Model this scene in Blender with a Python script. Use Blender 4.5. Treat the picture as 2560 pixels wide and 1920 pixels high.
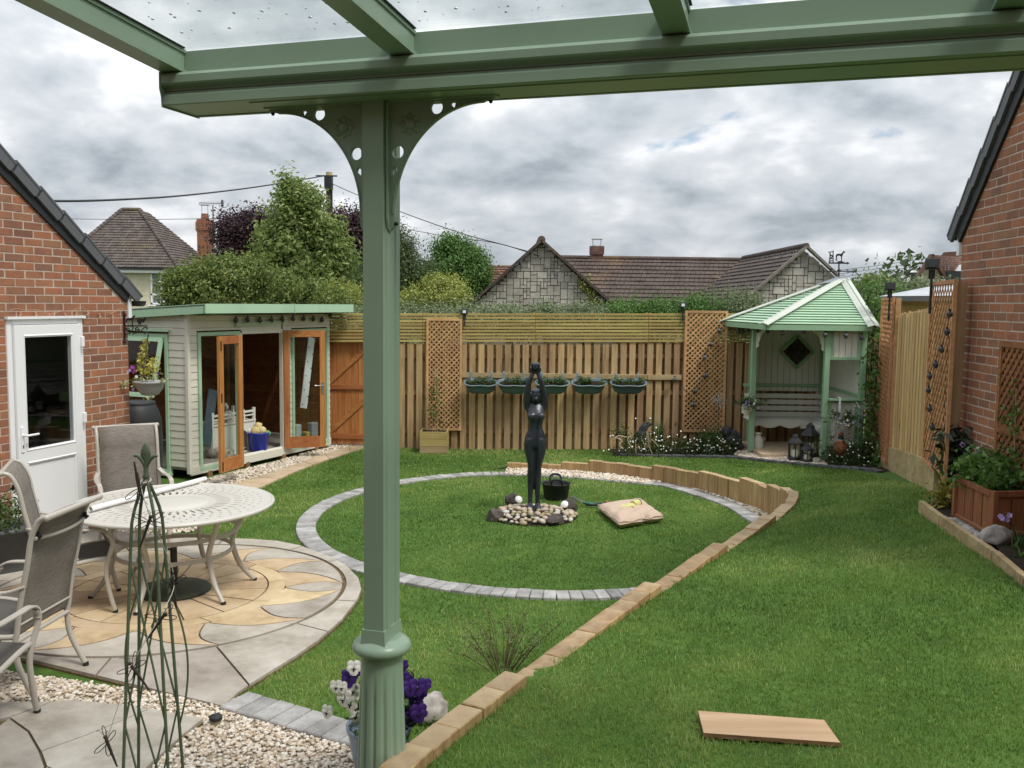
import bpy, bmesh, math, random
import numpy as np
from mathutils import Vector, Matrix, noise as mnoise
random.seed(7); RNG = np.random.default_rng(11)
D = bpy.data; SC = bpy.context.scene; COL = SC.collection
PI = math.pi
for o in list(D.objects): D.objects.remove(o)

# ------------------------------------------------------------------ camera
CAMH = 2.42                                   # metres above the lower lawn (z = 0)
PITCH, ROLL, FPX = 0.08943743, 0.01175029, 2280.0      # focal length for a 2560 px wide picture
_up = Vector((0, math.sin(PITCH), math.cos(PITCH))); _fw = Vector((0, math.cos(PITCH), -math.sin(PITCH))); _rt = Vector((1, 0, 0))
CA = _rt*math.cos(ROLL) + _up*math.sin(ROLL); CB = -_rt*math.sin(ROLL) + _up*math.cos(ROLL)
cam_d = D.cameras.new('camera'); cam = D.objects.new('camera', cam_d); COL.objects.link(cam); SC.camera = cam
cam_d.sensor_width = 36; cam_d.lens = 36*FPX/2560; cam_d.clip_start = 0.05; cam_d.clip_end = 3000
_m = Matrix((CA, CB, -_fw)).transposed().to_4x4(); _m.translation = (0, 0, CAMH); cam.matrix_world = _m
SC.render.resolution_x = 1024; SC.render.resolution_y = 768
SC.render.engine = 'CYCLES'

# ------------------------------------------------------------------ daylight: broken cloud over a blue sky, veiled sun
SUN_EL, SUN_AZ = 57, 132                       # degrees; azimuth measured from +y towards +x
W = D.worlds.new('World'); SC.world = W; W.use_nodes = True
nt = W.node_tree; nt.nodes.clear(); N = nt.nodes.new; LK = nt.links.new
def mathn(t, op, a, b=None, c=None):
    n = t.nodes.new('ShaderNodeMath'); n.operation = op
    for i, v in enumerate((a, b, c)):
        if v is None: continue
        if isinstance(v, (int, float)): n.inputs[i].default_value = v
        else: t.links.new(v, n.inputs[i])
    return n.outputs[0]
def ramp(t, fac, stops, interp='LINEAR'):
    n = t.nodes.new('ShaderNodeValToRGB'); n.color_ramp.interpolation = interp
    e = n.color_ramp.elements
    while len(e) < len(stops): e.new(0.5)
    for i, (p, c) in enumerate(stops):
        e[i].position = p
        if isinstance(c, (int, float)): c = (c, c, c)
        e[i].color = (*c[:3], 1)
    if fac is not None: t.links.new(fac, n.inputs[0])
    return n.outputs[0]
def mixc(t, fac, a, b, mode='MIX'):
    n = t.nodes.new('ShaderNodeMix'); n.data_type = 'RGBA'; n.blend_type = mode; n.clamp_factor = True
    for s, v in ((0, fac), (6, a), (7, b)):
        if isinstance(v, (int, float)):
            n.inputs[s].default_value = v if s == 0 else (v, v, v, 1)
        elif isinstance(v, tuple): n.inputs[s].default_value = (*v[:3], 1)
        else: t.links.new(v, n.inputs[s])
    return n.outputs[2]
def noisen(t, vec, scale, detail=3, rough=.5, dist=0, dim='3D'):
    n = t.nodes.new('ShaderNodeTexNoise'); n.noise_dimensions = dim
    n.inputs['Scale'].default_value = scale; n.inputs['Detail'].default_value = detail
    n.inputs['Roughness'].default_value = rough; n.inputs['Distortion'].default_value = dist
    if vec is not None: t.links.new(vec, n.inputs['Vector'])
    return n.outputs[0]
sky = N('ShaderNodeTexSky'); sky.sky_type = 'NISHITA'; sky.sun_disc = False
sky.sun_elevation = math.radians(SUN_EL); sky.sun_rotation = math.radians(SUN_AZ); sky.altitude = 80
tc = N('ShaderNodeTexCoord'); sx = N('ShaderNodeSeparateXYZ'); LK(tc.outputs['Generated'], sx.inputs[0])
nzr = mathn(nt, 'MAXIMUM', sx.outputs[2], 0.0); inv = mathn(nt, 'DIVIDE', 1.0, mathn(nt, 'ADD', nzr, .42))
cu = mathn(nt, 'MULTIPLY', sx.outputs[0], inv); cv = mathn(nt, 'MULTIPLY', sx.outputs[1], inv); cw = mathn(nt, 'MULTIPLY', mathn(nt, 'MULTIPLY', nzr, inv), 1.2)
def cloud_field(dw, scale, detail, rough, seed):                 # one look at the cloud deck; dw shifts it upwards for relief lighting
    c = N('ShaderNodeCombineXYZ'); LK(mathn(nt, 'ADD', cu, seed), c.inputs[0]); LK(mathn(nt, 'ADD', cv, seed*.37), c.inputs[1]); LK(mathn(nt, 'ADD', cw, dw), c.inputs[2])
    return noisen(nt, c.outputs[0], scale, detail, rough, .12)
SD = 21.4
d0 = cloud_field(0, 4.2, 9, .50, SD); d1 = cloud_field(.05, 4.2, 9, .50, SD); big = cloud_field(0, .9, 2, .5, SD+7.0)
relief = mathn(nt, 'MULTIPLY', mathn(nt, 'SUBTRACT', d0, d1), 3.0)
body = ramp(nt, d0, [(.36, 1.0), (.47, .62), (.56, .36), (.68, .20)])
lum = mathn(nt, 'ADD', mathn(nt, 'ADD', mathn(nt, 'MULTIPLY', body, .75), relief), mathn(nt, 'MULTIPLY_ADD', mathn(nt, 'SUBTRACT', .5, big), .8, .14))
cloud = ramp(nt, lum, [(.05, (.36, .405, .45)), (.36, (.53, .575, .62)), (.66, (.68, .715, .755)), (1.0, (1.0, 1.01, 1.03))])
cover = ramp(nt, d0, [(.265, 0.0), (.33, 1.0)])
skyb = mixc(nt, 1.0, sky.outputs[0], (.10, .10, .10), 'MULTIPLY')
elev = mathn(nt, 'MULTIPLY_ADD', mathn(nt, 'MAXIMUM', sx.outputs[2], 0.0), .85, .66)   # an overcast deck brightens towards the zenith
cc_ = N('ShaderNodeVectorMath'); cc_.operation = 'SCALE'; LK(cloud, cc_.inputs[0]); LK(elev, cc_.inputs['Scale'])
skyc = mixc(nt, cover, skyb, cc_.outputs[0])
bgn = N('ShaderNodeBackground'); bgn.inputs['Strength'].default_value = 0.80
LK(skyc, bgn.inputs['Color']); wo = N('ShaderNodeOutputWorld'); LK(bgn.outputs[0], wo.inputs[0])

sun_d = D.lights.new('sun', 'SUN'); sun_d.energy = 1.5; sun_d.angle = math.radians(14); sun_d.color = (1.0, .95, .87)
sun = D.objects.new('sun', sun_d); COL.objects.link(sun)
_a, _e = math.radians(SUN_AZ), math.radians(SUN_EL)
sdir = Vector((math.sin(_a)*math.cos(_e), math.cos(_a)*math.cos(_e), math.sin(_e)))
sun.rotation_euler = sdir.to_track_quat('Z', 'Y').to_euler(); sun.location = sdir*40
SC.view_settings.view_transform = 'Standard'; SC.view_settings.look = 'None'
SC.view_settings.gamma = 1; SC.view_settings.use_curve_mapping = False
SC.view_settings.exposure = 0.82

# ------------------------------------------------------------------ measuring helpers (a 2212 x 1659 survey grid of the view)
VS = 2560/2212
def ray(vx, vy):
    return CA*((vx*VS-1280)/FPX) - CB*((vy*VS-960)/FPX) + _fw
CAMP = Vector((0, 0, CAMH))
def atz(vx, vy, z=0.0):
    d = ray(vx, vy); return CAMP + d*((z-CAMH)/d.z)
def aty(vx, vy, y):
    d = ray(vx, vy); return CAMP + d*(y/d.y)
def atplane(vx, vy, p, n):
    d = ray(vx, vy); n = Vector(n); return CAMP + d*((Vector(p)-CAMP).dot(n)/d.dot(n))
def crop(x0, y0, k):                           # survey-sheet coordinates -> survey grid
    return lambda x, y: ((x0+x*k)/VS, (y0+y*k)/VS)

# ------------------------------------------------------------------ mesh builders
class MB:
    def __init__(s): s.v = []; s.f = []; s.sm = []
    def add(s, vs, fs, smooth=False):
        b = len(s.v); s.v += [tuple(v) for v in vs]; s.f += [tuple(i+b for i in f) for f in fs]; s.sm += [smooth]*len(fs); return s
    def box(s, c, size, rz=0.0, mat=None, bev=0.0):
        x, y, z = (d/2 for d in size)
        if bev > 0:
            bm = bmesh.new(); bmesh.ops.create_cube(bm, size=1); bmesh.ops.scale(bm, vec=size, verts=bm.verts)
            bmesh.ops.bevel(bm, geom=bm.edges[:], offset=bev, segments=1, affect='EDGES', profile=.5)
            vs = [v.co.copy() for v in bm.verts]; bm.verts.index_update(); fs = [[v.index for v in f.verts] for f in bm.faces]; bm.free()
        else:
            vs = [Vector((i*x, j*y, k*z)) for i in (-1, 1) for j in (-1, 1) for k in (-1, 1)]
            fs = [(0,1,3,2),(4,6,7,5),(0,4,5,1),(2,3,7,6),(0,2,6,4),(1,5,7,3)]
        M = Matrix.Translation(Vector(c)) @ (mat if mat is not None else Matrix.Rotation(rz, 4, 'Z'))
        return s.add([M @ v for v in vs], fs)
    def bar(s, a, b, w, h, up=(0,0,1), bev=0.0):          # box from a to b, w across, h along up
        a = Vector(a); b = Vector(b); d = (b-a); L = d.length; d.normalize(); u = Vector(up)
        x = d.cross(u)
        if x.length < 1e-6: x = d.cross(Vector((1,0,0)))
        x.normalize(); u = x.cross(d)
        M = Matrix((d, x, u)).transposed().to_4x4()
        return s.box((a+b)/2, (L, w, h), mat=M, bev=bev)
    def tube(s, pts, r, n=8, cap=True, closed=False, smooth=True):
        P = [Vector(p) for p in pts]; R = r if isinstance(r, (list, tuple)) else [r]*len(P)
        rings = []; prev = None
        for i, p in enumerate(P):
            if closed: t = P[(i+1) % len(P)]-P[i-1]
            else: t = P[min(i+1, len(P)-1)]-P[max(i-1, 0)]
            if t.length < 1e-9: t = Vector((0,0,1))
            t.normalize()
            if prev is None:
                a = Vector((0,0,1)) if abs(t.z) < .9 else Vector((1,0,0)); x = t.cross(a).normalized()
            else:
                x = prev - t*prev.dot(t)
                if x.length < 1e-6: x = t.cross(Vector((1,0,0)))
                x.normalize()
            prev = x; y = t.cross(x)
            rings.append([p + (x*math.cos(2*PI*k/n)+y*math.sin(2*PI*k/n))*R[i] for k in range(n)])
        vs = [v for g in rings for v in g]; fs = []
        m = len(P)
        for i in range(m if closed else m-1):
            j = (i+1) % m
            for k in range(n): fs.append((i*n+k, i*n+(k+1) % n, j*n+(k+1) % n, j*n+k))
        s.add(vs, fs, smooth)
        if cap and not closed:
            s.add(rings[0], [tuple(range(n))[::-1]]); s.add(rings[-1], [tuple(range(n))])
        return s
    def lathe(s, prof, c=(0,0,0), n=24, smooth=True, mod=None, cap=True):
        c = Vector(c); vs = []; fs = []
        for (r, z) in prof:
            for k in range(n):
                a = 2*PI*k/n; rr = r*(mod(a, z) if mod else 1)
                vs.append(c+Vector((rr*math.cos(a), rr*math.sin(a), z)))
        for i in range(len(prof)-1):
            for k in range(n): fs.append((i*n+k, i*n+(k+1) % n, (i+1)*n+(k+1) % n, (i+1)*n+k))
        s.add(vs, fs, smooth)
        if cap:
            if prof[0][0] > 1e-5: s.add(vs[:n], [tuple(range(n))[::-1]])
            if prof[-1][0] > 1e-5: s.add(vs[-n:], [tuple(range(n))])
        return s
    def prism(s, poly, z0, z1):                             # vertical prism on a plan polygon (x, y)
        n = len(poly)
        ar = sum(poly[i][0]*poly[(i+1) % n][1]-poly[(i+1) % n][0]*poly[i][1] for i in range(n))
        if ar < 0: poly = poly[::-1]
        vs = [(p[0], p[1], z0) for p in poly]+[(p[0], p[1], z1) for p in poly]
        fs = [tuple(range(n))[::-1], tuple(range(n, 2*n))]+[(i, (i+1) % n, n+(i+1) % n, n+i) for i in range(n)]
        return s.add(vs, fs)
    def extr(s, poly, o, ux, uy, un, t):                    # polygon in the plane o + x*ux + y*uy, thickness t along un (centred)
        o, ux, uy, un = (Vector(q) for q in (o, ux, uy, un)); n = len(poly)
        vs = [o+ux*p[0]+uy*p[1]-un*(t/2) for p in poly]+[o+ux*p[0]+uy*p[1]+un*(t/2) for p in poly]
        fs = [tuple(range(n))[::-1], tuple(range(n, 2*n))]+[(i, (i+1) % n, n+(i+1) % n, n+i) for i in range(n)]
        return s.add(vs, fs)
    def blob(s, c, rad, sub=2, amp=.15, freq=2.0, seed=0, rz=0, flat=None):
        bm = bmesh.new(); bmesh.ops.create_icosphere(bm, subdivisions=sub, radius=1)
        M = Matrix.Translation(Vector(c)) @ Matrix.Rotation(rz, 4, 'Z'); vs = []
        for v in bm.verts:
            k = 1+amp*mnoise.noise(v.co*freq+Vector((seed*3.1, seed*1.7, 0)))
            p = Vector((v.co.x*rad[0]*k, v.co.y*rad[1]*k, v.co.z*rad[2]*k))
            if flat is not None: p.z = max(p.z, -rad[2]*flat)
            vs.append(M @ p)
        bm.verts.index_update(); fs = [[v.index for v in f.verts] for f in bm.faces]; bm.free()
        return s.add(vs, fs, True)
    def mesh(s, name, off=None):
        me = D.meshes.new(name)
        v = s.v if off is None else [(a[0]-off[0], a[1]-off[1], a[2]-off[2]) for a in s.v]
        me.from_pydata(v, [], s.f)
        if any(s.sm): me.polygons.foreach_set('use_smooth', s.sm)
        bm = bmesh.new(); bm.from_mesh(me); bmesh.ops.recalc_face_normals(bm, faces=bm.faces); bm.to_mesh(me); bm.free()
        me.update(); return me
def link(name, me, mat=None, parent=None, loc=None, rot=None, kind=None):
    o = D.objects.new(name, me); COL.objects.link(o)
    if mat is not None and me is not None and len(me.materials) == 0: me.materials.append(mat)
    if parent is not None: o.parent = parent
    if loc is not None: o.location = loc
    if rot is not None: o.rotation_euler = rot
    if kind: o['kind'] = kind
    return o
def wloc(o):
    l = Vector((0,0,0))
    while o is not None: l = l+o.location; o = o.parent
    return l
def part(name, mb, mat, parent=None, local=False, kind=None, label=None):
    """mesh object; shapes are given in world metres unless local, parents are never rotated for world shapes"""
    me = mb.mesh(name, None if local or parent is None else wloc(parent)); o = link(name, me, mat, parent, kind=kind)
    if label: o['label'] = label
    return o
def tag(o, label=None, cat=None, group=None, kind=None):
    for k, v in (('label', label), ('category', cat), ('group', group), ('kind', kind)):
        if v: o[k] = v
    return o
def thing(name, label, cat, loc=(0,0,0), rz=0.0, group=None):
    o = D.objects.new(name, None); COL.objects.link(o); o.empty_display_size = .1
    o.location = loc; o.rotation_euler = (0, 0, rz); return tag(o, label, cat, group)
def copy_tree(o, parent=None):
    c = o.copy(); COL.objects.link(c); c.parent = parent
    for ch in list(o.children): copy_tree(ch, c)
    return c
def structure(name, mb, mat): return tag(part(name, mb, mat), kind='structure')
def plate_mesh(name, outer, holes, t, bev=0.0):
    """flat plate in the x-y plane with holes, thickness t along z (a filled curve turned into a mesh)"""
    cu_ = D.curves.new(name, 'CURVE'); cu_.dimensions = '2D'; cu_.fill_mode = 'BOTH'; cu_.extrude = t/2-bev; cu_.bevel_depth = bev; cu_.bevel_resolution = 0
    for poly in [outer]+list(holes):
        sp = cu_.splines.new('POLY'); sp.points.add(len(poly)-1); sp.use_cyclic_u = True
        for q, p in zip(sp.points, poly): q.co = (p[0], p[1], 0, 1)
    tmp = D.objects.new('tmp', cu_); COL.objects.link(tmp); dg = bpy.context.evaluated_depsgraph_get(); dg.update()
    me = D.meshes.new_from_object(tmp.evaluated_get(dg)); D.objects.remove(tmp); D.curves.remove(cu_); me.name = name
    me.materials.clear()
    return me
def np_mesh(name, V_, F_, attr=None, smooth=False):
    """V_ (n,3) floats; F_ list of (m,k) int arrays"""
    me = D.meshes.new(name); V_ = np.asarray(V_, np.float32); me.vertices.add(len(V_)); me.vertices.foreach_set('co', V_.ravel())
    tot = np.concatenate([np.full(len(f), f.shape[1], np.int32) for f in F_]); idx = np.concatenate([f.ravel() for f in F_]).astype(np.int32)
    me.loops.add(len(idx)); me.loops.foreach_set('vertex_index', idx)
    me.polygons.add(len(tot)); st = np.concatenate([[0], np.cumsum(tot)[:-1]]).astype(np.int32); me.polygons.foreach_set('loop_start', st)
    if smooth: me.polygons.foreach_set('use_smooth', np.ones(len(tot), bool))
    me.update(calc_edges=True)
    if attr is not None:
        a = me.attributes.new('tint', 'FLOAT', 'POINT'); a.data.foreach_set('value', np.asarray(attr, np.float32))
    return me
def circ(r, n, c=(0, 0), a0=0.0): return [(c[0]+r*math.cos(a0+2*PI*k/n), c[1]+r*math.sin(a0+2*PI*k/n)) for k in range(n)]
def smoothpath(pts, n=8):                                   # Catmull-Rom
    P = [Vector(p) for p in pts]; out = []
    for i in range(len(P)-1):
        a, b, c, d = P[max(i-1,0)], P[i], P[i+1], P[min(i+2,len(P)-1)]
        for k in range(n):
            t = k/n; out.append(.5*((2*b)+(c-a)*t+(2*a-5*b+4*c-d)*t*t+(3*b-a-3*c+d)*t**3))
    out.append(P[-1]); return out
def inpoly(X, Y, poly):
    X = np.asarray(X); Y = np.asarray(Y); r = np.zeros(X.shape, bool); n = len(poly)
    for i in range(n):
        x1, y1 = poly[i][0], poly[i][1]; x2, y2 = poly[(i+1) % n][0], poly[(i+1) % n][1]
        if y1 == y2: continue
        c = ((y1 > Y) != (y2 > Y)) & (X < (x2-x1)*(Y-y1)/(y2-y1)+x1); r ^= c
    return r
# ------------------------------------------------------------------ materials
MATS = {}
def newmat(name):
    m = D.materials.new(name); m.use_nodes = True; t = m.node_tree; t.nodes.clear()
    b = t.nodes.new('ShaderNodeBsdfPrincipled'); o = t.nodes.new('ShaderNodeOutputMaterial'); t.links.new(b.outputs[0], o.inputs[0])
    MATS[name] = m; return m, t, b
def objvec(t, scale=(1,1,1), coord='Object'):
    tcn = t.nodes.new('ShaderNodeTexCoord'); mpn = t.nodes.new('ShaderNodeMapping'); mpn.inputs['Scale'].default_value = scale
    t.links.new(tcn.outputs[coord], mpn.inputs[0]); return mpn.outputs[0]
def worldvec(t, scale=(1,1,1)):
    g = t.nodes.new('ShaderNodeNewGeometry'); mpn = t.nodes.new('ShaderNodeMapping'); mpn.inputs['Scale'].default_value = scale
    t.links.new(g.outputs['Position'], mpn.inputs[0]); return mpn.outputs[0]
def orand(t): return t.nodes.new('ShaderNodeObjectInfo').outputs['Random']
def bump(t, b, h, strength=.3, dist=.01):
    n = t.nodes.new('ShaderNodeBump'); n.inputs['Strength'].default_value = strength; n.inputs['Distance'].default_value = dist
    t.links.new(h, n.inputs['Height']); t.links.new(n.outputs[0], b.inputs['Normal'])
def hsv(t, col, h=None, s=None, v=None):
    n = t.nodes.new('ShaderNodeHueSaturation'); t.links.new(col, n.inputs['Color'])
    for k, q in (('Hue', h), ('Saturation', s), ('Value', v)):
        if q is None: continue
        if isinstance(q, (int, float)): n.inputs[k].default_value = q
        else: t.links.new(q, n.inputs[k])
    return n.outputs[0]
def mrange(t, x, a, b, lo=0.0, hi=1.0):
    n = t.nodes.new('ShaderNodeMapRange'); t.links.new(x, n.inputs[0])
    for i, v in enumerate((lo, hi, a, b)): n.inputs[i+1].default_value = v
    return n.outputs[0]
def paint(name, col, rough=.45, var=.08, scale=6, spec=.4, dirt=0.0, metal=0.0):
    m, t, b = newmat(name)
    n = noisen(t, worldvec(t), scale, 5, .6)
    c = mixc(t, n, tuple(x*(1-var) for x in col), tuple(min(1, x*(1+var)) for x in col))
    if dirt:
        n2 = noisen(t, worldvec(t, (1,1,.35)), 2.3, 6, .65); f = ramp(t, n2, [(.5, 0.0), (.75, dirt)])
        c = mixc(t, f, c, tuple(x*.55 for x in col))
    t.links.new(c, b.inputs['Base Color']); b.inputs['Roughness'].default_value = rough; b.inputs['Specular IOR Level'].default_value = spec
    b.inputs['Metallic'].default_value = metal
    r = mrange(t, n, rough*.85, min(1, rough*1.15)); t.links.new(r, b.inputs['Roughness'])
    return m
def wood(name, dark, light, axis='Z', grain=40, rough=.7, orandv=.25, knots=True, coord='Object', weather=None, wet=0.0):
    m, t, b = newmat(name)
    sc = {'X': (.06, 1, 1), 'Y': (1, .06, 1), 'Z': (1, 1, .06)}[axis]
    v0 = objvec(t, (1,1,1), coord) if coord != 'World' else worldvec(t)
    rnd = orand(t); off = t.nodes.new('ShaderNodeVectorMath'); off.operation = 'ADD'
    cb = t.nodes.new('ShaderNodeCombineXYZ'); k = mathn(t, 'MULTIPLY', rnd, 37.0)
    for i in range(3): t.links.new(k, cb.inputs[i])
    t.links.new(v0, off.inputs[0]); t.links.new(cb.outputs[0], off.inputs[1])
    mpn = t.nodes.new('ShaderNodeMapping'); mpn.inputs['Scale'].default_value = sc; t.links.new(off.outputs[0], mpn.inputs[0])
    g = noisen(t, mpn.outputs[0], grain, 6, .65, .6); g2 = noisen(t, off.outputs[0], 2.2, 3, .5)
    f = mathn(t, 'ADD', mathn(t, 'MULTIPLY', g, .75), mathn(t, 'MULTIPLY', g2, .3))
    c = ramp(t, f, [(.32, dark), (.66, light)])
    if knots:
        vo = t.nodes.new('ShaderNodeTexVoronoi'); vo.inputs['Scale'].default_value = 3.2; t.links.new(mathvec(t, off.outputs[0], {'X': (.5,1,1),'Y': (1,.5,1),'Z': (1,1,.5)}[axis]), vo.inputs['Vector'])
        kf = ramp(t, vo.outputs['Distance'], [(.045, .75), (.09, 0.0)]); c = mixc(t, kf, c, tuple(x*.35 for x in dark))
    if weather:
        wf = ramp(t, noisen(t, off.outputs[0], 1.1, 4, .6), [(.45, 0.0), (.7, .7)]); c = mixc(t, wf, c, weather)
    val = mrange(t, rnd, 1-orandv, 1+orandv); hue = mrange(t, rnd, .492, .508)
    c = hsv(t, c, hue, None, val)
    t.links.new(c, b.inputs['Base Color']); b.inputs['Roughness'].default_value = rough; b.inputs['Specular IOR Level'].default_value = .25
    bump(t, b, g, .35, .003)
    return m
def mathvec(t, v, sc):
    n = t.nodes.new('ShaderNodeMapping'); n.inputs['Scale'].default_value = sc; t.links.new(v, n.inputs[0]); return n.outputs[0]
def stony(name, cols, scale=8, rough=.85, orandv=.2, bumps=.3, world=True, speck=0.0, hue=.0, dist=.01):
    """cols: dark, mid, light"""
    m, t, b = newmat(name); v = worldvec(t) if world else objvec(t)
    n = noisen(t, v, scale, 7, .6, .2); n2 = noisen(t, v, scale*6, 3, .6)
    f = mathn(t, 'ADD', mathn(t, 'MULTIPLY', n, .75), mathn(t, 'MULTIPLY', n2, .25))
    c = ramp(t, f, [(.33, cols[0]), (.5, cols[1]), (.68, cols[2])])
    rnd = orand(t); c = hsv(t, c, mrange(t, rnd, .5-hue, .5+hue), None, mrange(t, rnd, 1-orandv, 1+orandv))
    if speck:
        vo = t.nodes.new('ShaderNodeTexVoronoi'); vo.inputs['Scale'].default_value = scale*9; t.links.new(v, vo.inputs['Vector'])
        c = mixc(t, ramp(t, vo.outputs['Distance'], [(.1, speck), (.2, 0.0)]), c, tuple(min(1, x*1.7) for x in cols[2]))
    t.links.new(c, b.inputs['Base Color']); b.inputs['Roughness'].default_value = rough; b.inputs['Specular IOR Level'].default_value = .25
    bump(t, b, f, bumps, dist); return m
def leafmat(name, dark, mid, light, trans=.35, rough=.5, big=.6):
    m, t, b = newmat(name)
    at = t.nodes.new('ShaderNodeAttribute'); at.attribute_name = 'tint'
    n = noisen(t, worldvec(t), big, 3, .6)
    f = mathn(t, 'ADD', mathn(t, 'MULTIPLY', at.outputs['Fac'], .65), mathn(t, 'MULTIPLY', n, .4))
    c = ramp(t, f, [(.15, dark), (.5, mid), (.88, light)])
    t.links.new(c, b.inputs['Base Color']); b.inputs['Roughness'].default_value = rough; b.inputs['Specular IOR Level'].default_value = .3
    if trans:
        tr = t.nodes.new('ShaderNodeBsdfTranslucent'); t.links.new(hsv(t, c, None, 1.1, 1.25), tr.inputs['Color'])
        mx = t.nodes.new('ShaderNodeMixShader'); mx.inputs[0].default_value = trans
        o = [x for x in t.nodes if x.type == 'OUTPUT_MATERIAL'][0]
        t.links.new(b.outputs[0], mx.inputs[1]); t.links.new(tr.outputs[0], mx.inputs[2]); t.links.new(mx.outputs[0], o.inputs[0])
    return m
def glassmat(name, tint=(.9,.93,.92), refl=1.0, rough=.0):
    m, t, b = newmat(name); t.nodes.remove(b)
    tr = t.nodes.new('ShaderNodeBsdfTransparent'); tr.inputs[0].default_value = (*tint, 1)
    gl = t.nodes.new('ShaderNodeBsdfGlossy'); gl.inputs['Roughness'].default_value = rough; gl.inputs['Color'].default_value = (refl, refl, refl, 1)
    lwn = t.nodes.new('ShaderNodeLayerWeight'); lwn.inputs[0].default_value = .5; mx = t.nodes.new('ShaderNodeMixShader')
    fr = mathn(t, 'ADD', mathn(t, 'MULTIPLY', mathn(t, 'POWER', lwn.outputs['Facing'], 4.5), .6), .03)
    t.links.new(fr, mx.inputs[0]); t.links.new(tr.outputs[0], mx.inputs[1]); t.links.new(gl.outputs[0], mx.inputs[2])
    o = [x for x in t.nodes if x.type == 'OUTPUT_MATERIAL'][0]; t.links.new(mx.outputs[0], o.inputs[0]); return m

GREEN = paint('veranda_green', (.255, .350, .255), .34, .06, 5, .5, .16)
GREEN2 = paint('trim_green', (.27, .44, .28), .5, .06, 9, .35, .25)
ROOFGREEN = paint('arbour_green', (.385, .56, .39), .55, .06, 9, .3, .3)
CREAM = paint('cream_paint', (.66, .64, .55), .6, .05, 7, .3, .22)
OFFWHITE = paint('offwhite_paint', (.66, .66, .60), .6, .05, 7, .3, .2)
UPVC = paint('white_upvc', (.80, .81, .82), .3, .02, 5, .5)
BLACKM = paint('black_metal', (.018, .018, .02), .5, .15, 12, .4)
BLACKP = paint('black_plastic', (.022, .024, .027), .55, .2, 8, .35)
DARKGREY = paint('dark_grey_tile', (.105, .110, .118), .5, .1, 6, .35, .2)
ALU = paint('taupe_frame', (.43, .40, .35), .35, .05, 10, .5)
TABLEM = paint('table_paint', (.55, .53, .48), .35, .04, 10, .5)
SILVER = paint('silver_metal', (.55, .56, .57), .3, .05, 10, .5, 0, .9)
WHITEP = paint('white_plastic', (.80, .80, .80), .35, .02, 10, .5)
BLUEP = paint('blue_plastic', (.008, .03, .42), .35, .08, 10, .5)
SLATEBLUE = paint('slate_blue_plastic', (.095, .150, .180), .45, .1, 10, .45)
SLATELT = paint('pale_slate_plastic', (.16, .225, .26), .45, .1, 10, .45)
OBEL = paint('obelisk_green', (.11, .15, .09), .45, .15, 20, .45)
BRONZE = paint('bronze_resin', (.018, .023, .032), .34, .45, 9, .6)
RUST = stony('rust_steel', ((.030,.034,.022), (.045,.05,.034), (.065,.065,.04)), 9, .6, 0, .1)
GLASS = glassmat('glass'); ROOFGLASS = glassmat('roof_glass', (.93,.945,.945), .8)
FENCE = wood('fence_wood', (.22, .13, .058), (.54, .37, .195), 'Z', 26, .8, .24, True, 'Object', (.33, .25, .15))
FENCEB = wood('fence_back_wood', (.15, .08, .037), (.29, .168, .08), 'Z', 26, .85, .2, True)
SLAT = wood('slat_wood', (.27, .195, .062), (.46, .36, .14), 'X', 22, .75, .12, False)
TRELLIS = wood('trellis_wood', (.36, .185, .080), (.62, .385, .195), 'X', 20, .75, .15, False)
BROWNTREL = wood('brown_trellis_wood', (.14, .052, .022), (.30, .125, .055), 'X', 20, .75, .15, False)
ORANGESHADE = wood('inner_boards_shaded', (.13, .045, .014), (.29, .112, .04), 'X', 24, .7, .12, True)  # darker copy of the stained wood; the interior's shade is in the colour
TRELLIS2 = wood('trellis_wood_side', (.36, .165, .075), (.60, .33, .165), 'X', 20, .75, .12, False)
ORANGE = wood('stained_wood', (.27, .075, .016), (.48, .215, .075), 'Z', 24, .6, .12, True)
ORANGEX = wood('stained_wood_flat', (.25, .070, .015), (.45, .20, .07), 'X', 24, .6, .12, True)
SLEEPER = wood('sleeper_side', (.20, .115, .042), (.49, .335, .165), 'Z', 18, .8, .12, True)
SLEEPTOP = None
PANEL = wood('new_board', (.33, .205, .085), (.62, .44, .21), 'Z', 24, .75, .14, True)
PLANTER = wood('planter_stain', (.17, .062, .028), (.34, .145, .070), 'Z', 20, .6, .1, True)
EDGE = wood('edging_wood', (.21, .14, .065), (.45, .35, .20), 'X', 14, .8, .15, True)
PLY = wood('plywood', (.40, .245, .135), (.60, .42, .265), 'X', 12, .7, 0, False)
PLYEDGE = wood('plywood_edge', (.10, .05, .025), (.34, .2, .11), 'X', 60, .8, 0, False)
SOIL = stony('soil', ((.010,.008,.006), (.022,.016,.011), (.045,.034,.024)), 22, .95, 0, .8, True, 0, 0, .02)
MORTAR = stony('mortar', ((.36,.29,.24), (.47,.385,.32), (.56,.47,.40)), 12, .95, 0, .4)
JOINT = stony('jointing', ((.085,.058,.028), (.135,.094,.048), (.19,.14,.075)), 16, .95, 0, .4)
SLABG = stony('grey_sandstone', ((.25,.222,.18), (.38,.345,.293), (.485,.45,.395)), 2.3, .8, .11, .45, True, 0, .008, .010)
SLABY = stony('buff_sandstone', ((.36,.26,.145), (.52,.395,.245), (.61,.49,.335)), 2.5, .8, .10, .4, True, 0, .008, .010)
PATHS = stony('path_sandstone', ((.31,.235,.15), (.46,.355,.24), (.55,.45,.33)), 3, .85, .12, .2)
SETT = stony('grey_sett', ((.21,.205,.20), (.31,.305,.295), (.42,.41,.40)), 9, .85, .22, .35, True)
SETTD = stony('dark_sett', ((.05,.052,.055), (.085,.088,.092), (.12,.122,.125)), 9, .85, .15, .3)
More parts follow.
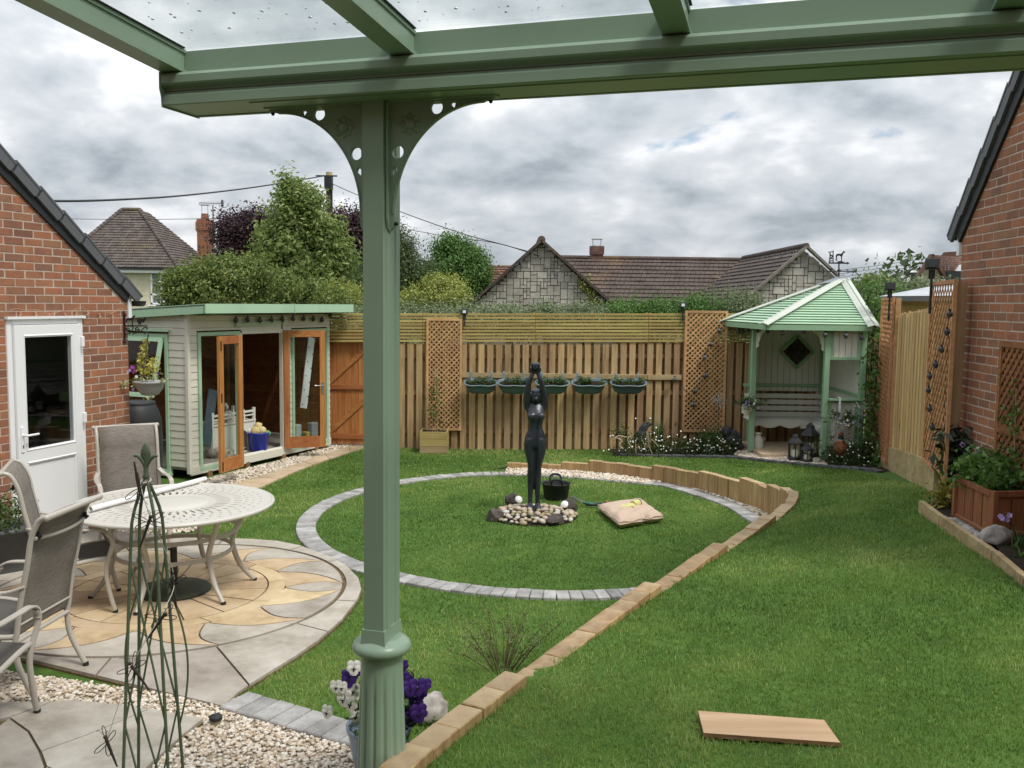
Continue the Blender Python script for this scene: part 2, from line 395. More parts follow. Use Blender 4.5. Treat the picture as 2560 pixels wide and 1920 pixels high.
GRAVEL = stony('gravel_stone', ((.40,.325,.235), (.57,.495,.395), (.70,.645,.56)), 3, .85, 0, .2, False, 0, .02)
GRAVBED = stony('gravel_bed', ((.22,.165,.11), (.36,.30,.22), (.50,.44,.35)), 30, .95, 0, .6)
ROCK = stony('dark_rock', ((.045,.038,.034), (.085,.073,.066), (.15,.132,.12)), 9, .85, .15, .5)
PALEROCK = stony('pale_rock', ((.14,.13,.118), (.29,.27,.245), (.48,.455,.42)), 6, .85, .15, .4)
RENDER = stony('cream_render', ((.56,.50,.36), (.64,.58,.43), (.70,.64,.49)), 4, .9, 0, .15)
STONEW = stony('stone_block', ((.29,.265,.225), (.40,.37,.325), (.50,.465,.41)), 5, .9, .16, .6, True, 0, .01, .03)
STONEM = stony('stone_joint', ((.16,.147,.128), (.215,.198,.174), (.27,.25,.22)), 8, .95, 0, .4)
def brickmat():
    m, t, b = newmat('brick'); rnd = orand(t)
    v = worldvec(t); n = noisen(t, v, 7, 6, .65); n2 = noisen(t, v, 60, 3, .6)
    base = ramp(t, rnd, [(.0, (.125,.050,.036)), (.14, (.26,.088,.046)), (.30, (.33,.098,.045)), (.45, (.235,.108,.058)), (.58, (.35,.115,.052)), (.72, (.175,.080,.055)), (.86, (.30,.105,.052)), (1., (.20,.072,.045))])
    dark = mixc(t, .55, base, (.085,.048,.050)); c = mixc(t, ramp(t, n, [(.45, 0.0), (.68, .9)]), base, dark)
    c = mixc(t, mathn(t, 'MULTIPLY', n2, .3), c, (.42,.20,.12))
    c = hsv(t, c, .506, .95, 1.10); t.links.new(c, b.inputs['Base Color']); b.inputs['Roughness'].default_value = .85; b.inputs['Specular IOR Level'].default_value = .25
    bump(t, b, n2, .35, .004); return m
BRICK = brickmat()
def rooftile(name, a, b_, c_, moss=None, mossz=None, scale=1.0):
    m, t, b = newmat(name); v = worldvec(t); n = noisen(t, v, 2.2*scale, 6, .65); n2 = noisen(t, v, 16*scale, 4, .6)
    f = mathn(t, 'ADD', mathn(t, 'MULTIPLY', n, .5), mathn(t, 'MULTIPLY', n2, .5)); c = ramp(t, f, [(.36, a), (.5, b_), (.64, c_)])
    if moss:
        mf = ramp(t, noisen(t, v, .55, 5, .6), [(.56, 0.0), (.7, .85)]); c = mixc(t, mathn(t, 'MULTIPLY', mf, n2), c, moss)
    rnd = orand(t); c = hsv(t, c, None, None, mrange(t, rnd, .85, 1.15))
    t.links.new(c, b.inputs['Base Color']); b.inputs['Roughness'].default_value = .9; bump(t, b, n2, .4, .02); return m
TILEA = rooftile('old_tiles', (.060,.046,.042), (.105,.082,.074), (.20,.170,.150), (.16,.14,.045))
TILEB = rooftile('brown_tiles', (.048,.034,.030), (.078,.056,.048), (.122,.094,.080), (.20,.125,.055))
TILEC = rooftile('red_tiles', (.085,.040,.030), (.125,.062,.046), (.17,.09,.065), (.22,.12,.03))
GRASS = leafmat('grass', (.062,.118,.018), (.148,.240,.044), (.33,.40,.125), .3, .55, 1.1)
LAWNB = stony('lawn_ground', ((.040,.085,.014), (.060,.125,.020), (.085,.16,.030)), 5, .95, 0, .6, True, 0, 0, .03)
# ------------------------------------------------------------------ ground: lower garden at z = 0, upper lawn behind the sleeper wall
gm = MB(); gm.add([(-600,-200,-.35),(600,-200,-.35),(600,1200,-.35),(-600,1200,-.35)], [(0,1,2,3)])
FIELD = stony('field', ((.05,.07,.02), (.07,.10,.03), (.10,.13,.045)), .3, .95, 0, .3)
structure('ground', gm, FIELD)
# line of the sleeper retaining wall, near end first
def v2(p): return (p.x, p.y)
SLP = [v2(atz(790,1722,.70)), v2(atz(905,1615,.70)), v2(atz(1110,1470,.67)), v2(atz(1400,1277,.61)), v2(atz(1545,1190,.555)), v2(atz(1655,1125,.50)), v2(atz(1708,1083,.46)),
       (3.03,9.75), (2.98,10.45), (2.84,10.9), (2.68,11.25), (2.42,11.75), (2.04,12.2), (1.58,12.6), (1.11,12.85), (.52,13.02), (-.06,13.08)]
SLZ = [.70, .70, .70, .635, .575, .52, .465, .42, .34, .31, .275, .25, .22, .195, .17, .115, .09]
spath = smoothpath([(x, y, z) for (x, y), z in zip(SLP, SLZ)], 10)
sl_s = [0.0]
for a, b in zip(spath, spath[1:]): sl_s.append(sl_s[-1]+((b.x-a.x)**2+(b.y-a.y)**2)**.5)
sl_s = np.array(sl_s); sl_x = np.array([p.x for p in spath]); sl_y = np.array([p.y for p in spath]); sl_z = np.array([p.z for p in spath])
SL_LEN = float(sl_s[-1])
def slat_at(s): return float(np.interp(s, sl_s, sl_x)), float(np.interp(s, sl_s, sl_y)), float(np.interp(s, sl_s, sl_z))
ctl = [(x, y, z-.05) for (x, y), z in zip(SLP, SLZ)] + [
    (1,2.6,.71),(3,2.6,.73),(2,1,.74),(-.4,1,.73),(4.5,3,.74),(2.2,4.5,.68),(3.3,5.75,.69),(3.63,7.55,.67),(4.2,6.5,.70),(4.13,8.55,.645),(3.4,9.5,.52),(4.3,9.7,.53),
    (4.52,10.9,.40),(3.6,11.4,.33),(4.75,12.2,.24),(4.3,12.6,.205),(3.4,13.4,.14),(4.9,14.6,.19),(2.6,13.8,.10),(3.2,14.8,.08),(1.7,14.85,.03),(.2,14.9,0),(-.35,13.1,.0),(-.6,13.08,-.012),(-.9,13.05,-.012),(-1.4,13.2,-.012),(-2.0,13.38,-.012),(-2.7,13.6,-.012),(-1.8,14.0,0),(-1.8,15,0),(-2.8,14,0),(-2.8,15,0),(5.6,15,.2),(6,9,.65)]
_C = np.array(ctl); _K = np.sqrt(((_C[:, None, :2]-_C[None, :, :2])**2).sum(-1)+.02); _n = len(_C)
_A = np.zeros((_n+3, _n+3)); _A[:_n, :_n] = _K+np.eye(_n)*1e-4; _A[:_n, _n] = 1; _A[:_n, _n+1:] = _C[:, :2]; _A[_n:, :_n] = _A[:_n, _n:].T
_w = np.linalg.solve(_A, np.r_[_C[:, 2], 0, 0, 0])
def Hup(X, Y):
    X = np.asarray(X, float); Y = np.asarray(Y, float); sh = X.shape; X = X.ravel(); Y = Y.ravel(); out = np.empty(len(X))
    for i in range(0, len(X), 20000):
        x = X[i:i+20000]; y = Y[i:i+20000]
        k = np.sqrt((x[:, None]-_C[:, 0])**2+(y[:, None]-_C[:, 1])**2+.02); out[i:i+20000] = k@_w[:_n]+_w[_n]+_w[_n+1]*x+_w[_n+2]*y
    return out.reshape(sh)
def hz(x, y): return float(Hup(np.array([x]), np.array([y]))[0])
UPPER = [(p.x, p.y) for p in spath]+[(-.9,13.05),(-2.7,13.6),(-2.7,15.0),(5.7,15.0),(5.7,.6),(-.5,.6),(-.5,2.6)]
# upper lawn sheet on a fine grid
def grid_sheet(name, poly, step, zf, mat, kind='structure'):
    xs = np.arange(min(p[0] for p in poly), max(p[0] for p in poly)+step, step); ys = np.arange(min(p[1] for p in poly), max(p[1] for p in poly)+step, step)
    X, Y = np.meshgrid(xs, ys, indexing='ij'); cx = X[:-1, :-1]+step/2; cy = Y[:-1, :-1]+step/2; ok = inpoly(cx, cy, poly)
    Z = zf(X, Y); idx = np.arange(X.size).reshape(X.shape)
    F_ = np.stack([idx[:-1,:-1][ok], idx[1:,:-1][ok], idx[1:,1:][ok], idx[:-1,1:][ok]], -1)
    used = np.unique(F_); rm = np.full(X.size, -1); rm[used] = np.arange(len(used))
    me = np_mesh(name, np.stack([X.ravel(), Y.ravel(), Z.ravel()], -1)[used], [rm[F_]], smooth=True)
    return tag(link(name, me, mat), kind=kind)
grid_sheet('upper_lawn', UPPER, .06, Hup, LAWNB)
LOWER = [(p.x, p.y) for p in spath][::-1]+[(-.5,2.6),(-9,2.6),(-9,15.0),(-2.7,15.0),(-2.7,13.6),(-.9,13.05)]
lm = MB(); lm.add([(x, y, 0) for x, y in LOWER], [tuple(range(len(LOWER)))]); structure('lower_lawn', lm, LAWNB)

# ------------------------------------------------------------------ lawn circle of setts
RC = Vector((.4986, 10.085, 0)); R_OUT, R_IN = 2.836, 2.625
PATIO = [v2(atz(*p)) for p in [(485,1537),(520,1502),(640,1427),(690,1392),(740,1347),(775,1302),(783,1280),(777,1256),(755,1231),(715,1208),(650,1184),(600,1174),(545,1170),(440,1166),(330,1160),(215,1152),(150,1147)]]+[(-4.6,8.4),(-5.2,7.2),(-4.6,6.15),(-3.2,5.85)]
def in_patio(x, y): return bool(inpoly(np.array([x]), np.array([y]), PATIO)[0])
def in_upper(x, y): return bool(inpoly(np.array([x]), np.array([y]), UPPER)[0])
_rp = [(1120,1026),(1200,1029),(1270,1034),(1340,1041),(1440,1050),(1514,1071),(1568,1089),(1622,1120)]
_ra = []
for q in _rp:
    w_ = atz(*q)-RC; _ra.append((math.atan2(w_.y, w_.x), math.hypot(w_.x, w_.y)))
_ra = sorted([(-.95, 2.66), (-.45, 2.45)]+_ra+[(1.95, 2.73), (PI, 2.73), (2*PI-1.6, 2.74), (2*PI-.95, 2.66)])
def ring_r(a): return float(np.interp((a+1.0) % (2*PI)-1.0, [q[0] for q in _ra], [q[1] for q in _ra]))
ring = thing('sett_ring', 'circle of pale grey stone setts edging the round lawn about the statue', 'edging', RC)
sm_ = MB(); sm_.box((0,0,0), (.205, .103, .07), bev=.006); sett_me = sm_.mesh('sett')
a = -1.2; RING_MID = []
while a < 2*PI-1.2:
    r = ring_r(a); RING_MID.append((a, r)); x = RC.x+r*math.cos(a); y = RC.y+r*math.sin(a); da = .108/r
    tx = ring_r(a+.02)*Vector((math.cos(a+.02), math.sin(a+.02)))-ring_r(a-.02)*Vector((math.cos(a-.02), math.sin(a-.02))); an = math.atan2(tx.y, tx.x)-PI/2
    a += da
    if in_patio(x, y) or in_upper(x+.04*math.cos(a), y+.04*math.sin(a)): continue
    o = link('sett', sett_me, SETT, ring, (x-RC.x, y-RC.y, -.008+random.uniform(-.003,.003)), (random.uniform(-.01,.01), random.uniform(-.01,.01), an+random.uniform(-.015,.015)))
def ring_mask(X, Y):
    A_ = np.arctan2(Y-RC.y, X-RC.x); R_ = np.hypot(X-RC.x, Y-RC.y); A_ = (A_+1.0) % (2*PI)-1.0
    return np.abs(R_-np.interp(A_, [q[0] for q in _ra], [q[1] for q in _ra])) < .108
# ------------------------------------------------------------------ retaining wall of upright sleepers
m_, t_, b_ = newmat('sleeper_top')
vv = objvec(t_); n1 = noisen(t_, vv, 3.0, 5, .6); wv = t_.nodes.new('ShaderNodeTexWave'); wv.wave_type = 'RINGS'; wv.inputs['Scale'].default_value = 9; wv.inputs['Distortion'].default_value = 3; t_.links.new(vv, wv.inputs['Vector'])
cc = ramp(t_, mathn(t_, 'ADD', mathn(t_, 'MULTIPLY', n1, .8), mathn(t_, 'MULTIPLY', wv.outputs['Fac'], .2)), [(.3, (.25,.165,.085)), (.7, (.50,.385,.235))])
vo_ = t_.nodes.new('ShaderNodeTexVoronoi'); vo_.feature = 'DISTANCE_TO_EDGE'; vo_.inputs['Scale'].default_value = 9; vo_.inputs['Randomness'].default_value = 1; t_.links.new(vv, vo_.inputs['Vector'])
cc = mixc(t_, ramp(t_, vo_.outputs['Distance'], [(.004, .12), (.02, 0.0)]), cc, (.07,.04,.02))
cc = hsv(t_, cc, None, None, mrange(t_, orand(t_), .85, 1.12)); t_.links.new(cc, b_.inputs['Base Color']); b_.inputs['Roughness'].default_value = .85; SLEEPTOP = m_
wall = thing('retaining_wall', 'curved low wall of upright pale timber sleepers between the two lawn levels', 'wall', (SLP[4][0], SLP[4][1], 0))
ns = int(SL_LEN/.20); wl = wall.location
for k in range(ns):
    s = (k+.5)*SL_LEN/ns; x, y, z = slat_at(s); x0, y0, _ = slat_at(s-.05); x1, y1, _ = slat_at(s+.05); a = math.atan2(y1-y0, x1-x0)
    near = y < 8.9 and x < 3
    if near:                                  # stepped runs that drop towards the back
        cuts = [(4.15, .70), (5.75, .645), (6.95, .585), (8.12, .53), (20, .475)]
        yy = y; z = next(l for c, l in cuts if yy < c)
        z += random.uniform(-.004, .004)
    else:
        q = .045; z = round((z-.01)/q)*q + .01+random.uniform(-.006, .006) if z > .13 else .10+random.uniform(-.004,.004)
    hgt = z+.25
    b = MB(); b.box((0,0,0), (SL_LEN/ns-.003, .118 if near else .10, hgt), bev=.004)
    me = b.mesh('sleeper'); me.materials.append(SLEEPER); me.materials.append(SLEEPTOP)
    for p in me.polygons:
        if p.normal.z > .9: p.material_index = 1
    o = link('sleeper', me, None, wall, (x-wl.x, y-wl.y, z-hgt/2), (random.uniform(-.008,.008), random.uniform(-.008,.008), a))
# gravel crescent between the ring and the far sleepers
def stones(name, label, poly, dens, size, z, mat=None, seed=0, cat='gravel', flat=.55, zf=None, avoid=None, layers=1):
    r = np.random.default_rng(seed+5); xs = [p[0] for p in poly]; ys = [p[1] for p in poly]
    ar = (max(xs)-min(xs))*(max(ys)-min(ys)); n = int(ar*dens)
    X = r.uniform(min(xs), max(xs), n); Y = r.uniform(min(ys), max(ys), n); ok = inpoly(X, Y, poly)
    if avoid is not None: ok &= ~avoid(X, Y)
    X = X[ok]; Y = Y[ok]; n = len(X)
    bm = bmesh.new(); bmesh.ops.create_icosphere(bm, subdivisions=1, radius=1); base = np.array([v.co[:] for v in bm.verts]); bm.verts.index_update(); fc = np.array([[v.index for v in f.verts] for f in bm.faces]); bm.free()
    sc = size*r.uniform(.55, 1.35, (n, 1, 1))*np.stack([r.uniform(.8,1.3,n), r.uniform(.6,1.,n), r.uniform(.35,.7,n)], -1)[:, None, :]
    V_ = base[None]*(1+r.uniform(-.18,.18,(n, len(base), 1)))*sc
    a = r.uniform(0, 2*PI, n); tl = r.uniform(-.45, .45, n); c, s = np.cos(a)[:, None], np.sin(a)[:, None]; ct, st = np.cos(tl)[:, None], np.sin(tl)[:, None]
    x, y, zz_ = V_[..., 0], V_[..., 1], V_[..., 2]; x, zz_ = x*ct-zz_*st, x*st+zz_*ct; x, y = x*c-y*s, x*s+y*c
    Z0 = (zf(X, Y) if zf is not None else z)+size*r.uniform(-.1, .55, n)
    V_ = np.stack([x+X[:, None], y+Y[:, None], zz_+np.broadcast_to(Z0, (n,))[:, None]], -1).reshape(-1, 3)
    F_ = (fc[None]+(np.arange(n)*len(base))[:, None, None]).reshape(-1, 3)
    me = np_mesh(name, V_, [F_], np.repeat(r.uniform(0, 1, n), len(base)), True)
    return tag(link(name, me, mat or GRAVTINT), label, cat, kind='stuff')
m_, t_, b_ = newmat('gravel_tint'); at_ = t_.nodes.new('ShaderNodeAttribute'); at_.attribute_name = 'tint'
cc = ramp(t_, at_.outputs['Fac'], [(0, (.42,.33,.23)), (.14, (.62,.52,.40)), (.36, (.74,.68,.58)), (.6, (.66,.61,.54)), (.75, (.80,.76,.68)), (.9, (.50,.38,.24)), (1, (.40,.36,.33))], 'CONSTANT')
cc = mixc(t_, noisen(t_, worldvec(t_), 60, 4, .6), cc, mixc(t_, .5, cc, (.45,.38,.30))); t_.links.new(cc, b_.inputs['Base Color']); b_.inputs['Roughness'].default_value = .8; GRAVTINT = m_
arc_in = [(RC.x+(ring_r(t)+(.09 if t < 1.0 else -.085))*math.cos(t), RC.y+(ring_r(t)+(.09 if t < 1.0 else -.085))*math.sin(t)) for t in np.linspace(math.radians(5), math.radians(103), 40)]
cres = arc_in+[q for q in [(float(x), float(y)) for x, y in zip(sl_x[::-1], sl_y[::-1])] if q[1] > 10.2]
gb = MB(); cresb = [(x, y, .004) for x, y in cres]; gb.add(cresb, [tuple(range(len(cresb)))]); structure('gravel_bed', gb, GRAVBED)
CRES = cres
stones('gravel', 'strip of cream gravel between the round lawn and the sleeper wall', cres, 1700, .022, .024, seed=1, avoid=lambda X, Y: inpoly(X, Y, UPPER))
# ------------------------------------------------------------------ patio with the sun circle
PC = Vector((-2.80, 7.31, 0)); PRO = 1.42; ZS = .030
pb = MB(); pb.prism(PATIO, -.1, .014); patio = tag(part('patio', pb, JOINT), kind='structure')
def slab(poly, mat, gap=.014, name='slab', parent=patio, z1=ZS, zj=.0015):
    n = len(poly); cx = sum(p[0] for p in poly)/n; cy = sum(p[1] for p in poly)/n
    ar = sum(poly[i][0]*poly[(i+1)%n][1]-poly[(i+1)%n][0]*poly[i][1] for i in range(n)); 
    if ar < 0: poly = poly[::-1]
    out = []
    for i in range(n):                        # inset every edge by gap/2
        p0, p1, p2 = Vector(poly[i-1]), Vector(poly[i]), Vector(poly[(i+1) % n])
        d1 = (p1-p0); d2 = (p2-p1)
        if d1.length < 1e-6 or d2.length < 1e-6: continue
        d1.normalize(); d2.normalize(); n1 = Vector((-d1.y, d1.x)); n2 = Vector((-d2.y, d2.x)); k = 1+n1.dot(n2)
        q = p1+(n1+n2)*(gap/2/max(k, .45)); out.append((q.x, q.y))
    b = MB(); b.prism(out, .0, z1+random.uniform(-zj, zj)); return part(name, b, mat, parent)
def pol(r, a): return (PC.x+r*math.cos(a), PC.y+r*math.sin(a))
r1, r2 = .79, .935
nseg = 16
slab([pol(.16, 2*PI*k/16) for k in range(16)], SLABY)
for k in range(nseg):                         # wedge stones of the sun's face
    a0 = 2*PI*k/nseg+.1; a1 = 2*PI*(k+1)/nseg+.1
    slab([pol(.16, a0), pol(r1, a0)]+[pol(r1, a0+(a1-a0)*t) for t in (.25,.5,.75)]+[pol(r1, a1), pol(.16, a1)], SLABY)
for k in range(10):                           # the ring of carved stones
    a0 = 2*PI*k/10+.32; a1 = 2*PI*(k+1)/10+.32; A = [a0+(a1-a0)*t/8 for t in range(9)]
    slab([pol(r1, a) for a in A]+[pol(r2, a+.05) for a in A[::-1]], SLABY, .013)
nf = 12
def flame(k):                                  # one curling ray: two edges meeting at a tip on the outer circle
    a0 = 2*PI*(k)/nf+.13; w = 2*PI/nf*.96; s = 1 if (k//3) % 2 else -1; tip = a0+w*(.50+.42*s)
    L = []; R_ = []
    for t in np.linspace(0, 1, 9):
        r = r2+(PRO-.012-r2)*t; bend = s*.075*math.sin(t*PI)
        q = t**.85; L.append(pol(r, a0*(1-q)+tip*q-bend)); R_.append(pol(r, (a0+w)*(1-q)+tip*q-bend))
    return a0, w, L, R_
FL = [flame(k) for k in range(nf)]
for k in range(nf):
    a0, w, L, R_ = FL[k]
    slab(L[:-1]+[L[-1]]+R_[:-1][::-1], SLABY, .014, 'flame_slab')
    a0n, wn, Ln, Rn = FL[(k+1) % nf]
    tipa = math.atan2(R_[-1][1]-PC.y, R_[-1][0]-PC.x); tipb = math.atan2(Ln[-1][1]-PC.y, Ln[-1][0]-PC.x)
    while tipb < tipa: tipb += 2*PI
    slab(R_+[pol(PRO-.012, tipa+(tipb-tipa)*t/8) for t in range(1, 8)]+Ln[::-1], SLABG)
def ray_poly(a, poly):
    d = Vector((math.cos(a), math.sin(a))); best = None; n = len(poly)
    for i in range(n):
        p = Vector(poly[i]); q = Vector(poly[(i+1) % n]); e = q-p; den = d.x*e.y-d.y*e.x
        if abs(den) < 1e-9: continue
        w_ = p-Vector((PC.x, PC.y)); t = (w_.x*e.y-w_.y*e.x)/den; u = (w_.x*d.y-w_.y*d.x)/den
        if t > 0 and 0 <= u <= 1 and (best is None or t > best): best = t
    return best
cut = [math.radians(q) for q in (-171,-140,-108,-84,-57,-31,-8,19,38,61,92,125,152,172)]
for i in range(len(cut)):
    a0 = cut[i]; a1 = cut[(i+1) % len(cut)]
    if a1 < a0: a1 += 2*PI
    A = np.linspace(a0, a1, 13); inn = [pol(PRO+.010, a) for a in A]; outer = []
    for a in A[::-1]:
        t = ray_poly(a, PATIO); t = max(t or 1.6, PRO+.03); outer.append(pol(t-.004, a))
    # keep patio corners that fall inside the wedge
    for p in PATIO:
        a = math.atan2(p[1]-PC.y, p[0]-PC.x)
        for q in (a, a+2*PI):
            if a0 < q < a1:
                j = sum(1 for z in A[::-1] if z > q); outer.insert(min(j+0, len(outer)), p) if min(abs(q-z) for z in A) > .01 else None
                A = np.sort(np.r_[A, q]); break
    slab(inn+outer, SLABG)
# second circle patio close to the house, bottom left of the view
LOWP = [v2(atz(*p)) for p in [(-260,1480),(0,1522),(150,1520),(260,1530),(442,1562),(395,1600),(330,1659),(250,1740),(150,1860),(-260,1860)]]
lb = MB(); lb.prism(LOWP, -.1, .012); patio2 = tag(part('lower_patio', lb, JOINT), kind='structure')
P2 = lambda *q: [v2(atz(*p)) for p in q]
slab(P2((-260,1486),(0,1526),(118,1524),(20,1560),(-120,1590),(-260,1600)), SLABG, .012, parent=patio2)
slab(P2((118,1524),(150,1521),(260,1531),(325,1541),(185,1600),(88,1635),(62,1590),(20,1560)), SLABG, .012, parent=patio2)
slab(P2((325,1541),(441,1563),(395,1600),(330,1659),(255,1735),(180,1700),(100,1668),(88,1635),(185,1600)), SLABG, .012, parent=patio2)
slab(P2((100,1668),(180,1700),(255,1735),(150,1855),(60,1855),(75,1720)), SLABG, .012, parent=patio2)
slab(P2((20,1562),(62,1592),(86,1635),(98,1668),(74,1718),(58,1855),(-60,1855),(-60,1660),(-40,1610)), SLABG, .012, parent=patio2)
slab(P2((-120,1592),(-40,1610),(-60,1655),(-60,1855),(-260,1855),(-260,1602)), SLABY, .012, parent=patio2)
# gravel
GR1 = P2((-260,1425),(0,1452),(100,1465),(470,1520),(520,1512),(760,1572),(830,1690),(700,1790),(420,1900),(150,1900),(250,1740),(330,1661),(395,1602),(442,1565),(300,1538),(150,1522),(0,1524),(-260,1482))
g1 = MB(); g1.add([(x, y, .006) for x, y in GR1], [tuple(range(len(GR1)))]); structure('gravel_ground', g1, GRAVBED)
stones('gravel', 'cream and buff gravel spread between the two patios in the foreground', GR1, 3300, .0142, .012, seed=2)
# edging setts along the near lawn corner
es = thing('sett_edging', 'short row of grey block setts between the gravel and near lawn corner', 'edging', atz(600,1530))
a0 = atz(505,1522); a1 = atz(800,1606); dv = (a1-a0).normalized(); nn = int((a1-a0).length/.125); ES_A, ES_B, ES_D = a0, a1, dv
bb = MB(); bb.box((0,0,0), (.118, .235, .08), bev=.007); bme = bb.mesh('block')
for k in range(nn):
    p = a0+dv*(.125*(k+.5)); link('block', bme, SETT, es, p-es.location+Vector((0,0,-.002+random.uniform(-.003,.003))), (0, 0, math.atan2(dv.y, dv.x)+random.uniform(-.015,.015)))
# buff path along the summerhouse and its gravel margin
PTH = P2((792,956),(792,968),(700,995),(600,1032),(545,1062),(470,1085),(300,1112),(200,1120),(150,1122),(150,1146),(330,1158),(440,1164),(520,1140),(560,1078),(470,1078))
path_o = thing('stepping_path', 'buff sandstone slabs laid as a path along the summerhouse front', 'path', atz(620,1015))
pa = [atz(800,951), atz(700,983), atz(600,1018), atz(500,1050), atz(400,1075), atz(290,1098), atz(150,1120)]
pbm = [atz(800,966), atz(712,994), atz(640,1021), atz(565,1055), atz(470,1092), atz(330,1128), atz(165,1142)]
for i in range(6):
    for h in (0, .5):
        q = [pa[i].lerp(pa[i+1], h), pa[i].lerp(pa[i+1], h+.5), pbm[i].lerp(pbm[i+1], h+.5), pbm[i].lerp(pbm[i+1], h)]
        slab([v2(p) for p in q], PATHS, .012, 'path_slab', path_o, .022)
PATHP = [v2(p) for p in pa]+[v2(p) for p in pbm[::-1]]
GR2 = [v2(p) for p in [atz(720,962), atz(600,998), atz(430,1040), atz(300,1075), atz(150,1095), atz(150,1122), atz(290,1098), atz(400,1075), atz(500,1050), atz(600,1018), atz(700,983), atz(800,951), atz(800,946)]]
g2 = MB(); g2.add([(x, y, .005) for x, y in GR2], [tuple(range(len(GR2)))]); structure('gravel_margin', g2, GRAVBED)
stones('gravel', 'white gravel margin between the summerhouse base and the buff path', GR2, 1300, .02, .012, seed=3)
GR3 = [v2(p) for p in [atz(150,1122), atz(330,1110), atz(470,1092), atz(430,1150), atz(330,1160), atz(150,1147)]]
stones('gravel', 'cream gravel showing behind the round patio table', GR3, 1300, .02, .01, seed=4, avoid=lambda X, Y: inpoly(X, Y, PATHP) | inpoly(X, Y, PATIO))
# ------------------------------------------------------------------ green veranda: post, beam, rafters, glass
TH = 1.26849; E2 = Vector((math.cos(TH), math.sin(TH), 0)); E1 = Vector((E2.y, -E2.x, 0)); EZ = Vector((0, 0, 1))
ZB = CAMH+.712; VE = Vector((-1.308, 3.462, ZB))              # beam: front lower left corner
ver = thing('veranda', 'sage green glazed veranda with one ornate fluted post in the foreground', 'veranda', (VE.x, VE.y, .7))
def vp(a, b, c): return VE+E1*a+E2*b+EZ*c
def sweep(prof, a0, a1):                                       # (b, c) section pushed along the beam
    m = MB(); n = len(prof); vs = [vp(a0, b, c) for b, c in prof]+[vp(a1, b, c) for b, c in prof]
    m.add(vs, [tuple(range(n)), tuple(range(n, 2*n))[::-1]]+[(i, n+i, n+(i+1) % n, (i+1) % n) for i in range(n)]); return m
LBM = 4.2
part('beam', sweep([(.004,0),(0,.003),(0,.034),(.008,.042),(.016,.044),(.016,.060),(.012,.064),(-.006,.072),(-.010,.078),(-.010,.104),(-.004,.113),(.010,.119),(.21,.119),(.215,0),(.212,-.004),(.196,-.004),(.196,0)], 0, LBM), GREEN, ver)
part('beam_groove', sweep([(.0135,.0515),(.0155,.0515),(.0155,.0530),(.0135,.0530)], .002, LBM), BLACKM, ver)
part('gutter_board', sweep([(.040,.1195),(.040,.200),(.052,.205),(.06,.205),(.06,.1195)], .070, LBM), GREEN, ver)
part('underside_board', sweep([(.03,-.004),(.03,0),(.18,0),(.18,-.004)], .35, LBM), GREEN, ver)
part('end_cap', MB().extr([(-.012,.062),(-.012,.12),(.215,.12),(.22,-.006),(0,-.006),(-.002,.03)], vp(-.003,0,0), E2, EZ, E1, .006), GREEN, ver)
sl = math.tan(math.radians(4.7))
def raf_pt(a, b, c): return vp(a, b, .122+c-b*sl)              # b < 0 goes up towards the house
RW = .088; glassz = .092
for k in range(5):
    a0 = -.008+.925*k; r = MB()
    for (x0, x1, c0, c1) in ((0, RW, 0, .012), (.012, RW-.012, .012, .075), (.006, RW-.006, .075, .088)):
        vs = [raf_pt(a0+x, b, c) for b in (.045, -4.2) for (x, c) in ((x0,c0),(x1,c0),(x1,c1),(x0,c1))]
        r.add(vs, [(0,1,2,3),(7,6,5,4),(0,4,5,1),(1,5,6,2),(2,6,7,3),(3,7,4,0)])
    ro = part('rafter', r, GREEN, ver)
    g = MB()
    for sgn in (0, 1):
        x = a0+(RW-.003 if sgn else .003); g.bar(raf_pt(x, .03, .0905), raf_pt(x, -4.2, .0905), .008, .004)
    part('gasket', g, BLACKP, ro)
for k in range(4):
    a0 = -.008+.925*k+RW*.5; a1 = a0+.925; g = MB()
    vs = [raf_pt(a, b, c) for c in (glassz, glassz+.006) for (a, b) in ((a0,.055),(a1,.055),(a1,-4.2),(a0,-4.2))]
    g.add(vs, [(3,2,1,0),(4,5,6,7),(0,1,5,4),(1,2,6,5),(2,3,7,6),(3,0,4,7)]); go = part('glass_pane', g, ROOFGLASS, ver)
    dr = MB(); rr = random.Random(k+40)
    for i in range(150):
        a = rr.uniform(a0+.05, a1-.05); b = -rr.random()**1.2*1.6-.0; rad = rr.choice((.0018,.0025,.003,.004,.006))
        dr.blob(raf_pt(a, b, glassz+.0065), (rad*1.1, rad*1.5, rad*.55), 1, .3, 3, i)
    part('raindrops', dr, D.materials.get('water_drop') or paint('water_drop', (.80,.83,.85), .04, .1, 50, .9), go, kind='stuff')
# post
PA0, PA1, PB0, PB1 = .770, .850, .096, .236; PZ0 = CAMH-1.268
pm = MB(); prof = [(PA0,PB0),(PA1,PB0),(PA1,PB0+.018),(PA1+.006,PB0+.024),(PA1+.006,PB0+.052),(PA1,PB0+.058),(PA1,PB0+.100),(PA1+.004,PB0+.104),(PA1+.004,PB1-.004),(PA1,PB1),(PA0,PB1),(PA0-.004,PB1-.004),(PA0-.004,PB0+.104),(PA0,PB0+.100),(PA0,PB0+.058),(PA0-.006,PB0+.052),(PA0-.006,PB0+.024),(PA0,PB0+.018)]
n = len(prof); vs = [vp(a, b, 0)*1 for a, b in prof]; lo = [Vector((v.x, v.y, PZ0)) for v in vs]
pm.add(lo+vs, [tuple(range(n))[::-1], tuple(range(n, 2*n))]+[(i, (i+1) % n, n+(i+1) % n, n+i) for i in range(n)])
part('post', pm, GREEN, ver)
pc = vp((PA0+PA1)/2, (PB0+PB1)/2, 0); pc.z = 0
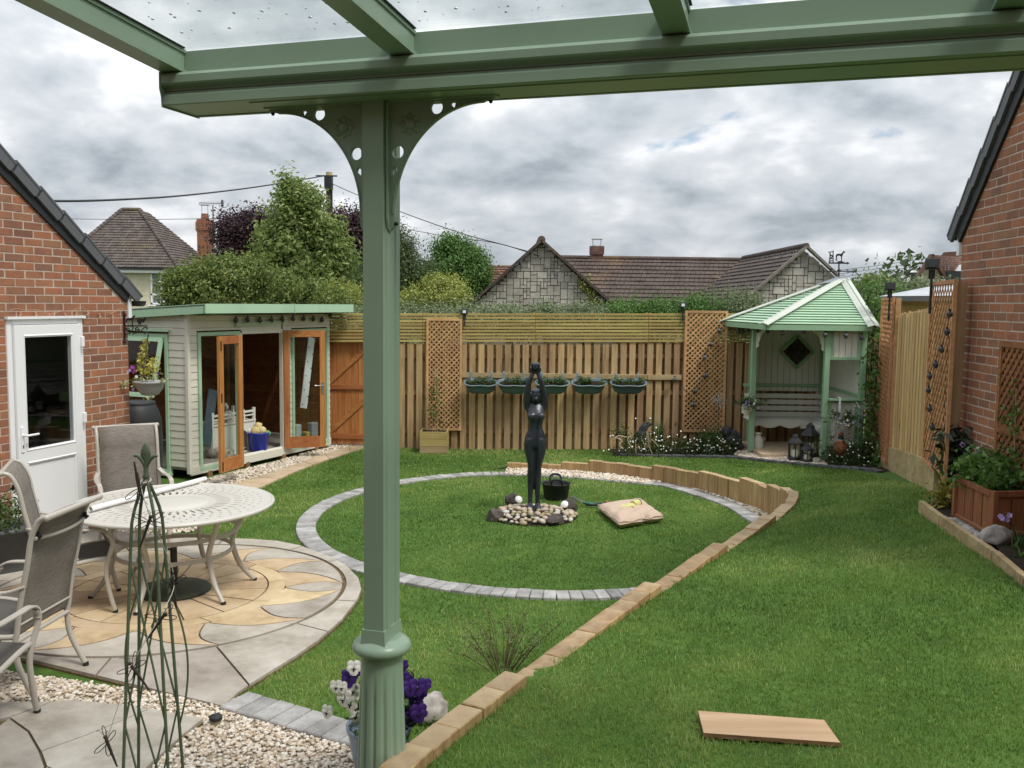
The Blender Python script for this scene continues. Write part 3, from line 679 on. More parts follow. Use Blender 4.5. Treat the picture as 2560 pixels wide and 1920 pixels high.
cm = MB(); cm.lathe([(.070,-.068),(.098,-.064),(.109,-.054),(.113,-.043),(.109,-.030),(.098,-.018),(.082,-.010),(.074,-.004)], (pc.x, pc.y, PZ0), 40)
so = part('post_collar', cm, GREEN, ver)
def rect_ring(z0, z1, g0, g1):
    m = MB(); q = [(PA0-g0,PB0-g0),(PA1+g0,PB0-g0),(PA1+g0,PB1+g0),(PA0-g0,PB1+g0)]; q1 = [(PA0-g1,PB0-g1),(PA1+g1,PB0-g1),(PA1+g1,PB1+g1),(PA0-g1,PB1+g1)]
    vs = [Vector((vp(a,b,0).x, vp(a,b,0).y, z0)) for a, b in q]+[Vector((vp(a,b,0).x, vp(a,b,0).y, z1)) for a, b in q1]
    m.add(vs, [(3,2,1,0),(4,5,6,7)]+[(i,(i+1)%4,4+(i+1)%4,4+i) for i in range(4)]); return m
part('post_socket', rect_ring(PZ0-.02, PZ0+.040, .010, .006), GREEN, ver)
nfl = 14
def flute(a, z): return 1-.085*max(0, math.cos(a*nfl))**.7 if z < -.15 and z > -.80 else 1
fm = MB(); prf = [(.125,-.98),(.125,-.90),(.118,-.86),(.104,-.81)]+[(.102-.021*t, -.80+.66*t) for t in np.linspace(0,1,10)]+[(.0805,-.115),(.0805,-.066)]
fm.lathe(prf, (pc.x, pc.y, PZ0), nfl*8, True, flute); part('fluted_base', fm, GREEN, ver)
# spandrel brackets with cut-outs and a raised flower
def bracket(side):
    Wd, Hd = .385, .435                                       # along the beam, down the post
    R_ = .95
    out = [(0,0),(Wd,0),(Wd+.012,-.010),(Wd-.02,-.016)]
    n = 26                                                     # concave curve (a quarter of an ellipse)
    for i in range(n+1):
        t = i/n*PI/2; out.append((.022+(Wd-.05)*(1-math.sin(t))**1.0*1.0, -.020-(Hd-.06)*(1-math.cos(t))))
    out += [(.020,-Hd),(.012,-Hd-.018),(0,-Hd-.02)]
    holes = [circ(.0235, 20, (.185,-.030)), circ(.0235, 20, (.036,-.178)),
             [(.258,-.012),(.240,-.012),(.236,-.022),(.246,-.035),(.254,-.033)], [(.014,-.262),(.016,-.236),(.024,-.226),(.034,-.232),(.036,-.245)]]
    me = plate_mesh('bracket', out, holes, .016, .001)
    sx_ = 1 if side > 0 else -1
    a = PA1+.006 if side > 0 else PA0-.006
    M = Matrix((E1*sx_, EZ, E2*(-1))).transposed().to_4x4(); M.translation = vp(a, PB0+.040, -.004)
    me.transform(Matrix.Translation(-Vector(ver.location)) @ M)
    if side < 0: me.flip_normals()
    o = link('bracket', me, GREEN, ver)
    f = MB(); c = Vector((.085,-.083,0)); ax = E1*sx_
    for k in range(8):
        an = 2*PI*k/8+PI/8*0; d = ax*math.cos(an)+EZ*math.sin(an); s_ = -ax*math.sin(an)+EZ*math.cos(an); cc_ = vp(a, PB0+.040, -.004)+ax*c.x+EZ*c.y
        f0 = E2*(-.0085); f1 = E2*(-.0125); f2 = E2*(-.017)
        vs = [cc_+d*.012+f0, cc_+d*.030+s_*.0125+f0, cc_+d*.044+f0, cc_+d*.030-s_*.0125+f0, cc_+d*.028+f2, cc_+d*.012+f1]
        f.add(vs, [(0,1,4),(1,2,4),(2,3,4),(3,0,4)])
    q = MB(); M2 = Matrix((ax, EZ, -E2)).transposed().to_4x4(); M2.translation = vp(a, PB0+.040, -.004)+ax*c.x+EZ*c.y
    q.lathe([(.0005,.0165),(.008,.0155),(.010,.013),(.0135,.014),(.0165,.012),(.017,.008)], (0,0,0), 20); q.v = [tuple(M2 @ Vector(v)) for v in q.v]
    part('flower', f, GREEN, o); part('flower_centre', q, GREEN, o)
    # raised rim following the curve and bolt caps
    rim = MB(); pts = [vp(a, PB0+.031, -.004)+ax*(p[0]-.004)+EZ*p[1] for p in out[4:4+n+1]]; rim.tube(pts, .0035, 6); part('bracket_rim', rim, GREEN, o)
    bt = MB(); bt.blob(vp(a+sx_*(Wd-.002), PB0+.040, -.020), (.0075,.0075,.010), 2, 0); bt.blob(vp(a+sx_*.026, PB0+.040, -Hd+.000), (.010,.0075,.0075), 2, 0); part('bolt_cap', bt, BLACKP, o)
    fl = MB(); fl.bar(vp(a+sx_*.003, PB0+.012, -.40), vp(a+sx_*.003, PB0+.066, -.40), .006, .12, EZ); 
    q = [(.012,0),(.012,-.42),(.02,-.455),(.04,-.467),(.06,-.455),(.068,-.42),(.068,0)]
    fm_ = MB().extr(q, vp(a+sx_*.003, PB0, 0), E2, EZ, E1, .006); part('wall_flange', fm_, GREEN, o)
    fm_ = MB().extr([(0,0),(Wd+.02,0),(Wd+.03,.028),(Wd+.02,.056),(0,.056)], vp(a, PB0+.012, -.0065), ax, E2, EZ, .005); part('beam_flange', fm_, GREEN, o)
bracket(1); bracket(-1)
# the house the veranda leans against, behind the viewer
hw4 = [vp(-6, -4.25, 0), vp(14, -4.25, 0), vp(14, -8, 0), vp(-6, -8, 0)]; HBR = stony('house_brick', ((.20,.09,.055),(.28,.13,.08),(.34,.17,.11)), 7)
structure('house_wall', MB().prism([v2(p) for p in hw4], -.3, 5.6), HBR)
# terrace the veranda stands on
tm = MB(); c0 = TCORN = Vector((pc.x-.13, pc.y+.09, 0)); tm.prism([v2(c0), v2(c0+E1*.36), (-.05,.3), (5.5,.3), (5.5,-1.5), (-2.0,-1.5), v2(c0-E2*4.2)], -.1, .56)
structure('terrace', tm, SETTD)
# ------------------------------------------------------------------ brick garages
brk = MB(); brk.box((0,0,0), (.215, .02, .065), bev=.003); BRICK_ME = brk.mesh('brick')
def brick_wall(par, P0, th, z0, rows, inside, vis, off, outn, half_at=None):
    """stretcher bond on the plane through P0; rows = course numbers, inside(u, z) keeps a brick"""
    d = Vector((math.cos(th), math.sin(th), 0)); rest = MB(); pl = wloc(par); cnt = 0; cache = {}
    for k in rows:
        z = z0+k*.075; o = off(k)
        for i in range(-22, 22):
            u0 = (i+o)*.225+.005; u1 = u0+.215
            segs = inside(u0, u1, z)
            if segs is None: continue
            a, b = segs; w_ = b-a
            if w_ < .03: continue
            c = Vector((P0[0], P0[1], 0))+d*((a+b)/2)+outn*(-.002+random.uniform(-.0015,.0015)); c.z = z
            if vis(a, b, z):
                key = round(w_, 2)
                if key not in cache:
                    bb_ = MB(); bb_.box((0,0,0), (w_, .02, .065), bev=.003); cache[key] = BRICK_ME if abs(w_-.215) < .004 else bb_.mesh('brick')
                link('brick', cache[key], BRICK, par, c-pl, (0, 0, th+random.uniform(-.003,.003))); cnt += 1
            else: rest.box(c, (w_, .02, .065), rz=th)
    if rest.v: part('brickwork', rest, BRICK, par, kind='stuff')
    return cnt
# left garage: gable wall with the white door
LP = Vector((-4.5898, 8.27484, 0)); LZ = CAMH-.09729; dL = E2.copy(); nL = Vector((dL.y, -dL.x, 0))     # outward towards the patio
UC = 1.565
garL = thing('brick_garage', 'red brick garage gable with a white half-glazed door and dark roof verge', 'garage', (LP.x, LP.y, 0))
def lw(u, z, out=0.0): return Vector((LP.x, LP.y, 0))+dL*u+nL*out+EZ*z
def vergeL(u): return CAMH+1.139+.035-u*(1.139/1.57)
D0, D1, DZ0, DZ1 = -.012, .908, .06, 2.212
def insL(u0, u1, z):
    a, b = max(u0, -2.6), min(u1, UC)
    top = vergeL(b)-.02
    if z-.03 > top: 
        return None
    if z-.0325 < DZ1 and b > D0-.004 and a < D1+.004:
        if a < D0-.03 and b < D1: b = D0-.008
        elif b > D1+.03 and a > D0: a = D1+.008
        else: return None
    if z < .0: return None
    return (a, b) if b > a else None
brick_wall(garL, LP, TH, LZ, range(-31, 34), insL, lambda a, b, z: b > -.12, lambda k: 0 if k % 2 == 0 else .5, nL)
wm = MB(); poly = [(-2.6, -.1), (D0, -.1), (D0, DZ1), (D1, DZ1), (D1, -.1), (UC-.006, -.1), (UC-.006, vergeL(UC)), (-2.6, vergeL(-2.6))]
me = plate_mesh('wall', poly, [], .10); M = Matrix((dL, EZ, nL)).transposed().to_4x4(); M.translation = Vector((LP.x, LP.y, 0))+nL*(-.0445); me.transform(Matrix.Translation(-Vector(garL.location)) @ M); link('wall', me, MORTAR, garL)
sd = MB(); sd.bar(lw(UC-.05, 1.2, -.11), lw(UC-.05, 1.2, -5), .1, 2.4); part('side_wall', sd, BRICK, garL)
# dark verge caps, roof and gutter
ca, sa = math.cos(math.atan(1.139/1.57)), math.sin(math.atan(1.139/1.57))
dS = (dL*ca-EZ*sa); nS = (dL*sa+EZ*ca)                         # down the slope, roof normal
V0 = lw(0, vergeL(0), 0)
rm_ = MB(); q0 = V0-dS*3.2+nS*.06; q1 = V0+dS*2.06+nS*.06
rm_.add([q0-nL*.02, q1-nL*.02, q1-nL*5, q0-nL*5, q0-nL*.02+nS*.03, q1-nL*.02+nS*.03, q1-nL*5+nS*.03, q0-nL*5+nS*.03], [(0,1,2,3),(4,5,6,7),(0,1,5,4),(1,2,6,5),(2,3,7,6),(3,0,4,7)]); part('roof', rm_, DARKGREY, garL)
for k in range(12):
    t0 = 2.08-.335*(k+1); b = MB(); up = .012
    pr = [(0,-.01),(.335,-.028),(.335,.082),(0,.105)]
    b.extr([(p[0], p[1]) for p in pr], V0+dS*t0+nL*.045+nS*up, dS, nS, nL, .03); b.extr([(0,.085),(.35,.062),(.35,.082),(0,.105)], V0+dS*t0+nL*.0+nS*up, dS, nS, nL, .13)
    vo = part('verge_cap', b, DARKGREY, garL)
    bb = MB(); bb.bar(V0+dS*(t0+.022)+nL*.061+nS*(up+.0), V0+dS*(t0+.022)+nL*.061+nS*(up+.075), .02, .004, nL); part('clip', bb, BLACKP, vo)
fs = MB(); fs.extr([(-3,-.085),(1.96,-.085),(1.96,-.0),(-3,-.0)], V0+nL*.015, dS, nS, nL, .03); part('undercloak', fs, BLACKP, garL)
gt = MB(); ge = lw(UC+.10, vergeL(UC+.10)+.0, .05)
pts = [(.058*math.cos(a), .058*math.sin(a)) for a in np.linspace(PI, 2*PI, 9)]; pts += [(.052*math.cos(a), .052*math.sin(a)) for a in np.linspace(2*PI, PI, 9)]
gt.extr(pts, ge-nL*1.6+dL*.03, dL, EZ, nL, 3.3); part('gutter', gt, BLACKP, garL)
sb = MB(); sb.bar(lw(UC+.035, vergeL(UC)-.26, -.02), lw(UC+.035, vergeL(UC)-.03, -.02), .05, .07, nL); part('soffit_end', sb, UPVC, garL)
# door
dr = MB()
for (a, b, c, d) in ((D0, D0+.055, DZ0, DZ1), (D1-.055, D1, DZ0, DZ1), (D0+.055, D1-.055, DZ1-.05, DZ1), (D0+.055, D1-.055, DZ0, DZ0+.03)):
    dr.box(lw((a+b)/2, (c+d)/2, -.02), (b-a, .075, d-c), rz=TH, bev=.004)
dr.box(lw((D0+D1)/2, DZ1+.012, .012), (D1-D0+.03, .07, .024), rz=TH)
door = part('door', dr, UPVC, garL)
L0, L1, LB_, LT = D0+.06, D1-.06, DZ0+.035, DZ1-.055; G0, G1, GZ0, GZ1 = L0+.10, L1-.10, .97+.02, LT-.10
lf = MB()
for (a, b, c, d) in ((L0, G0, LB_, LT), (G1, L1, LB_, LT), (G0, G1, GZ1, LT), (G0, G1, GZ0-.12, GZ0), (G0, G1, LB_, LB_+.13)):
    lf.box(lw((a+b)/2, (c+d)/2, .006), (b-a, .07, d-c), rz=TH, bev=.003)
lo = part('door_leaf', lf, UPVC, door)
def bead(z0, z1):
    m = MB()
    for (a, b) in ((lw(G0, z0, .030), lw(G1, z0, .030)), (lw(G1, z0, .030), lw(G1, z1, .030)), (lw(G1, z1, .030), lw(G0, z1, .030)), (lw(G0, z1, .030), lw(G0, z0, .030))): m.tube([a, b], .018, 6, False, False, False)
    return m
part('glazing_bead', bead(GZ0, GZ1), UPVC, door); part('panel_bead', bead(LB_+.13, GZ0-.12), UPVC, door)
pp = MB(); pp.box(lw((G0+G1)/2, (LB_+.13+GZ0-.12)/2, .012), (G1-G0, .03, GZ0-.12-LB_-.13), rz=TH); part('lower_panel', pp, UPVC, door)
gp = MB(); gp.box(lw((G0+G1)/2, (GZ0+GZ1)/2, .008), (G1-G0, .02, GZ1-GZ0), rz=TH); part('glass_pane', gp, GLASS, door)
hd = MB(); hd.box(lw(L0+.045, 1.10, .046), (.036, .012, .24), rz=TH, bev=.004); hd.tube([lw(L0+.045, 1.14, .05), lw(L0+.045, 1.14, .095), lw(L0+.06, 1.14, .105), lw(L0+.18, 1.14, .10)], .0105, 8); hh = part('door_handle', hd, UPVC, door)
kh = MB(); kh.box(lw(L0+.045, 1.035, .053), (.012, .004, .03), rz=TH); part('keyhole', kh, BLACKM, door)
for z in (1.98, 1.22, .35):
    h_ = MB(); h_.box(lw(L1+.012, z, .055), (.034, .03, .105), rz=TH, bev=.006); part('hinge', h_, UPVC, door)
# dark room behind the door
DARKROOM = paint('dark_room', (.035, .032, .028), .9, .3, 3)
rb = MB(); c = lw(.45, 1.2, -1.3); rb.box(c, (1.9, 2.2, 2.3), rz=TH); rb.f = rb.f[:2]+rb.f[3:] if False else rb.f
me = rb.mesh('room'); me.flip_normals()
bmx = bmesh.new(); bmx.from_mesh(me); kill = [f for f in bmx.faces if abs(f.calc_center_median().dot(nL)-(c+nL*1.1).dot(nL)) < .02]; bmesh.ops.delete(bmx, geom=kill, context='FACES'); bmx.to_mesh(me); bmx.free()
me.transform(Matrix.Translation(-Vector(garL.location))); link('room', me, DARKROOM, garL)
# little wire lights left pinned over the door
fw = MB(); pts = [lw(u, 2.285+.02*math.sin(u*9)+.01*math.sin(u*23), .03) for u in np.linspace(0, 1.5, 40)]; fw.tube(pts, .0025, 4)
fwt = thing('fairy_lights', 'thin copper wire of tiny lights pinned across the brick above the door', 'string lights', lw(.7, 2.28, .03))
WIREC = paint('copper_wire', (.50, .30, .18), .5, .1); part('wire', fw, WIREC, fwt)
for i, u in enumerate((.12,.30,.47,.66,.80,.95,1.12,1.30)):
    b = MB(); z = 2.27+.02*math.sin(u*9); b.tube([lw(u, z, .03), lw(u+.02, z-.03, .04), lw(u-.01, z-.045, .04)], .006, 5); part('bulb', b, WIREC, fwt)

# right garage
RTH = -1.66593; dR = Vector((math.cos(RTH), math.sin(RTH), 0)); RP = Vector((4.13229, 8.47815, 0)); RZ = CAMH-.0353; nR = Vector((dR.y, -dR.x, 0))
if nR.x > 0: nR = -nR
garR = thing('brick_garage', 'taller brick gable wall at the right edge behind the brown trellis', 'garage', (RP.x, RP.y, 0))
def rw(u, z, out=0.0): return Vector((RP.x, RP.y, 0))+dR*u+nR*out+EZ*z
def vergeR(u): return CAMH+.79+(u-.03)*.976
def insR(u0, u1, z):
    a, b = max(u0, .012), min(u1, 3.4)
    if z+.0 > vergeR(max(a, 0))+.05 or z < .5 or b <= a: return None
    return a, b
brick_wall(garR, RP, RTH, RZ-.0375, range(-26, 54), insR, lambda a, b, z: a < 1.28, lambda k: .5 if k % 2 == 0 else 0, nR)
poly = [(.018,.3),(3.4,.3),(3.4,vergeR(3.4)),(.018,vergeR(.018))]
me = plate_mesh('wall', poly, [], .10); M = Matrix((dR, EZ, nR)).transposed().to_4x4(); M.translation = Vector((RP.x, RP.y, 0))+nR*(-.0445)
me.transform(Matrix.Translation(-Vector(garR.location)) @ M)
link('wall', me, MORTAR, garR)
sd = MB(); sd.bar(rw(.06, 1.75, -.11), rw(.06, 1.75, -4), .1, 2.7); part('side_wall', sd, BRICK, garR)
sR = math.atan(.976); dSR = (dR*math.cos(sR)+EZ*math.sin(sR)); nSR = (-dR*math.sin(sR)+EZ*math.cos(sR)); VR0 = rw(0, vergeR(0), 0)
rm_ = MB(); q0 = VR0-dSR*.16+nSR*.075; q1 = VR0+dSR*3.6+nSR*.075
rm_.add([q0-nR*.02, q1-nR*.02, q1-nR*4, q0-nR*4, q0-nR*.02+nSR*.03, q1-nR*.02+nSR*.03, q1-nR*4+nSR*.03, q0-nR*4+nSR*.03], [(0,1,2,3),(4,5,6,7),(0,1,5,4),(1,2,6,5),(2,3,7,6),(3,0,4,7)]); part('roof', rm_, DARKGREY, garR)
for k in range(11):
    t0 = -.21+.32*k; b = MB()
    b.extr([(0,-.03),(.32,-.008),(.32,.108),(0,.082)], VR0+dSR*t0+nR*.045+nSR*.02, dSR, nSR, nR, .03); b.extr([(-.015,.062),(.32,.088),(.32,.108),(-.015,.082)], VR0+dSR*t0+nSR*.02, dSR, nSR, nR, .13)
    vo = part('verge_cap', b, DARKGREY, garR)
fs = MB(); fs.extr([(-.12,-.11),(3.6,-.11),(3.6,.0),(-.12,.0)], VR0+nR*.02, dSR, nSR, nR, .03); part('undercloak', fs, BLACKP, garR)
gt = MB(); gt.extr(pts2 := [(-x, z) for x, z in [(.058*math.cos(a), .058*math.sin(a)) for a in np.linspace(PI, 2*PI, 9)]+[(.052*math.cos(a), .052*math.sin(a)) for a in np.linspace(2*PI, PI, 9)]], rw(-.20, vergeR(-.14)+.06, -1.5), dR, EZ, nR, 3.1); part('gutter', gt, BLACKP, garR)
sb = MB(); sb.bar(rw(-.045, vergeR(0)-.28, -.02), rw(-.045, vergeR(0)-.03, -.02), .06, .09, nR); part('soffit_end', sb, UPVC, garR)
# ------------------------------------------------------------------ back fence of upright boards, slatted topper, trellises
FY0, FX0, FY1, FX1 = 14.90, -1.83, 14.80, 5.45                # line of the back fence
def fy(x): return FY0+(FY1-FY0)*(x-FX0)/(FX1-FX0)
def ftop(x): return aty(865+ (x+1.83)*1, 746, 14.9).z if False else 1.735+.022*(x+1.83)*.55
FANG = math.atan2(FY1-FY0, FX1-FX0)
fence = thing('board_fence', 'long back fence of alternating upright brown timber boards', 'fence', (1.7, fy(1.7), 0))
fl_ = fence.location; pitch = .1445; FBX = -1.95; nb = int((5.45-FBX)/pitch)
bmz = {}
def board_me(h, w_=.100, t=.018):
    k = (round(h, 2), w_)
    if k not in bmz:
        b = MB(); b.box((0,0,h/2), (w_, t, h), bev=.003); bmz[k] = b.mesh('board')
    return bmz[k]
for i in range(nb):
    x = FBX+pitch*i; h = ftop(x)+random.uniform(-.006,.006); z0 = hz(x, fy(x)-.05)+random.uniform(-.01,.01) if x > -1.5 else .0
    link('board', board_me(h-z0), FENCE, fence, (x-fl_.x, fy(x)-.036-fl_.y, z0), (0, 0, FANG+random.uniform(-.006,.006)))
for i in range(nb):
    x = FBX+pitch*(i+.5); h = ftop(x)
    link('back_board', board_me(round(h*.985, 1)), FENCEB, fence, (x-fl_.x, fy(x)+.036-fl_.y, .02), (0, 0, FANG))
rl = MB(); rlz = (.28, .92, 1.52)
for z in rlz:
    b = MB(); b.bar((FBX-.05, fy(FBX), z), (5.5, fy(5.5), z+.09), .036, .075); part('rail', b, FENCEB, fence)
# slatted topper in panels
top = thing('slat_fence_topper', 'yellowish horizontal slat screen fixed along the top of the back fence', 'fence', (1.7, fy(1.7)-.02, 1.7))
pw = 1.83; x0p = .37-pw*2
for p in range(5):
    xa = x0p+pw*p; xb = min(xa+pw-.006, 5.5)
    if xa > 5.4: break
    for k in range(9):
        za = ftop(xa)+.015+.0535*k; zb = ftop(xb)+.015+.0535*k
        b = MB(); b.bar((xa, fy(xa)-.055, za+.02), (xb, fy(xb)-.055, zb+.02), .016, .037+random.uniform(-.002,.002), bev=.002); part('slat', b, SLAT, top)
    for xm in (xa+.02, (xa+xb)/2, xb-.02):
        b = MB(); b.bar((xm, fy(xm)-.037, ftop(xm)), (xm, fy(xm)-.037, ftop(xm)+.49), .04, .018, (0,1,0)); part('upright', b, SLAT, top)
# diagonal trellis builder: o = bottom left corner, ux along, uz up, un towards the viewer
def trellis(name, label, o, ux, W_, H_, un, mat, pitch=.082, sw=.021, fw=.036, split=None, group='trellis panels'):
    t = thing(name, label, 'trellis', o, 0, group); o = Vector(o); ux = Vector(ux).normalized(); un = Vector(un).normalized(); uz = EZ
    def fr(a, b, c, d): 
        m = MB(); m.extr([(a,c),(b,c),(b,d),(a,d)], o+un*.0, ux, uz, un, .030); part('frame_bar', m, mat, t)
    fr(0, fw, 0, H_); fr(W_-fw, W_, 0, H_); fr(fw, W_-fw, 0, fw); fr(fw, W_-fw, H_-fw, H_)
    if split: fr(fw, W_-fw, split, split+fw*1.5)
    x0, x1, z0, z1 = fw*.7, W_-fw*.7, fw*.7, H_-fw*.7
    for s_ in (1, -1):
        n = int((W_+H_)/pitch)+2; k0 = -int(H_/pitch)-2
        for k in range(k0, n+2):
            c = k*pitch
            # line x = x0 + c + s*(z-z0)  (45 degrees)
            pts = []
            for z in (z0, z1):
                x = x0+c+(z-z0) if s_ > 0 else x1-c-(z-z0)
                pts.append((x, z))
            (xa, za), (xb, zb) = pts
            def clip(xa, za, xb, zb):
                ta, tb = 0.0, 1.0
                dx = xb-xa
                for lim, sg in ((x0, 1), (x1, -1)):
                    # keep sg*(x-lim) >= 0
                    fa = sg*(xa-lim); fb = sg*(xb-lim)
                    if fa < 0 and fb < 0: return None
                    if fa < 0: ta = max(ta, fa/(fa-fb))
                    if fb < 0: tb = min(tb, fa/(fa-fb))
                if tb-ta < .01: return None
                return (xa+dx*ta, za+(zb-za)*ta, xa+dx*tb, za+(zb-za)*tb)
            r = clip(xa, za, xb, zb)
            if not r: continue
            L = math.hypot(r[2]-r[0], r[3]-r[1])
            if L < .03: continue
            m = MB(); d = un*(.005 if s_ > 0 else -.0015)
            m.bar(o+ux*r[0]+uz*r[1]+d, o+ux*r[2]+uz*r[3]+d, sw, .006, un); part('lath', m, mat, t)
    return t
ZA = crop(900,560,.4521)
def fplane(vx, vy, off=0.08): return aty(vx, vy, 14.86-off)
a = fplane(*ZA(365,1140)); b = fplane(*ZA(560,1147)); c = fplane(*ZA(366,522))
trellis('trellis_panel', 'orange-brown lattice trellis on the back fence left of the hanging planters', (a.x, fy(a.x)-.085, a.z), (1,FANG,0), b.x-a.x, c.z-a.z, (0,-1,0), TRELLIS)
TR1 = (a.x, b.x, a.z, c.z)
a = fplane(*ZA(1778,1148)); b = fplane(*ZA(2010,1148)); c = fplane(*ZA(1790,478))
trellis('trellis_panel', 'orange-brown lattice trellis on the back fence beside the arbour and flower bed', (a.x, fy(a.x)-.085, a.z), (1,FANG,0), b.x-a.x, c.z-a.z, (0,-1,0), TRELLIS)
# plank that carries the hanging troughs
z1 = fplane(*ZA(560,850)).z; z2 = fplane(*ZA(560,822)).z; xa = fplane(*ZA(556,835)).x; xj = fplane(*ZA(1590,830)).x; xb = fplane(*ZA(1778,830)).x
shelf = thing('hanging_rail', 'pale horizontal timber plank screwed across the back fence holding the troughs', 'rail', ((xa+xb)/2, fy(1)-.06, (z1+z2)/2))
for (p, q) in ((xa, xj-.003), (xj+.003, xb)):
    m = MB(); m.bar((p, fy(p)-.062, (z1+z2)/2), (q, fy(q)-.062, (z1+z2)/2+.006), .03, z2-z1, bev=.003); part('plank', m, EDGE, shelf)
SHZ = z2; 
# hanging troughs: two-lobed tubs with a pair of hooks
def trough_outline(w_, d_, n=36):
    out = []
    for k in range(n):
        a = 2*PI*k/n; x = math.cos(a); y = math.sin(a)
        r = 1-.17*abs(math.sin(a))**3
        out.append((w_/2*(abs(x)**.75)*(1 if x > 0 else -1), d_/2*(abs(y)**.8)*(1 if y > 0 else -1)*(1-.20*math.exp(-(x/.22)**2))))
    return out
PLANTLEAF = leafmat('young_leaf', (.030,.060,.016), (.060,.110,.028), (.12,.18,.055), .2)
def leaf_mesh(name, C, size, seed, aspect=.45, nrm=None, jitter=.8, up=.3, sizes=None):
    """C (n,3) leaf centres -> quads with a random or given facing"""
    r = np.random.default_rng(seed); n = len(C)
    nv = r.normal(size=(n, 3))*jitter
    if nrm is not None: nv = nv+np.asarray(nrm)*1.0
    nv[:, 2] += up; nv /= np.linalg.norm(nv, axis=1, keepdims=True)+1e-9
    t = r.normal(size=(n, 3)); t -= nv*(t*nv).sum(1, keepdims=True); t /= np.linalg.norm(t, axis=1, keepdims=True)+1e-9
    s = np.cross(nv, t); L = (size*r.uniform(.6, 1.3, n) if sizes is None else sizes)[:, None]
    V_ = np.stack([C-t*L*.5, C+s*L*aspect*.5+nv*L*.08, C+t*L*.5-nv*L*.05, C-s*L*aspect*.5+nv*L*.08], 1).reshape(-1, 3)
    i = np.arange(n)*4; F_ = np.stack([i, i+1, i+2, i+3], -1)
    return np_mesh(name, V_, [F_], np.repeat(r.uniform(0, 1, n), 4))
def foliage(name, parent, mat, clusters, per, spread, size, seed, aspect=.45, jitter=.8, up=.3, flat=1.0, kind=None, out_from=None):
    r = np.random.default_rng(seed); C = np.asarray(clusters, float); k = np.repeat(np.arange(len(C)), per)
    off = r.normal(size=(len(k), 3))*spread; off[:, 2] *= flat; P = C[k]+off
    nr = off/(np.linalg.norm(off, axis=1, keepdims=True)+1e-6)*.6
    if out_from is not None:
        o = P-np.asarray(out_from); nr = nr+o/(np.linalg.norm(o, axis=1, keepdims=True)+1e-6)*.7
    if parent is not None: P = P-np.array(wloc(parent))
    return link(name, leaf_mesh(name, P, size, seed+1, aspect, nr, jitter, up), mat, parent, kind=kind)
names5 = ['leftmost', 'second from left', 'middle', 'fourth from left', 'rightmost']
XS = [(578,755), (763,925), (973,1155), (1172,1358), (1387,1580)]
for i, (u0, u1) in enumerate(XS):
    pA = fplane(*ZA(u0, 880), .25); pB = fplane(*ZA(u1, 880), .25); zr = fplane(*ZA(u0, 868), .25).z; zl = fplane(*ZA(u0, 932), .25).z
    cx = (pA.x+pB.x)/2; W_ = .52 if i == 1 else (pB.x-pA.x); yy = fy(cx)-.075-.12
    if i == 1: cx = pA.x+.26
    t = thing('hanging_trough', f'{names5[i]} of the five blue-grey plastic troughs hooked on the fence rail', 'planter', (cx, yy, zl), 0, 'blue-grey hanging troughs on the back fence')
    ro = trough_outline(W_, .25); hh = zr-zl; m = MB(); n = len(ro); lv = [(.52, 0), (.66, .012), (.80, .04), (.90, hh*.5), (.95, hh-.02), (1.03, hh-.018), (1.03, hh), (.95, hh), (.93, hh-.05)]
    vs = [(x*s_, y*s_, z) for s_, z in lv for x, y in ro]; fs_ = [tuple(range(n))[::-1]]
    for j in range(len(lv)-1):
        for k in range(n): fs_.append((j*n+k, j*n+(k+1) % n, (j+1)*n+(k+1) % n, (j+1)*n+k))
    fs_.append(tuple((len(lv)-1)*n+k for k in range(n))); m.add(vs, fs_, True); tb_ = part('tub', m, SLATEBLUE, t, True); tb_.rotation_euler = (.42,0,0)
    m = MB(); m.tube([(x*1.03, y*1.03, hh-.006) for x, y in ro], .010, 6, False, True); part('rim', m, SLATELT, tb_, True)
    sm2 = MB(); sm2.add([(x*.935, y*.935, hh-.035) for x, y in ro], [tuple(range(n))]); part('soil', sm2, SOIL, tb_, True)
    for sx_ in (-.32, .32):
        h_ = MB(); x = sx_*W_; top_z = SHZ-zl
        pts = smoothpath([(x, .10, hh-.03), (x, .115, hh+.06), (x, .118, top_z-.02), (x, .128, top_z+.022), (x, .165, top_z+.018), (x, .168, top_z-.03)], 5)
        for p, q in zip(pts, pts[1:]): h_.bar(p, q+(q-p)*.15, .034, .007, (0,1,0.3))
        h_.extr([(-.06,0),(.06,0),(.02,.06),(-.02,.06)], (x,.108,hh-.02), (1,0,0), (0,0,1), (0,1,0), .008)
        part('hook', h_, SLATELT, t, True)
    rr = np.random.default_rng(i+60); cl = np.stack([cx+rr.uniform(-.40,.40,16)*W_, yy-.06+rr.uniform(-.07,.05,16), np.full(16, zl+hh-.01)+rr.uniform(-.02,.05,16)], -1)
    foliage('seedlings', t, PLANTLEAF, cl, 34, .026, .032, 70+i, .5, kind='stuff')
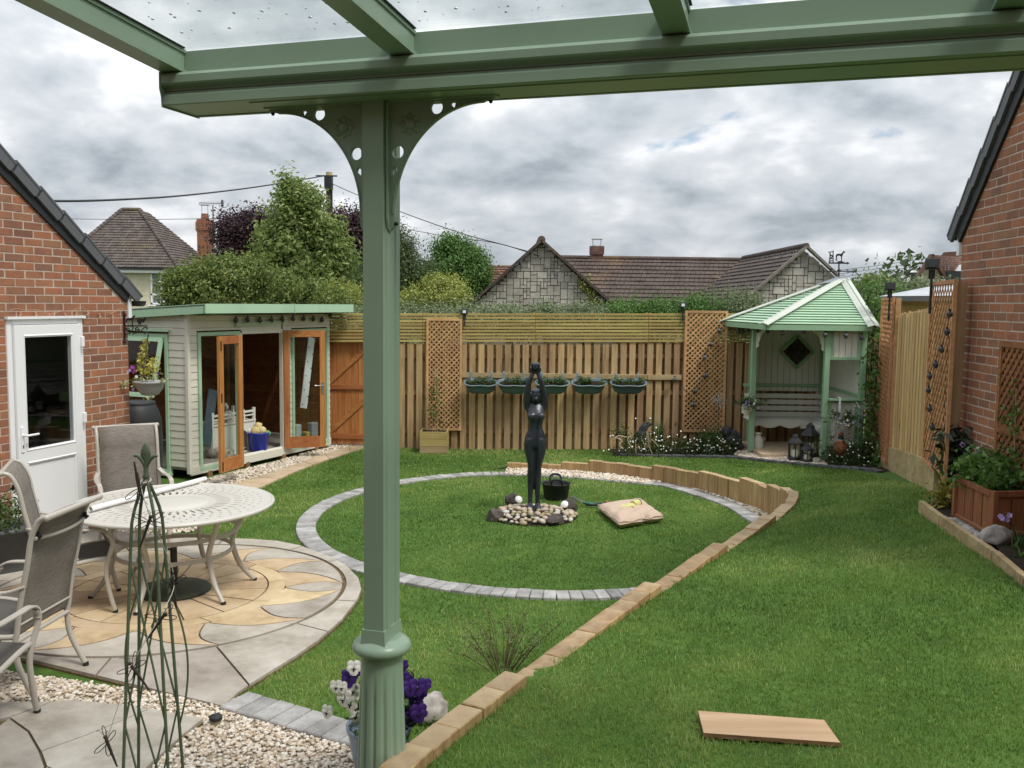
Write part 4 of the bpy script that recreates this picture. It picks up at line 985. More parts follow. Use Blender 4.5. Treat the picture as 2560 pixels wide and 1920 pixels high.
# solar spot lamps standing over the trellises
def solar_spot(label, p, h, face=(0,-1,0)):
    t = thing('solar_spotlight', label, 'lamp', p, 0, 'solar spotlights on posts')
    m = MB(); m.tube([(0,0,-.14),(0,0,h)], .010, 8); part('stake', m, BLACKP, t, True)
    m = MB(); m.box((0,-.01,h+.045), (.105,.035,.085), mat=Matrix.Rotation(-.25, 4, 'X'), bev=.006); hd_ = part('lamp_head', m, BLACKP, t, True)
    m = MB(); m.box((0,-.033,h+.042), (.05,.006,.045), mat=Matrix.Rotation(-.25, 4, 'X')); part('lens', m, MATS.get('spot_lens') or paint('spot_lens', (.55,.57,.6), .2), hd_, True)
    m = MB(); m.box((0,.02,h-.035), (.045,.012,.07)); part('battery_box', m, BLACKP, t, True)
    tt = MB(); tt.tube([(0,-.012,-.1),(.018,0,-.1),(0,.014,-.1),(-.018,0,-.1)], .003, 4, True, True); part('cable_tie', tt, WHITEP if False else BLACKP, t, True)
    return t
q = fplane(*ZA(570,520)); solar_spot('black solar spotlight above the fence at the left lattice trellis', (q.x+.02, fy(q.x)-.09, q.z), .06)
q = fplane(*ZA(1785,490)); solar_spot('black solar spotlight above the fence at the trellis by the arbour', (q.x-.01, fy(q.x)-.09, q.z), .08)
# timber cube planter with a young climber on canes
q0 = aty(*ZA(335,1240), 14.45); q1 = aty(*ZA(480,1240), 14.45); q2 = aty(*ZA(335,1145), 14.45)
W_ = q1.x-q0.x; cxp = (q0.x+q1.x)/2; H_ = q2.z-.0
t = thing('cube_planter', 'square pale timber planter box with a climber at the foot of the left trellis', 'planter', (cxp, 14.6, 0))
for k in range(3):
    zc = H_*(k+.5)/3
    for (dx, dy, sx_, sy_) in ((0,-W_/2,W_+.018,.018),(0,W_/2,W_+.018,.018),(-W_/2,0,.018,W_-.018),(W_/2,0,.018,W_-.018)):
        m = MB(); m.box((dx,dy,zc), (sx_,sy_,H_/3-.004), bev=.002); part('board', m, SLAT if k else EDGE, t, True)
m = MB(); m.box((0,0,H_-.05), (W_-.02,W_-.02,.04)); part('soil', m, SOIL, t, True)
m = MB()
for dx in (-.05,.02,.07): m.tube([(dx*.6,0,H_-.06),(dx*.8,.03,H_+.55),(dx*.3+.01,.05,H_+.98)], .004, 5)
part('cane', m, EDGE, t, True)
rr = np.random.default_rng(3); zz_ = H_+rr.uniform(.02,.85,26); cl = np.stack([cxp+rr.normal(0,.07,26)*(1.15-(zz_-H_)), 14.6+rr.normal(0,.05,26), zz_], -1)
foliage('climber', t, leafmat('climber_leaf', (.05,.085,.02), (.12,.17,.045), (.24,.28,.10), .3), cl, 9, .045, .06, 31, .45, kind='stuff')
# ------------------------------------------------------------------ right-hand fence between the garage and the arbour
RF0 = Vector((4.10, 8.62, 0)); RF1 = Vector((5.75, 14.75, 0)); dF = (RF1-RF0).normalized(); nF = Vector((-dF.y, dF.x, 0)); AF = math.atan2(dF.y, dF.x)
def rf(vx, vy, off=0.0): return atplane(vx, vy, RF0+nF*off, nF)
def rfs(p): return (p-RF0).dot(dF)
ZR = crop(1780,600,.4218)
rfen = thing('panel_fence', 'new pale vertical featherboard fence panel between the brick wall and arbour', 'fence', RF0+dF*1.5)
# posts and boards: far stretch (behind the arbour), near panel between the trellises
sA = rfs(rf(*ZR(1070,1280))); sB = rfs(rf(*ZR(1270,1340)))
for i in range(int((rfs(RF1)-.05)/.102)):
    s = .03+.102*i; p = RF0+dF*s; g = hz(p.x, p.y)
    if s < sA+.1:
        tz = rf(*ZR(1285,402)).z+(rf(*ZR(1080,445)).z-rf(*ZR(1285,402)).z)*(s-sB)/(sA-sB)+.02*math.sin(i*2.1)+random.uniform(-.012,.012); mt = PANEL
    else: tz = 1.98+g*.1; mt = FENCE
    z0 = g+.30-.02*(i % 3 == 0); h = max(tz-z0, .5)
    m = MB(); m.box((0,0,h/2), (.105+(.004 if i % 2 else 0), .016, h), bev=.002); o = link('board', m.mesh('board'), mt, rfen, p+nF*(.01*(i % 2))-rfen.location+Vector((0,0,z0)), (0, 0, AF))
gbm = rf(*ZR(1010,1275)), rf(*ZR(1385,1490)), rf(*ZR(1010,1370)), rf(*ZR(1385,1400))
for s0, s1 in ((-.02, 1.62), (1.64, 3.3), (3.32, 5.9)):
    p0 = RF0+dF*s0; p1 = RF0+dF*s1; z0 = hz(p0.x, p0.y); z1 = hz(p1.x, p1.y); m = MB()
    m.extr([(0, z0-.1), (s1-s0, z1-.1), (s1-s0, z1+.30), (0, z0+.30)], p0+nF*.03, dF, EZ, nF, .045); part('gravel_board', m, EDGE, rfen)
for s in (.0, sA+.12):
    p = RF0+dF*s-nF*.06; m = MB(); m.box((p.x, p.y, 1.15), (.09,.09,2.1), rz=AF); part('post', m, FENCE, rfen)
# the two tall trellises on this fence
def rtrellis(label, q):
    bl, br, tl = [rf(*ZR(*x), .07) for x in q]
    W_ = (br-bl).dot(-dF); o = bl
    return trellis('trellis_panel', label, o, -dF, abs(W_), tl.z-bl.z, nF, TRELLIS2, .125, .017)
rtrellis('tall narrow lattice trellis on the side fence next to the arbour', ((968,1245),(1035,1268),(975,345)))
rtrellis('tall lattice trellis on the side fence against the right brick wall', ((1250,1305),(1385,1370),(1308,250)))
m = MB(); p = rf(*ZR(1062,1268), .02); zt = rf(*ZR(1062,345), .02).z; m.box((p.x, p.y, (p.z+zt)/2), (.03,.06,zt-p.z), rz=AF); part('batten', m, TRELLIS, rfen)
m = MB(); p = rf(*ZR(1420,1330), -.02); zt = rf(*ZR(1452,250), -.02).z; m.box((p.x, p.y, (p.z+zt)/2), (.06,.09,zt-p.z), rz=AF); part('post', m, FENCE, rfen)
def spot_r(label, vx, vy, h):
    p = rf(*ZR(vx, vy), .11); t = solar_spot(label, p, h); t.rotation_euler = (0,0,-.4); t.scale = (1.25,1.25,1.25)
    for c_ in t.children:
        for d_ in c_.children:
            d_.data.materials.clear(); d_.data.materials.append(BLACKM)
    return t
spot_r('black solar spotlight on the arbour-side trellis of the right fence', 1050, 400, .17)
spot_r('black solar spotlight on the trellis beside the right brick wall', 1296, 330, .20)
# trellis on the brick wall
ZB4 = crop(2360,700,.3012)
def rwp(vx, vy, off=.05): return atplane(vx, vy, RP+nR*off, nR)
a = rwp(*ZB4(425,1545)); c = rwp(*ZB4(478,505)); c1 = rwp(*ZB4(445,1225))
trellis('trellis_panel', 'dark red-brown lattice trellis fixed to the right brick wall', (c.x+.0, c.y, a.z-.55), dR, 1.25, c.z-a.z+.55, nR, BROWNTREL, .092, .030, .045, split=(c1.z-.03)-(a.z-.55))
# hexagonal stained planter against the wall, flower bed and edging
bedz = .66
PLT = thing('corner_planter', 'reddish-brown panelled timber planter full of leafy plants by the brick wall', 'planter', atz(2110,1140,bedz))
ZP = crop(2330,1060,.2411)
b0 = atz(*ZP(250,985), bedz+.02); b1 = atz(*ZP(610,1185), bedz+.02); 
d1 = (b1-b0).normalized(); n1 = Vector((-d1.y, d1.x, 0)); n1 = n1 if n1.x > 0 else -n1
top0 = atplane(*ZP(265,618), b0, n1).z; top1 = atplane(*ZP(665,820), b1, n1).z; PH = .36
b2 = b1+Vector((.62,.12,0)); b3 = b0+Vector((.42,.35,0))
cor = [b0, b1, b2, b3]
for i in range(4):
    p, q = cor[i], cor[(i+1) % 4]; d = (q-p); L = d.length; d.normalize(); o_ = Vector((d.y, -d.x, 0))
    npn = max(3, int(L/.13))
    for k in range(npn):
        m = MB(); m.bar(p+d*(L*(k+.04)/npn)+EZ*(PH/2), p+d*(L*(k+.96)/npn)+EZ*(PH/2), .014, PH, EZ); part('panel', m, PLANTER, PLT)
    for z, hh in ((PH-.02,.045),(.025,.05)):
        m = MB(); m.bar(p+o_*.014+EZ*z, q+o_*.014+EZ*z, .02, hh, EZ, .002); part('rail', m, PLANTER, PLT)
    m = MB(); m.bar(p+o_*.008+EZ*0, p+o_*.008+EZ*(PH+.005), .05, .04, d); part('corner_post', m, PLANTER, PLT)
m = MB(); m.prism([v2(p) for p in cor], bedz+.05, bedz+PH-.05); part('soil', m, SOIL, PLT)
# bed with timber edging
e0 = atz(2035,1113,bedz+.10); e1 = atz(2150,1192,bedz+.09); e2_ = atz(2212,1243,bedz+.09); e3 = e2_+(e2_-e1).normalized()*1.5; ex = e0+Vector((.08,.55,0))
bed = MB(); bed.prism([v2(ex), v2(e0), v2(e1), v2(e2_), v2(e3), (3.95, e3.y), v2(rw(0.05,0,.05)), (4.2,8.55)], bedz-.2, bedz+.045); structure('flower_bed', bed, SOIL)
edg = thing('bed_edging', 'low weathered timber boards edging the flower bed by the right wall', 'edging', e1)
for p, q in ((ex, e0), (e0, e1), (e1, e2_), (e2_, e3)):
    m = MB(); g0 = hz(p.x-.05, p.y)-.08; p_ = Vector((p.x, p.y, 0)); q_ = Vector((q.x, q.y, 0)); d = (q_-p_).normalized(); L = (q_-p_).length
    zt = bedz+.10; m.extr([(.004, g0), (L-.004, g0), (L-.004, zt-.006), (.004, zt)], p_, d, EZ, Vector((-d.y, d.x, 0)), .045); part('board', m, EDGE, edg)
cob = thing('cobbles', 'strip of grey and white cobbles in front of the corner planter', 'stones', atz(*ZP(400,1100), bedz+.06))
for i in range(46):
    t_ = random.random(); w_ = random.random(); p = atz(*ZP(235+t_*330, 985+t_*215), bedz+.06).lerp(atz(*ZP(190+t_*370, 985+t_*225), bedz+.06), w_)
    m = MB(); r = random.uniform(.018,.034); m.blob((0,0,0), (r*1.3, r, r*.7), 2, .2, 2, i, random.uniform(0,6)); link('cobble', m.mesh('cobble'), PALEROCK, cob, p-cob.location)
m = MB(); p = atz(*ZP(665,1215), bedz+.05); m.blob(p+Vector((0,0,.035)), (.13,.09,.085), 3, .35, 2.2, 5, .3, .6); tag(part('rock', m, PALEROCK), 'grey and white lump of rock at the near corner of the planter', 'rock')
# ------------------------------------------------------------------ cream summerhouse with green trim
Z4 = crop(300,750,.28336)
SC0 = Vector((-4.28, 12.0, 0)); s1 = Vector((.423,.906,0)).normalized(); nS1 = Vector((s1.y, -s1.x, 0)); s2 = Vector((-s1.y, s1.x, 0)); nS2 = -s1
sh = thing('summerhouse', 'cream boarded summerhouse with green trim and open orange-brown glazed doors', 'summerhouse', SC0)
def sf(x, y): p = atplane(*Z4(x, y), SC0, nS1); return (p-SC0).dot(s1), p.z
def fp(u, z, out=0.0): return SC0+s1*u+nS1*out+EZ*z
def lp(u, z, out=0.0): return SC0+s2*u+nS2*out+EZ*z
UEND = sf(1845,250)[0]; ZT = sf(600,165)[1]; UW0 = sf(708,900)[0]; UO0 = sf(1072,900)[0]; UO1 = sf(1418,800)[0]; ZO = sf(1240,285)[1]; FLZ = .17; UW1 = UO0-.07; ZW0 = sf(735,1470)[1]; ZW1 = sf(705,312)[1]
UL0 = (atplane(*Z4(425,900), SC0, nS2)-SC0).dot(s2); UL1 = UL0+1.0; ULE = 2.3; ZL0 = atplane(*Z4(440,1500), SC0, nS2).z; ZL1 = atplane(*Z4(430,318), SC0, nS2).z
BH = .098; ZT = ZT+.04; nrow = int((ZT-FLZ)/BH)+1
def clad(pt, u0, u1, z0, z1, rz_):
    k0 = int(round((z0-FLZ)/BH)); 
    for k in range(nrow):
        za = FLZ+k*BH; zb = min(za+BH, ZT+.02); 
        if zb <= z0+.02 or za >= z1-.02 or u1-u0 < .02: continue
        za_, zb_ = max(za, z0), min(zb, z1); m = MB()
        q = [pt(u0, za_, .012), pt(u1, za_, .012), pt(u1, zb_-.014, .006), pt(u0, zb_-.014, .006), pt(u1, zb_, -.002), pt(u0, zb_, -.002), pt(u0, za_, -.012), pt(u1, za_, -.012), pt(u1, zb_, -.012), pt(u0, zb_, -.012)]
        m.add(q, [(0,1,2,3),(3,2,4,5),(6,9,8,7),(0,6,7,1),(5,4,8,9),(0,3,5,9,6),(1,7,8,4,2)]); part('cladding_board', m, CREAM, sh)
clad(fp, .03, UW0-.05, FLZ, ZT, 0); clad(fp, UW0-.05, UO0-.0, ZW1+.06, ZT, 0); clad(fp, UW0-.05, UO0-.05, FLZ, ZW0-.05, 0)
clad(fp, UO0, UO1+.02, ZO+.02, ZT, 0); UV0 = sf(1528,800)[0]; UV1 = UEND-.10; clad(fp, UO1+.06, UV0-.04, FLZ, ZT, 0); clad(fp, UV0-.04, UEND, ZW1+.06, ZT, 0); clad(fp, UV0-.04, UEND, FLZ, ZW0-.05, 0); clad(fp, UV1+.03, UEND, ZW0-.05, ZW1+.06, 0); clad(fp, UO0-.05, UO1+.06, FLZ-.10, FLZ+.03, 0)
clad(lp, .03, UL0-.04, FLZ, ZT, 0); clad(lp, UL0-.04, UL1+.04, ZL1+.05, ZT, 0); clad(lp, UL0-.04, UL1+.04, FLZ, ZL0-.05, 0); clad(lp, UL1+.04, ULE, FLZ, ZT, 0)
m = MB(); m.box(fp(-.005, (FLZ+ZT)/2-.03, .005), (.05,.05,ZT-FLZ+.1), rz=math.atan2(s1.y, s1.x)); part('corner_trim', m, CREAM, sh)
m = MB(); m.bar(fp(0,FLZ-.05,.012), fp(UEND,FLZ-.05,.012), .03, .11); part('skirting', m, CREAM, sh)
for u in (.35, 1.1, 1.9, 2.7):
    m = MB(); m.box(fp(u, .03, -.03), (.08,.12,.10), rz=math.atan2(s1.y, s1.x)); part('bearer', m, FENCEB, sh)
# inner shell
ST_IN = ORANGESHADE
ua = math.atan2(s1.y, s1.x)
def inner(pt, u0, u1, z0, z1, d):
    m = MB(); m.add([pt(u0,z0,d), pt(u1,z0,d), pt(u1,z1,d), pt(u0,z1,d)], [(0,1,2,3)]); return m
DEP = 2.1
bk = lambda u, z, o: fp(u, z, -DEP+o)
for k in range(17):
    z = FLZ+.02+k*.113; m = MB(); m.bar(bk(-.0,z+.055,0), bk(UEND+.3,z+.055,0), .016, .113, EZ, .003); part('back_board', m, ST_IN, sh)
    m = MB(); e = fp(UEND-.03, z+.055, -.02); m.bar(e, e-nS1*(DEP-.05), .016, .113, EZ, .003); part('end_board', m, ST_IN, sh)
for u in (.35, 1.25, 2.15):
    m = MB(); m.bar(bk(u,FLZ,.03), bk(u,ZT-.12,.03), .045, .04, s1); part('stud', m, ORANGE, sh)
m = MB(); m.bar(fp(UEND-.06,.35,-1.35), fp(UEND-.06,1.75,-.75), .05, .03, s1); part('brace', m, ORANGE, sh)
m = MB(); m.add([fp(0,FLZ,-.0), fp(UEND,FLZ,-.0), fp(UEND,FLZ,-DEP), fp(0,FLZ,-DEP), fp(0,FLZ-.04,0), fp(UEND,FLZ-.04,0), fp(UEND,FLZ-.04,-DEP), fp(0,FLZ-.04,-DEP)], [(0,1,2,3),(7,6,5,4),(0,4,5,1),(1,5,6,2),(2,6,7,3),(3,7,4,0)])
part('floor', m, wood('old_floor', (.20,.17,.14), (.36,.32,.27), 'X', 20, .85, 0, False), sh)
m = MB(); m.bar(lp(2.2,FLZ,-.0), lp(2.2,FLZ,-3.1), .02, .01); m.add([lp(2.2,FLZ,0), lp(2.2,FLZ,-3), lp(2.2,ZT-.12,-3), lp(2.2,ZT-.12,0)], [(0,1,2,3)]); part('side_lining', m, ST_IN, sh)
# roof with fascia
oc = SC0+nS1*.40+nS2*.10; zt = sf(600,165)[1]
def rz_at(p): return CAMH-.085-.045*max(0, (p-oc).dot(s2)) 
c1_ = oc; c2_ = oc+s1*(UEND+.22); c3_ = c2_+s2*2.9; c4_ = c1_+s2*2.9
RFZ = aty(443,656,oc.y).z
def rp(p, dz): return Vector((p.x, p.y, RFZ+dz-.06*max(0, (p-oc).dot(s2))))
for (p, q, nn_) in ((c1_, c2_, nS1), (c1_, c4_, nS2), (c2_, c3_, s1)):
    cuts = [0, .55, 1] if nn_ == nS1 else [0, 1]
    for a, b in zip(cuts, cuts[1:]):
        P_, Q_ = p.lerp(q, a), p.lerp(q, b); m = MB(); m.add([rp(P_,0), rp(Q_,0), rp(Q_,-.125), rp(P_,-.125), rp(P_-nn_*.02,0), rp(Q_-nn_*.02,0), rp(Q_-nn_*.02,-.125), rp(P_-nn_*.02,-.125)], [(0,1,2,3),(4,7,6,5),(0,4,5,1),(3,2,6,7),(0,3,7,4),(1,5,6,2)]); part('fascia', m, ROOFGREEN, sh)
mid = c1_.lerp(c2_, .55); m = MB(); m.bar(rp(mid,.004)+nS1*.006, rp(mid,-.129)+nS1*.006, .018, .012, nS1); part('fascia_joint', m, ROOFGREEN, sh)
m = MB(); m.add([rp(c1_,-.01)-nS1*.01, rp(c2_,-.01)-nS1*.01, rp(c3_,-.01), rp(c4_,-.01), rp(c1_,-.03)-nS1*.01, rp(c2_,-.03)-nS1*.01, rp(c3_,-.03), rp(c4_,-.03)], [(0,1,2,3),(7,6,5,4),(0,4,5,1),(1,5,6,2),(2,6,7,3),(3,7,4,0)]); part('roof', m, DARKGREY, sh)
m = MB(); w0 = SC0+nS1*.02+nS2*.02; m.add([Vector((p.x,p.y,RFZ-.13)) for p in (c1_, c2_, c2_-nS1*.42, c1_-nS1*.42)], [(0,1,2,3)]); m.add([Vector((p.x,p.y,RFZ-.13)) for p in (c1_-nS1*.42, c1_+s2*2.8, c1_+s2*2.8+s1*.15, c1_-nS1*.42+s1*.15)], [(0,1,2,3)]); part('soffit', m, CREAM, sh)
# windows
def frame4(pt, u0, u1, z0, z1, w_, d, t):
    m = MB()
    for a, b, c, e in ((u0,u0+w_,z0,z1),(u1-w_,u1,z0,z1),(u0+w_,u1-w_,z1-w_,z1),(u0+w_,u1-w_,z0,z0+w_)):
        q = [pt(a,c,d), pt(b,c,d), pt(b,e,d), pt(a,e,d), pt(a,c,d-t), pt(b,c,d-t), pt(b,e,d-t), pt(a,e,d-t)]
        m.add(q, [(0,1,2,3),(7,6,5,4),(0,4,5,1),(1,5,6,2),(2,6,7,3),(3,7,4,0)])
    return m
wn = part('window', frame4(fp, UW0-.045, UW1+.03, ZW0-.045, ZW1+.04, .05, .03, .06), ROOFGREEN, sh)
part('pane', inner(fp, UW0, UW1, ZW0, ZW1, .0), GLASS, wn)
wn = part('window', frame4(fp, UV0-.045, UV1+.04, ZW0-.045, ZW1+.04, .05, .03, .06), ROOFGREEN, sh)
part('pane', inner(fp, UV0, UV1, ZW0, ZW1, .0), GLASS, wn)
wn = part('window', frame4(lp, UL0-.03, UL1+.03, ZL0-.04, ZL1+.03, .05, .03, .06), ROOFGREEN, sh)
part('pane', inner(lp, UL0, UL1, ZL0, ZL0+1.0, .0), GLASS, wn)
m = MB(); m.bar(lp(UL0-.07,ZL1+.075,.03), lp(UL1+.1,ZL1+.075,.03), .07, .03); part('drip_bar', m, ROOFGREEN, wn)
m = MB(); m.bar(lp(UL0-.05,ZL0-.055,.03), lp(UL1+.1,ZL0-.055,.03), .08, .03); part('sill', m, ROOFGREEN, wn)
zc = ZL0+1.0; tilt = lambda u, z, o: lp(u, z, o+.03+(ZL1-z)*.24)
sash = part('opening_sash', frame4(tilt, UL0+.03, UL1, zc, ZL1-.02, .055, .02, .035), ROOFGREEN, wn); part('pane', inner(tilt, UL0+.08, UL1-.05, zc+.05, ZL1-.07, .0), GLASS, sash)
m = MB(); m.bar(fp(UO0-.14, ZO+.115, .03), fp(UO1+.04, ZO+.155, .03), .06, .028); part('drip_bar', m, ROOFGREEN, sh)
m = MB(); m.bar(fp(UO0-.0, ZO+.01, .0), fp(UO1+.03, ZO+.01, .0), .06, .05); m.bar(fp(UO1+.035,FLZ,.0), fp(UO1+.035,ZO,.0), .05, .06, nS1); m.bar(fp(UO0-.02,FLZ,.0), fp(UO0-.02,ZO,.0), .05, .06, nS1); part('door_frame', m, CREAM, sh)
# open glazed doors
def leaf(label, hinge, free, z0, z1, handle):
    h, f = Vector(hinge), Vector(free); d = (f-h); d.z = 0; Wd = d.length; d.normalize(); nn_ = Vector((d.y, -d.x, 0))
    if nn_.y > 0: nn_ = -nn_
    pt = lambda u, z, o: Vector((h.x, h.y, 0))+d*u+nn_*o+EZ*z
    sw = .085
    do = part('door', MB().bar(pt(0,(z0+z1)/2,0), pt(.001,(z0+z1)/2,0), .03, .01), ORANGE, sh); do['label'] = label
    for a, b, c, e in ((0,sw,z0,z1),(Wd-sw,Wd,z0,z1),(sw,Wd-sw,z1-.10,z1),(sw,Wd-sw,z0,z0+.17)):
        m = MB(); q = [pt(a,c,.02), pt(b,c,.02), pt(b,e,.02), pt(a,e,.02), pt(a,c,-.02), pt(b,c,-.02), pt(b,e,-.02), pt(a,e,-.02)]
        m.add(q, [(0,1,2,3),(7,6,5,4),(0,4,5,1),(1,5,6,2),(2,6,7,3),(3,7,4,0)]); part('rail' if b-a > .1 else 'stile', m, ORANGE if b-a < .1 else ORANGEX, do)
    part('edge_trim', MB().bar(pt(-.004,z0,-.022), pt(-.004,z1,-.022), .03, .006, nn_), ROOFGREEN, do)
    part('pane', inner(pt, sw, Wd-sw, z0+.17, z1-.10, 0), GLASS, do)
    if handle:
        m = MB(); m.box(pt(Wd-sw/2, 1.08, .024), (.035,.008,.18), rz=math.atan2(d.y,d.x)); m.tube([pt(Wd-sw/2,1.12,.02), pt(Wd-sw/2,1.12,.07), pt(Wd-sw/2-.13,1.12,.075)], .009, 8); part('handle', m, SILVER, do)
    else:
        for zz_ in (z1-.12, 1.15, z0+.08):
            m = MB(); m.box(pt(Wd-.03, zz_, .023), (.02,.008,.12), rz=math.atan2(d.y,d.x)); part('bolt', m, BLACKM, do)
    return do
hL = atz(*Z4(1085,1468), FLZ+.01); fL = atz(*Z4(884,1528), FLZ+.01); zl = atplane(*Z4(880,312), fL, nS1).z
leaf('left summerhouse door swung out towards the patio', hL, fL, FLZ+.01, ZO+.0, False)
hR = atz(*Z4(1452,1338), FLZ-.02); fR = atz(*Z4(1790,1322), FLZ-.02)
leaf('right summerhouse door with silver handle folded back', fp(UO1+.03,0,.04), fp(UO1+.03,0,.04)+(fR-hR).normalized()*max(.62,(fR-hR).length), FLZ+.0, ZO+.02, True)
# pine-cone lamps on the summerhouse front
CONE = stony('cone_lamp', ((.02,.022,.025), (.05,.053,.058), (.50,.52,.54)), 60, .5, .1, .8, False)
def cone_lamp(par, p, r=.034):
    m = MB(); m.blob((0,0,0), (r, r, r*1.25), 2, .28, 6, random.randint(0,99)); o = link('lamp', m.mesh('lamp'), CONE, par, Vector(p)-wloc(par)); c = MB(); c.tube([(0,0,r*1.0),(0,0,r*1.7)], r*.4, 6); part('cap', c, BLACKP, o, True); return o
sl1 = thing('string_lights', 'row of round cone-shaped solar lamps strung across the summerhouse front', 'string lights', fp(1.5, ZT-.1, .06))
pts = []
for (x, y) in ((1023,180),(1127,175),(1233,181),(1337,176),(1432,172),(1526,165),(1620,165),(1705,168),(1781,178),(1855,135)):
    p = atplane(*Z4(x, y), SC0+nS1*.06, nS1); cone_lamp(sl1, p); pts.append(p+EZ*.055)
m = MB(); m.tube(pts, .003, 4); part('cable', m, BLACKP, sl1)
# things inside the summerhouse
def inside(x, y, d): return atplane(*Z4(x, y), SC0-nS1*d, nS1)
p = atz(*Z4(1312,1345), FLZ)-nS1*.20+s1*.02; TD = -(p-SC0).dot(nS1)
tb = thing('toy_tub', 'bright blue flexible tub of soft toys inside the summerhouse doorway', 'tub', p)
r0 = .45*(aty(*Z4(1415,1200),p.y)-aty(*Z4(1210,1200),p.y)).length; ht = aty(*Z4(1310,1168),p.y).z-FLZ
m = MB(); m.lathe([(r0*.72,0),(r0*.78,.01),(r0*.97,ht-.02),(r0*1.02,ht-.015),(r0*1.02,ht),(r0*.96,ht),(r0*.9,ht-.06),(0.001,ht-.07)], (0,0,0), 32); part('tub_body', m, BLUEP, tb, True)
for i, (dx, dz, r, c) in enumerate(((-.03,.04,.075,(.55,.45,.2)),(.06,.05,.065,(.6,.5,.25)),(0,.12,.055,(.62,.5,.22)),(-.12,.02,.05,(.6,.6,.62)),(.12,.0,.05,(.15,.3,.12)),(-.15,-.02,.04,(.35,.5,.6)),(.01,.02,.05,(.5,.15,.12)))):
    m = MB(); m.blob((dx,-.05+.02*i%3,ht+dz-.02), (r,r,r), 2, .3, 3, i); part('soft_toy', m, paint(f'toy_{i}', c, .9, .2, 40), tb, True)
# white wooden cat house with railings
PD = -(atz(*Z4(1180,1322), FLZ)-SC0).dot(nS1); a = inside(812,1335,PD); b = inside(1190,1320,PD); Wc = (b-a).dot(s1); ct = thing('pet_house', 'white painted wooden pet house with railing and arched doorway inside the summerhouse', 'pet house', fp((a-SC0).dot(s1)+Wc/2, FLZ, -PD-.2), math.atan2(s1.y, s1.x))
zt_ = inside(1000,1090,PD).z-FLZ; zp = inside(1178,945,PD).z-FLZ
arch = [(-.09,.02)]+[(-.09+.18*(1-math.cos(t))/2*1.0, zt_*.52+.09*math.sin(t)) for t in np.linspace(0,PI,12)]+[(.09,.02)]
arch = [(Wc*.22+x, z) for x, z in arch]
me = plate_mesh('front_panel', [(-Wc/2+.03,.0),(Wc/2-.03,.0),(Wc/2-.03,zt_),(-Wc/2+.03,zt_)], [arch], .012); me.transform(Matrix.Rotation(PI/2, 4, 'X')); me.transform(Matrix.Translation((0,-.2,0))); link('front_panel', me, OFFWHITE, ct)
m = MB(); m.box((0,.0,zt_+.01), (Wc+.02,.44,.02)); m.box((0,.18,zt_/2), (Wc-.06,.012,zt_)); m.box((-Wc/2+.04,0,zt_/2), (.012,.36,zt_)); m.box((Wc/2-.04,0,zt_/2), (.012,.36,zt_)); m.box((0,0,.05), (Wc-.06,.36,.012)); part('cabinet', m, OFFWHITE, ct, True)
for sx_ in (-1,1):
    for sy_ in (-1,1):
        m = MB(); m.box((sx_*(Wc/2-.015), sy_*.2, zp/2), (.035,.035,zp)); part('leg', m, OFFWHITE, ct, True)
m = MB(); m.box((0,-.2,zp-.05), (Wc-.06,.02,.03)); m.box((0,-.2,zt_+.09), (Wc-.06,.015,.02)); 
for k in range(3): m.box((-Wc/4+Wc/4*k,-.2,(zt_+zp)/2), (.02,.015,zp-zt_-.03))
part('railing', m, OFFWHITE, ct, True)
m = MB(); m.blob((.1,0,zt_+.09), (.10,.08,.09), 2, .4, 3, 3); m.blob((-.02,-.05,zt_+.06), (.06,.06,.06), 2, .4, 3, 4); m.blob((.05,0,zp+.03), (.05,.05,.06), 2, .4, 4, 6); tb2 = tag(part('stuffed_animals', m, stony('patch_toy', ((.05,.05,.05),(.35,.33,.30),(.7,.68,.64)), 14, .95, 0, .2)), 'speckled grey and white soft toys piled on the pet house roof', 'toys'); tb2.location = ct.location; tb2.rotation_euler = ct.rotation_euler
# ironing board and white perforated planks leaning inside, plastic boxes
p0 = inside(760,1290,.25); p1 = inside(820,790,.3); m = MB(); m.bar(p0, p1, .17, .03, nS1, .01); ib = tag(part('ironing_board', m, paint('blue_grey_cloth', (.06,.085,.11), .8, .2, 20)), 'dark blue-grey ironing board standing behind the summerhouse window', 'ironing board')
p0 = inside(1618,955,.06); p1 = inside(1690,330,.08); m = MB(); m.bar(p0, p1, .16, .02, nS1, .004); sp_ = part('sheet_panel', m, UPVC); tag(sp_, 'white perforated plastic panel leaning inside the right summerhouse door', 'panel')
hl = MB(); d = (p1-p0)
for k in range(9):
    q = p0+d*(.06+.1*k)+s1*(.06 if k % 2 else -.05)+nS1*.012; hl.lathe([(.011,0),(.011,.002)], (0,0,0), 8); hl.v[-16*1:] 
    hl.v = hl.v
hl = MB()
for k in range(9):
    q = p0+d*(.06+.1*k)+s1*(.06 if k % 2 else -.05)+nS1*.0125; hl.extr(circ(.011, 8), q, s1, d.normalized(), nS1, .003)
part('holes', hl, BLACKM, sp_, kind='stuff')
for i, (x, y, w_, h_, c) in enumerate(((1560,1160,.16,.22,(.5,.52,.52)),(1700,1150,.2,.26,(.22,.24,.25)),(1585,1215,.1,.14,(.02,.16,.05)),(1640,1215,.1,.16,(.45,.33,.06)))):
    p = inside(x, y, .10); p.z = max(p.z, FLZ+h_/2); m = MB(); m.box(p, (w_*.8, .1, h_), rz=ua, bev=.01); tag(part('storage_box', m, paint(f'box_{i}', c, .5)), ['translucent grey storage box behind the right summerhouse door', 'dark grey panel box low behind the right summerhouse door', 'small green carton on the floor behind the right summerhouse door', 'small yellow carton on the floor behind the right summerhouse door'][i], 'box')
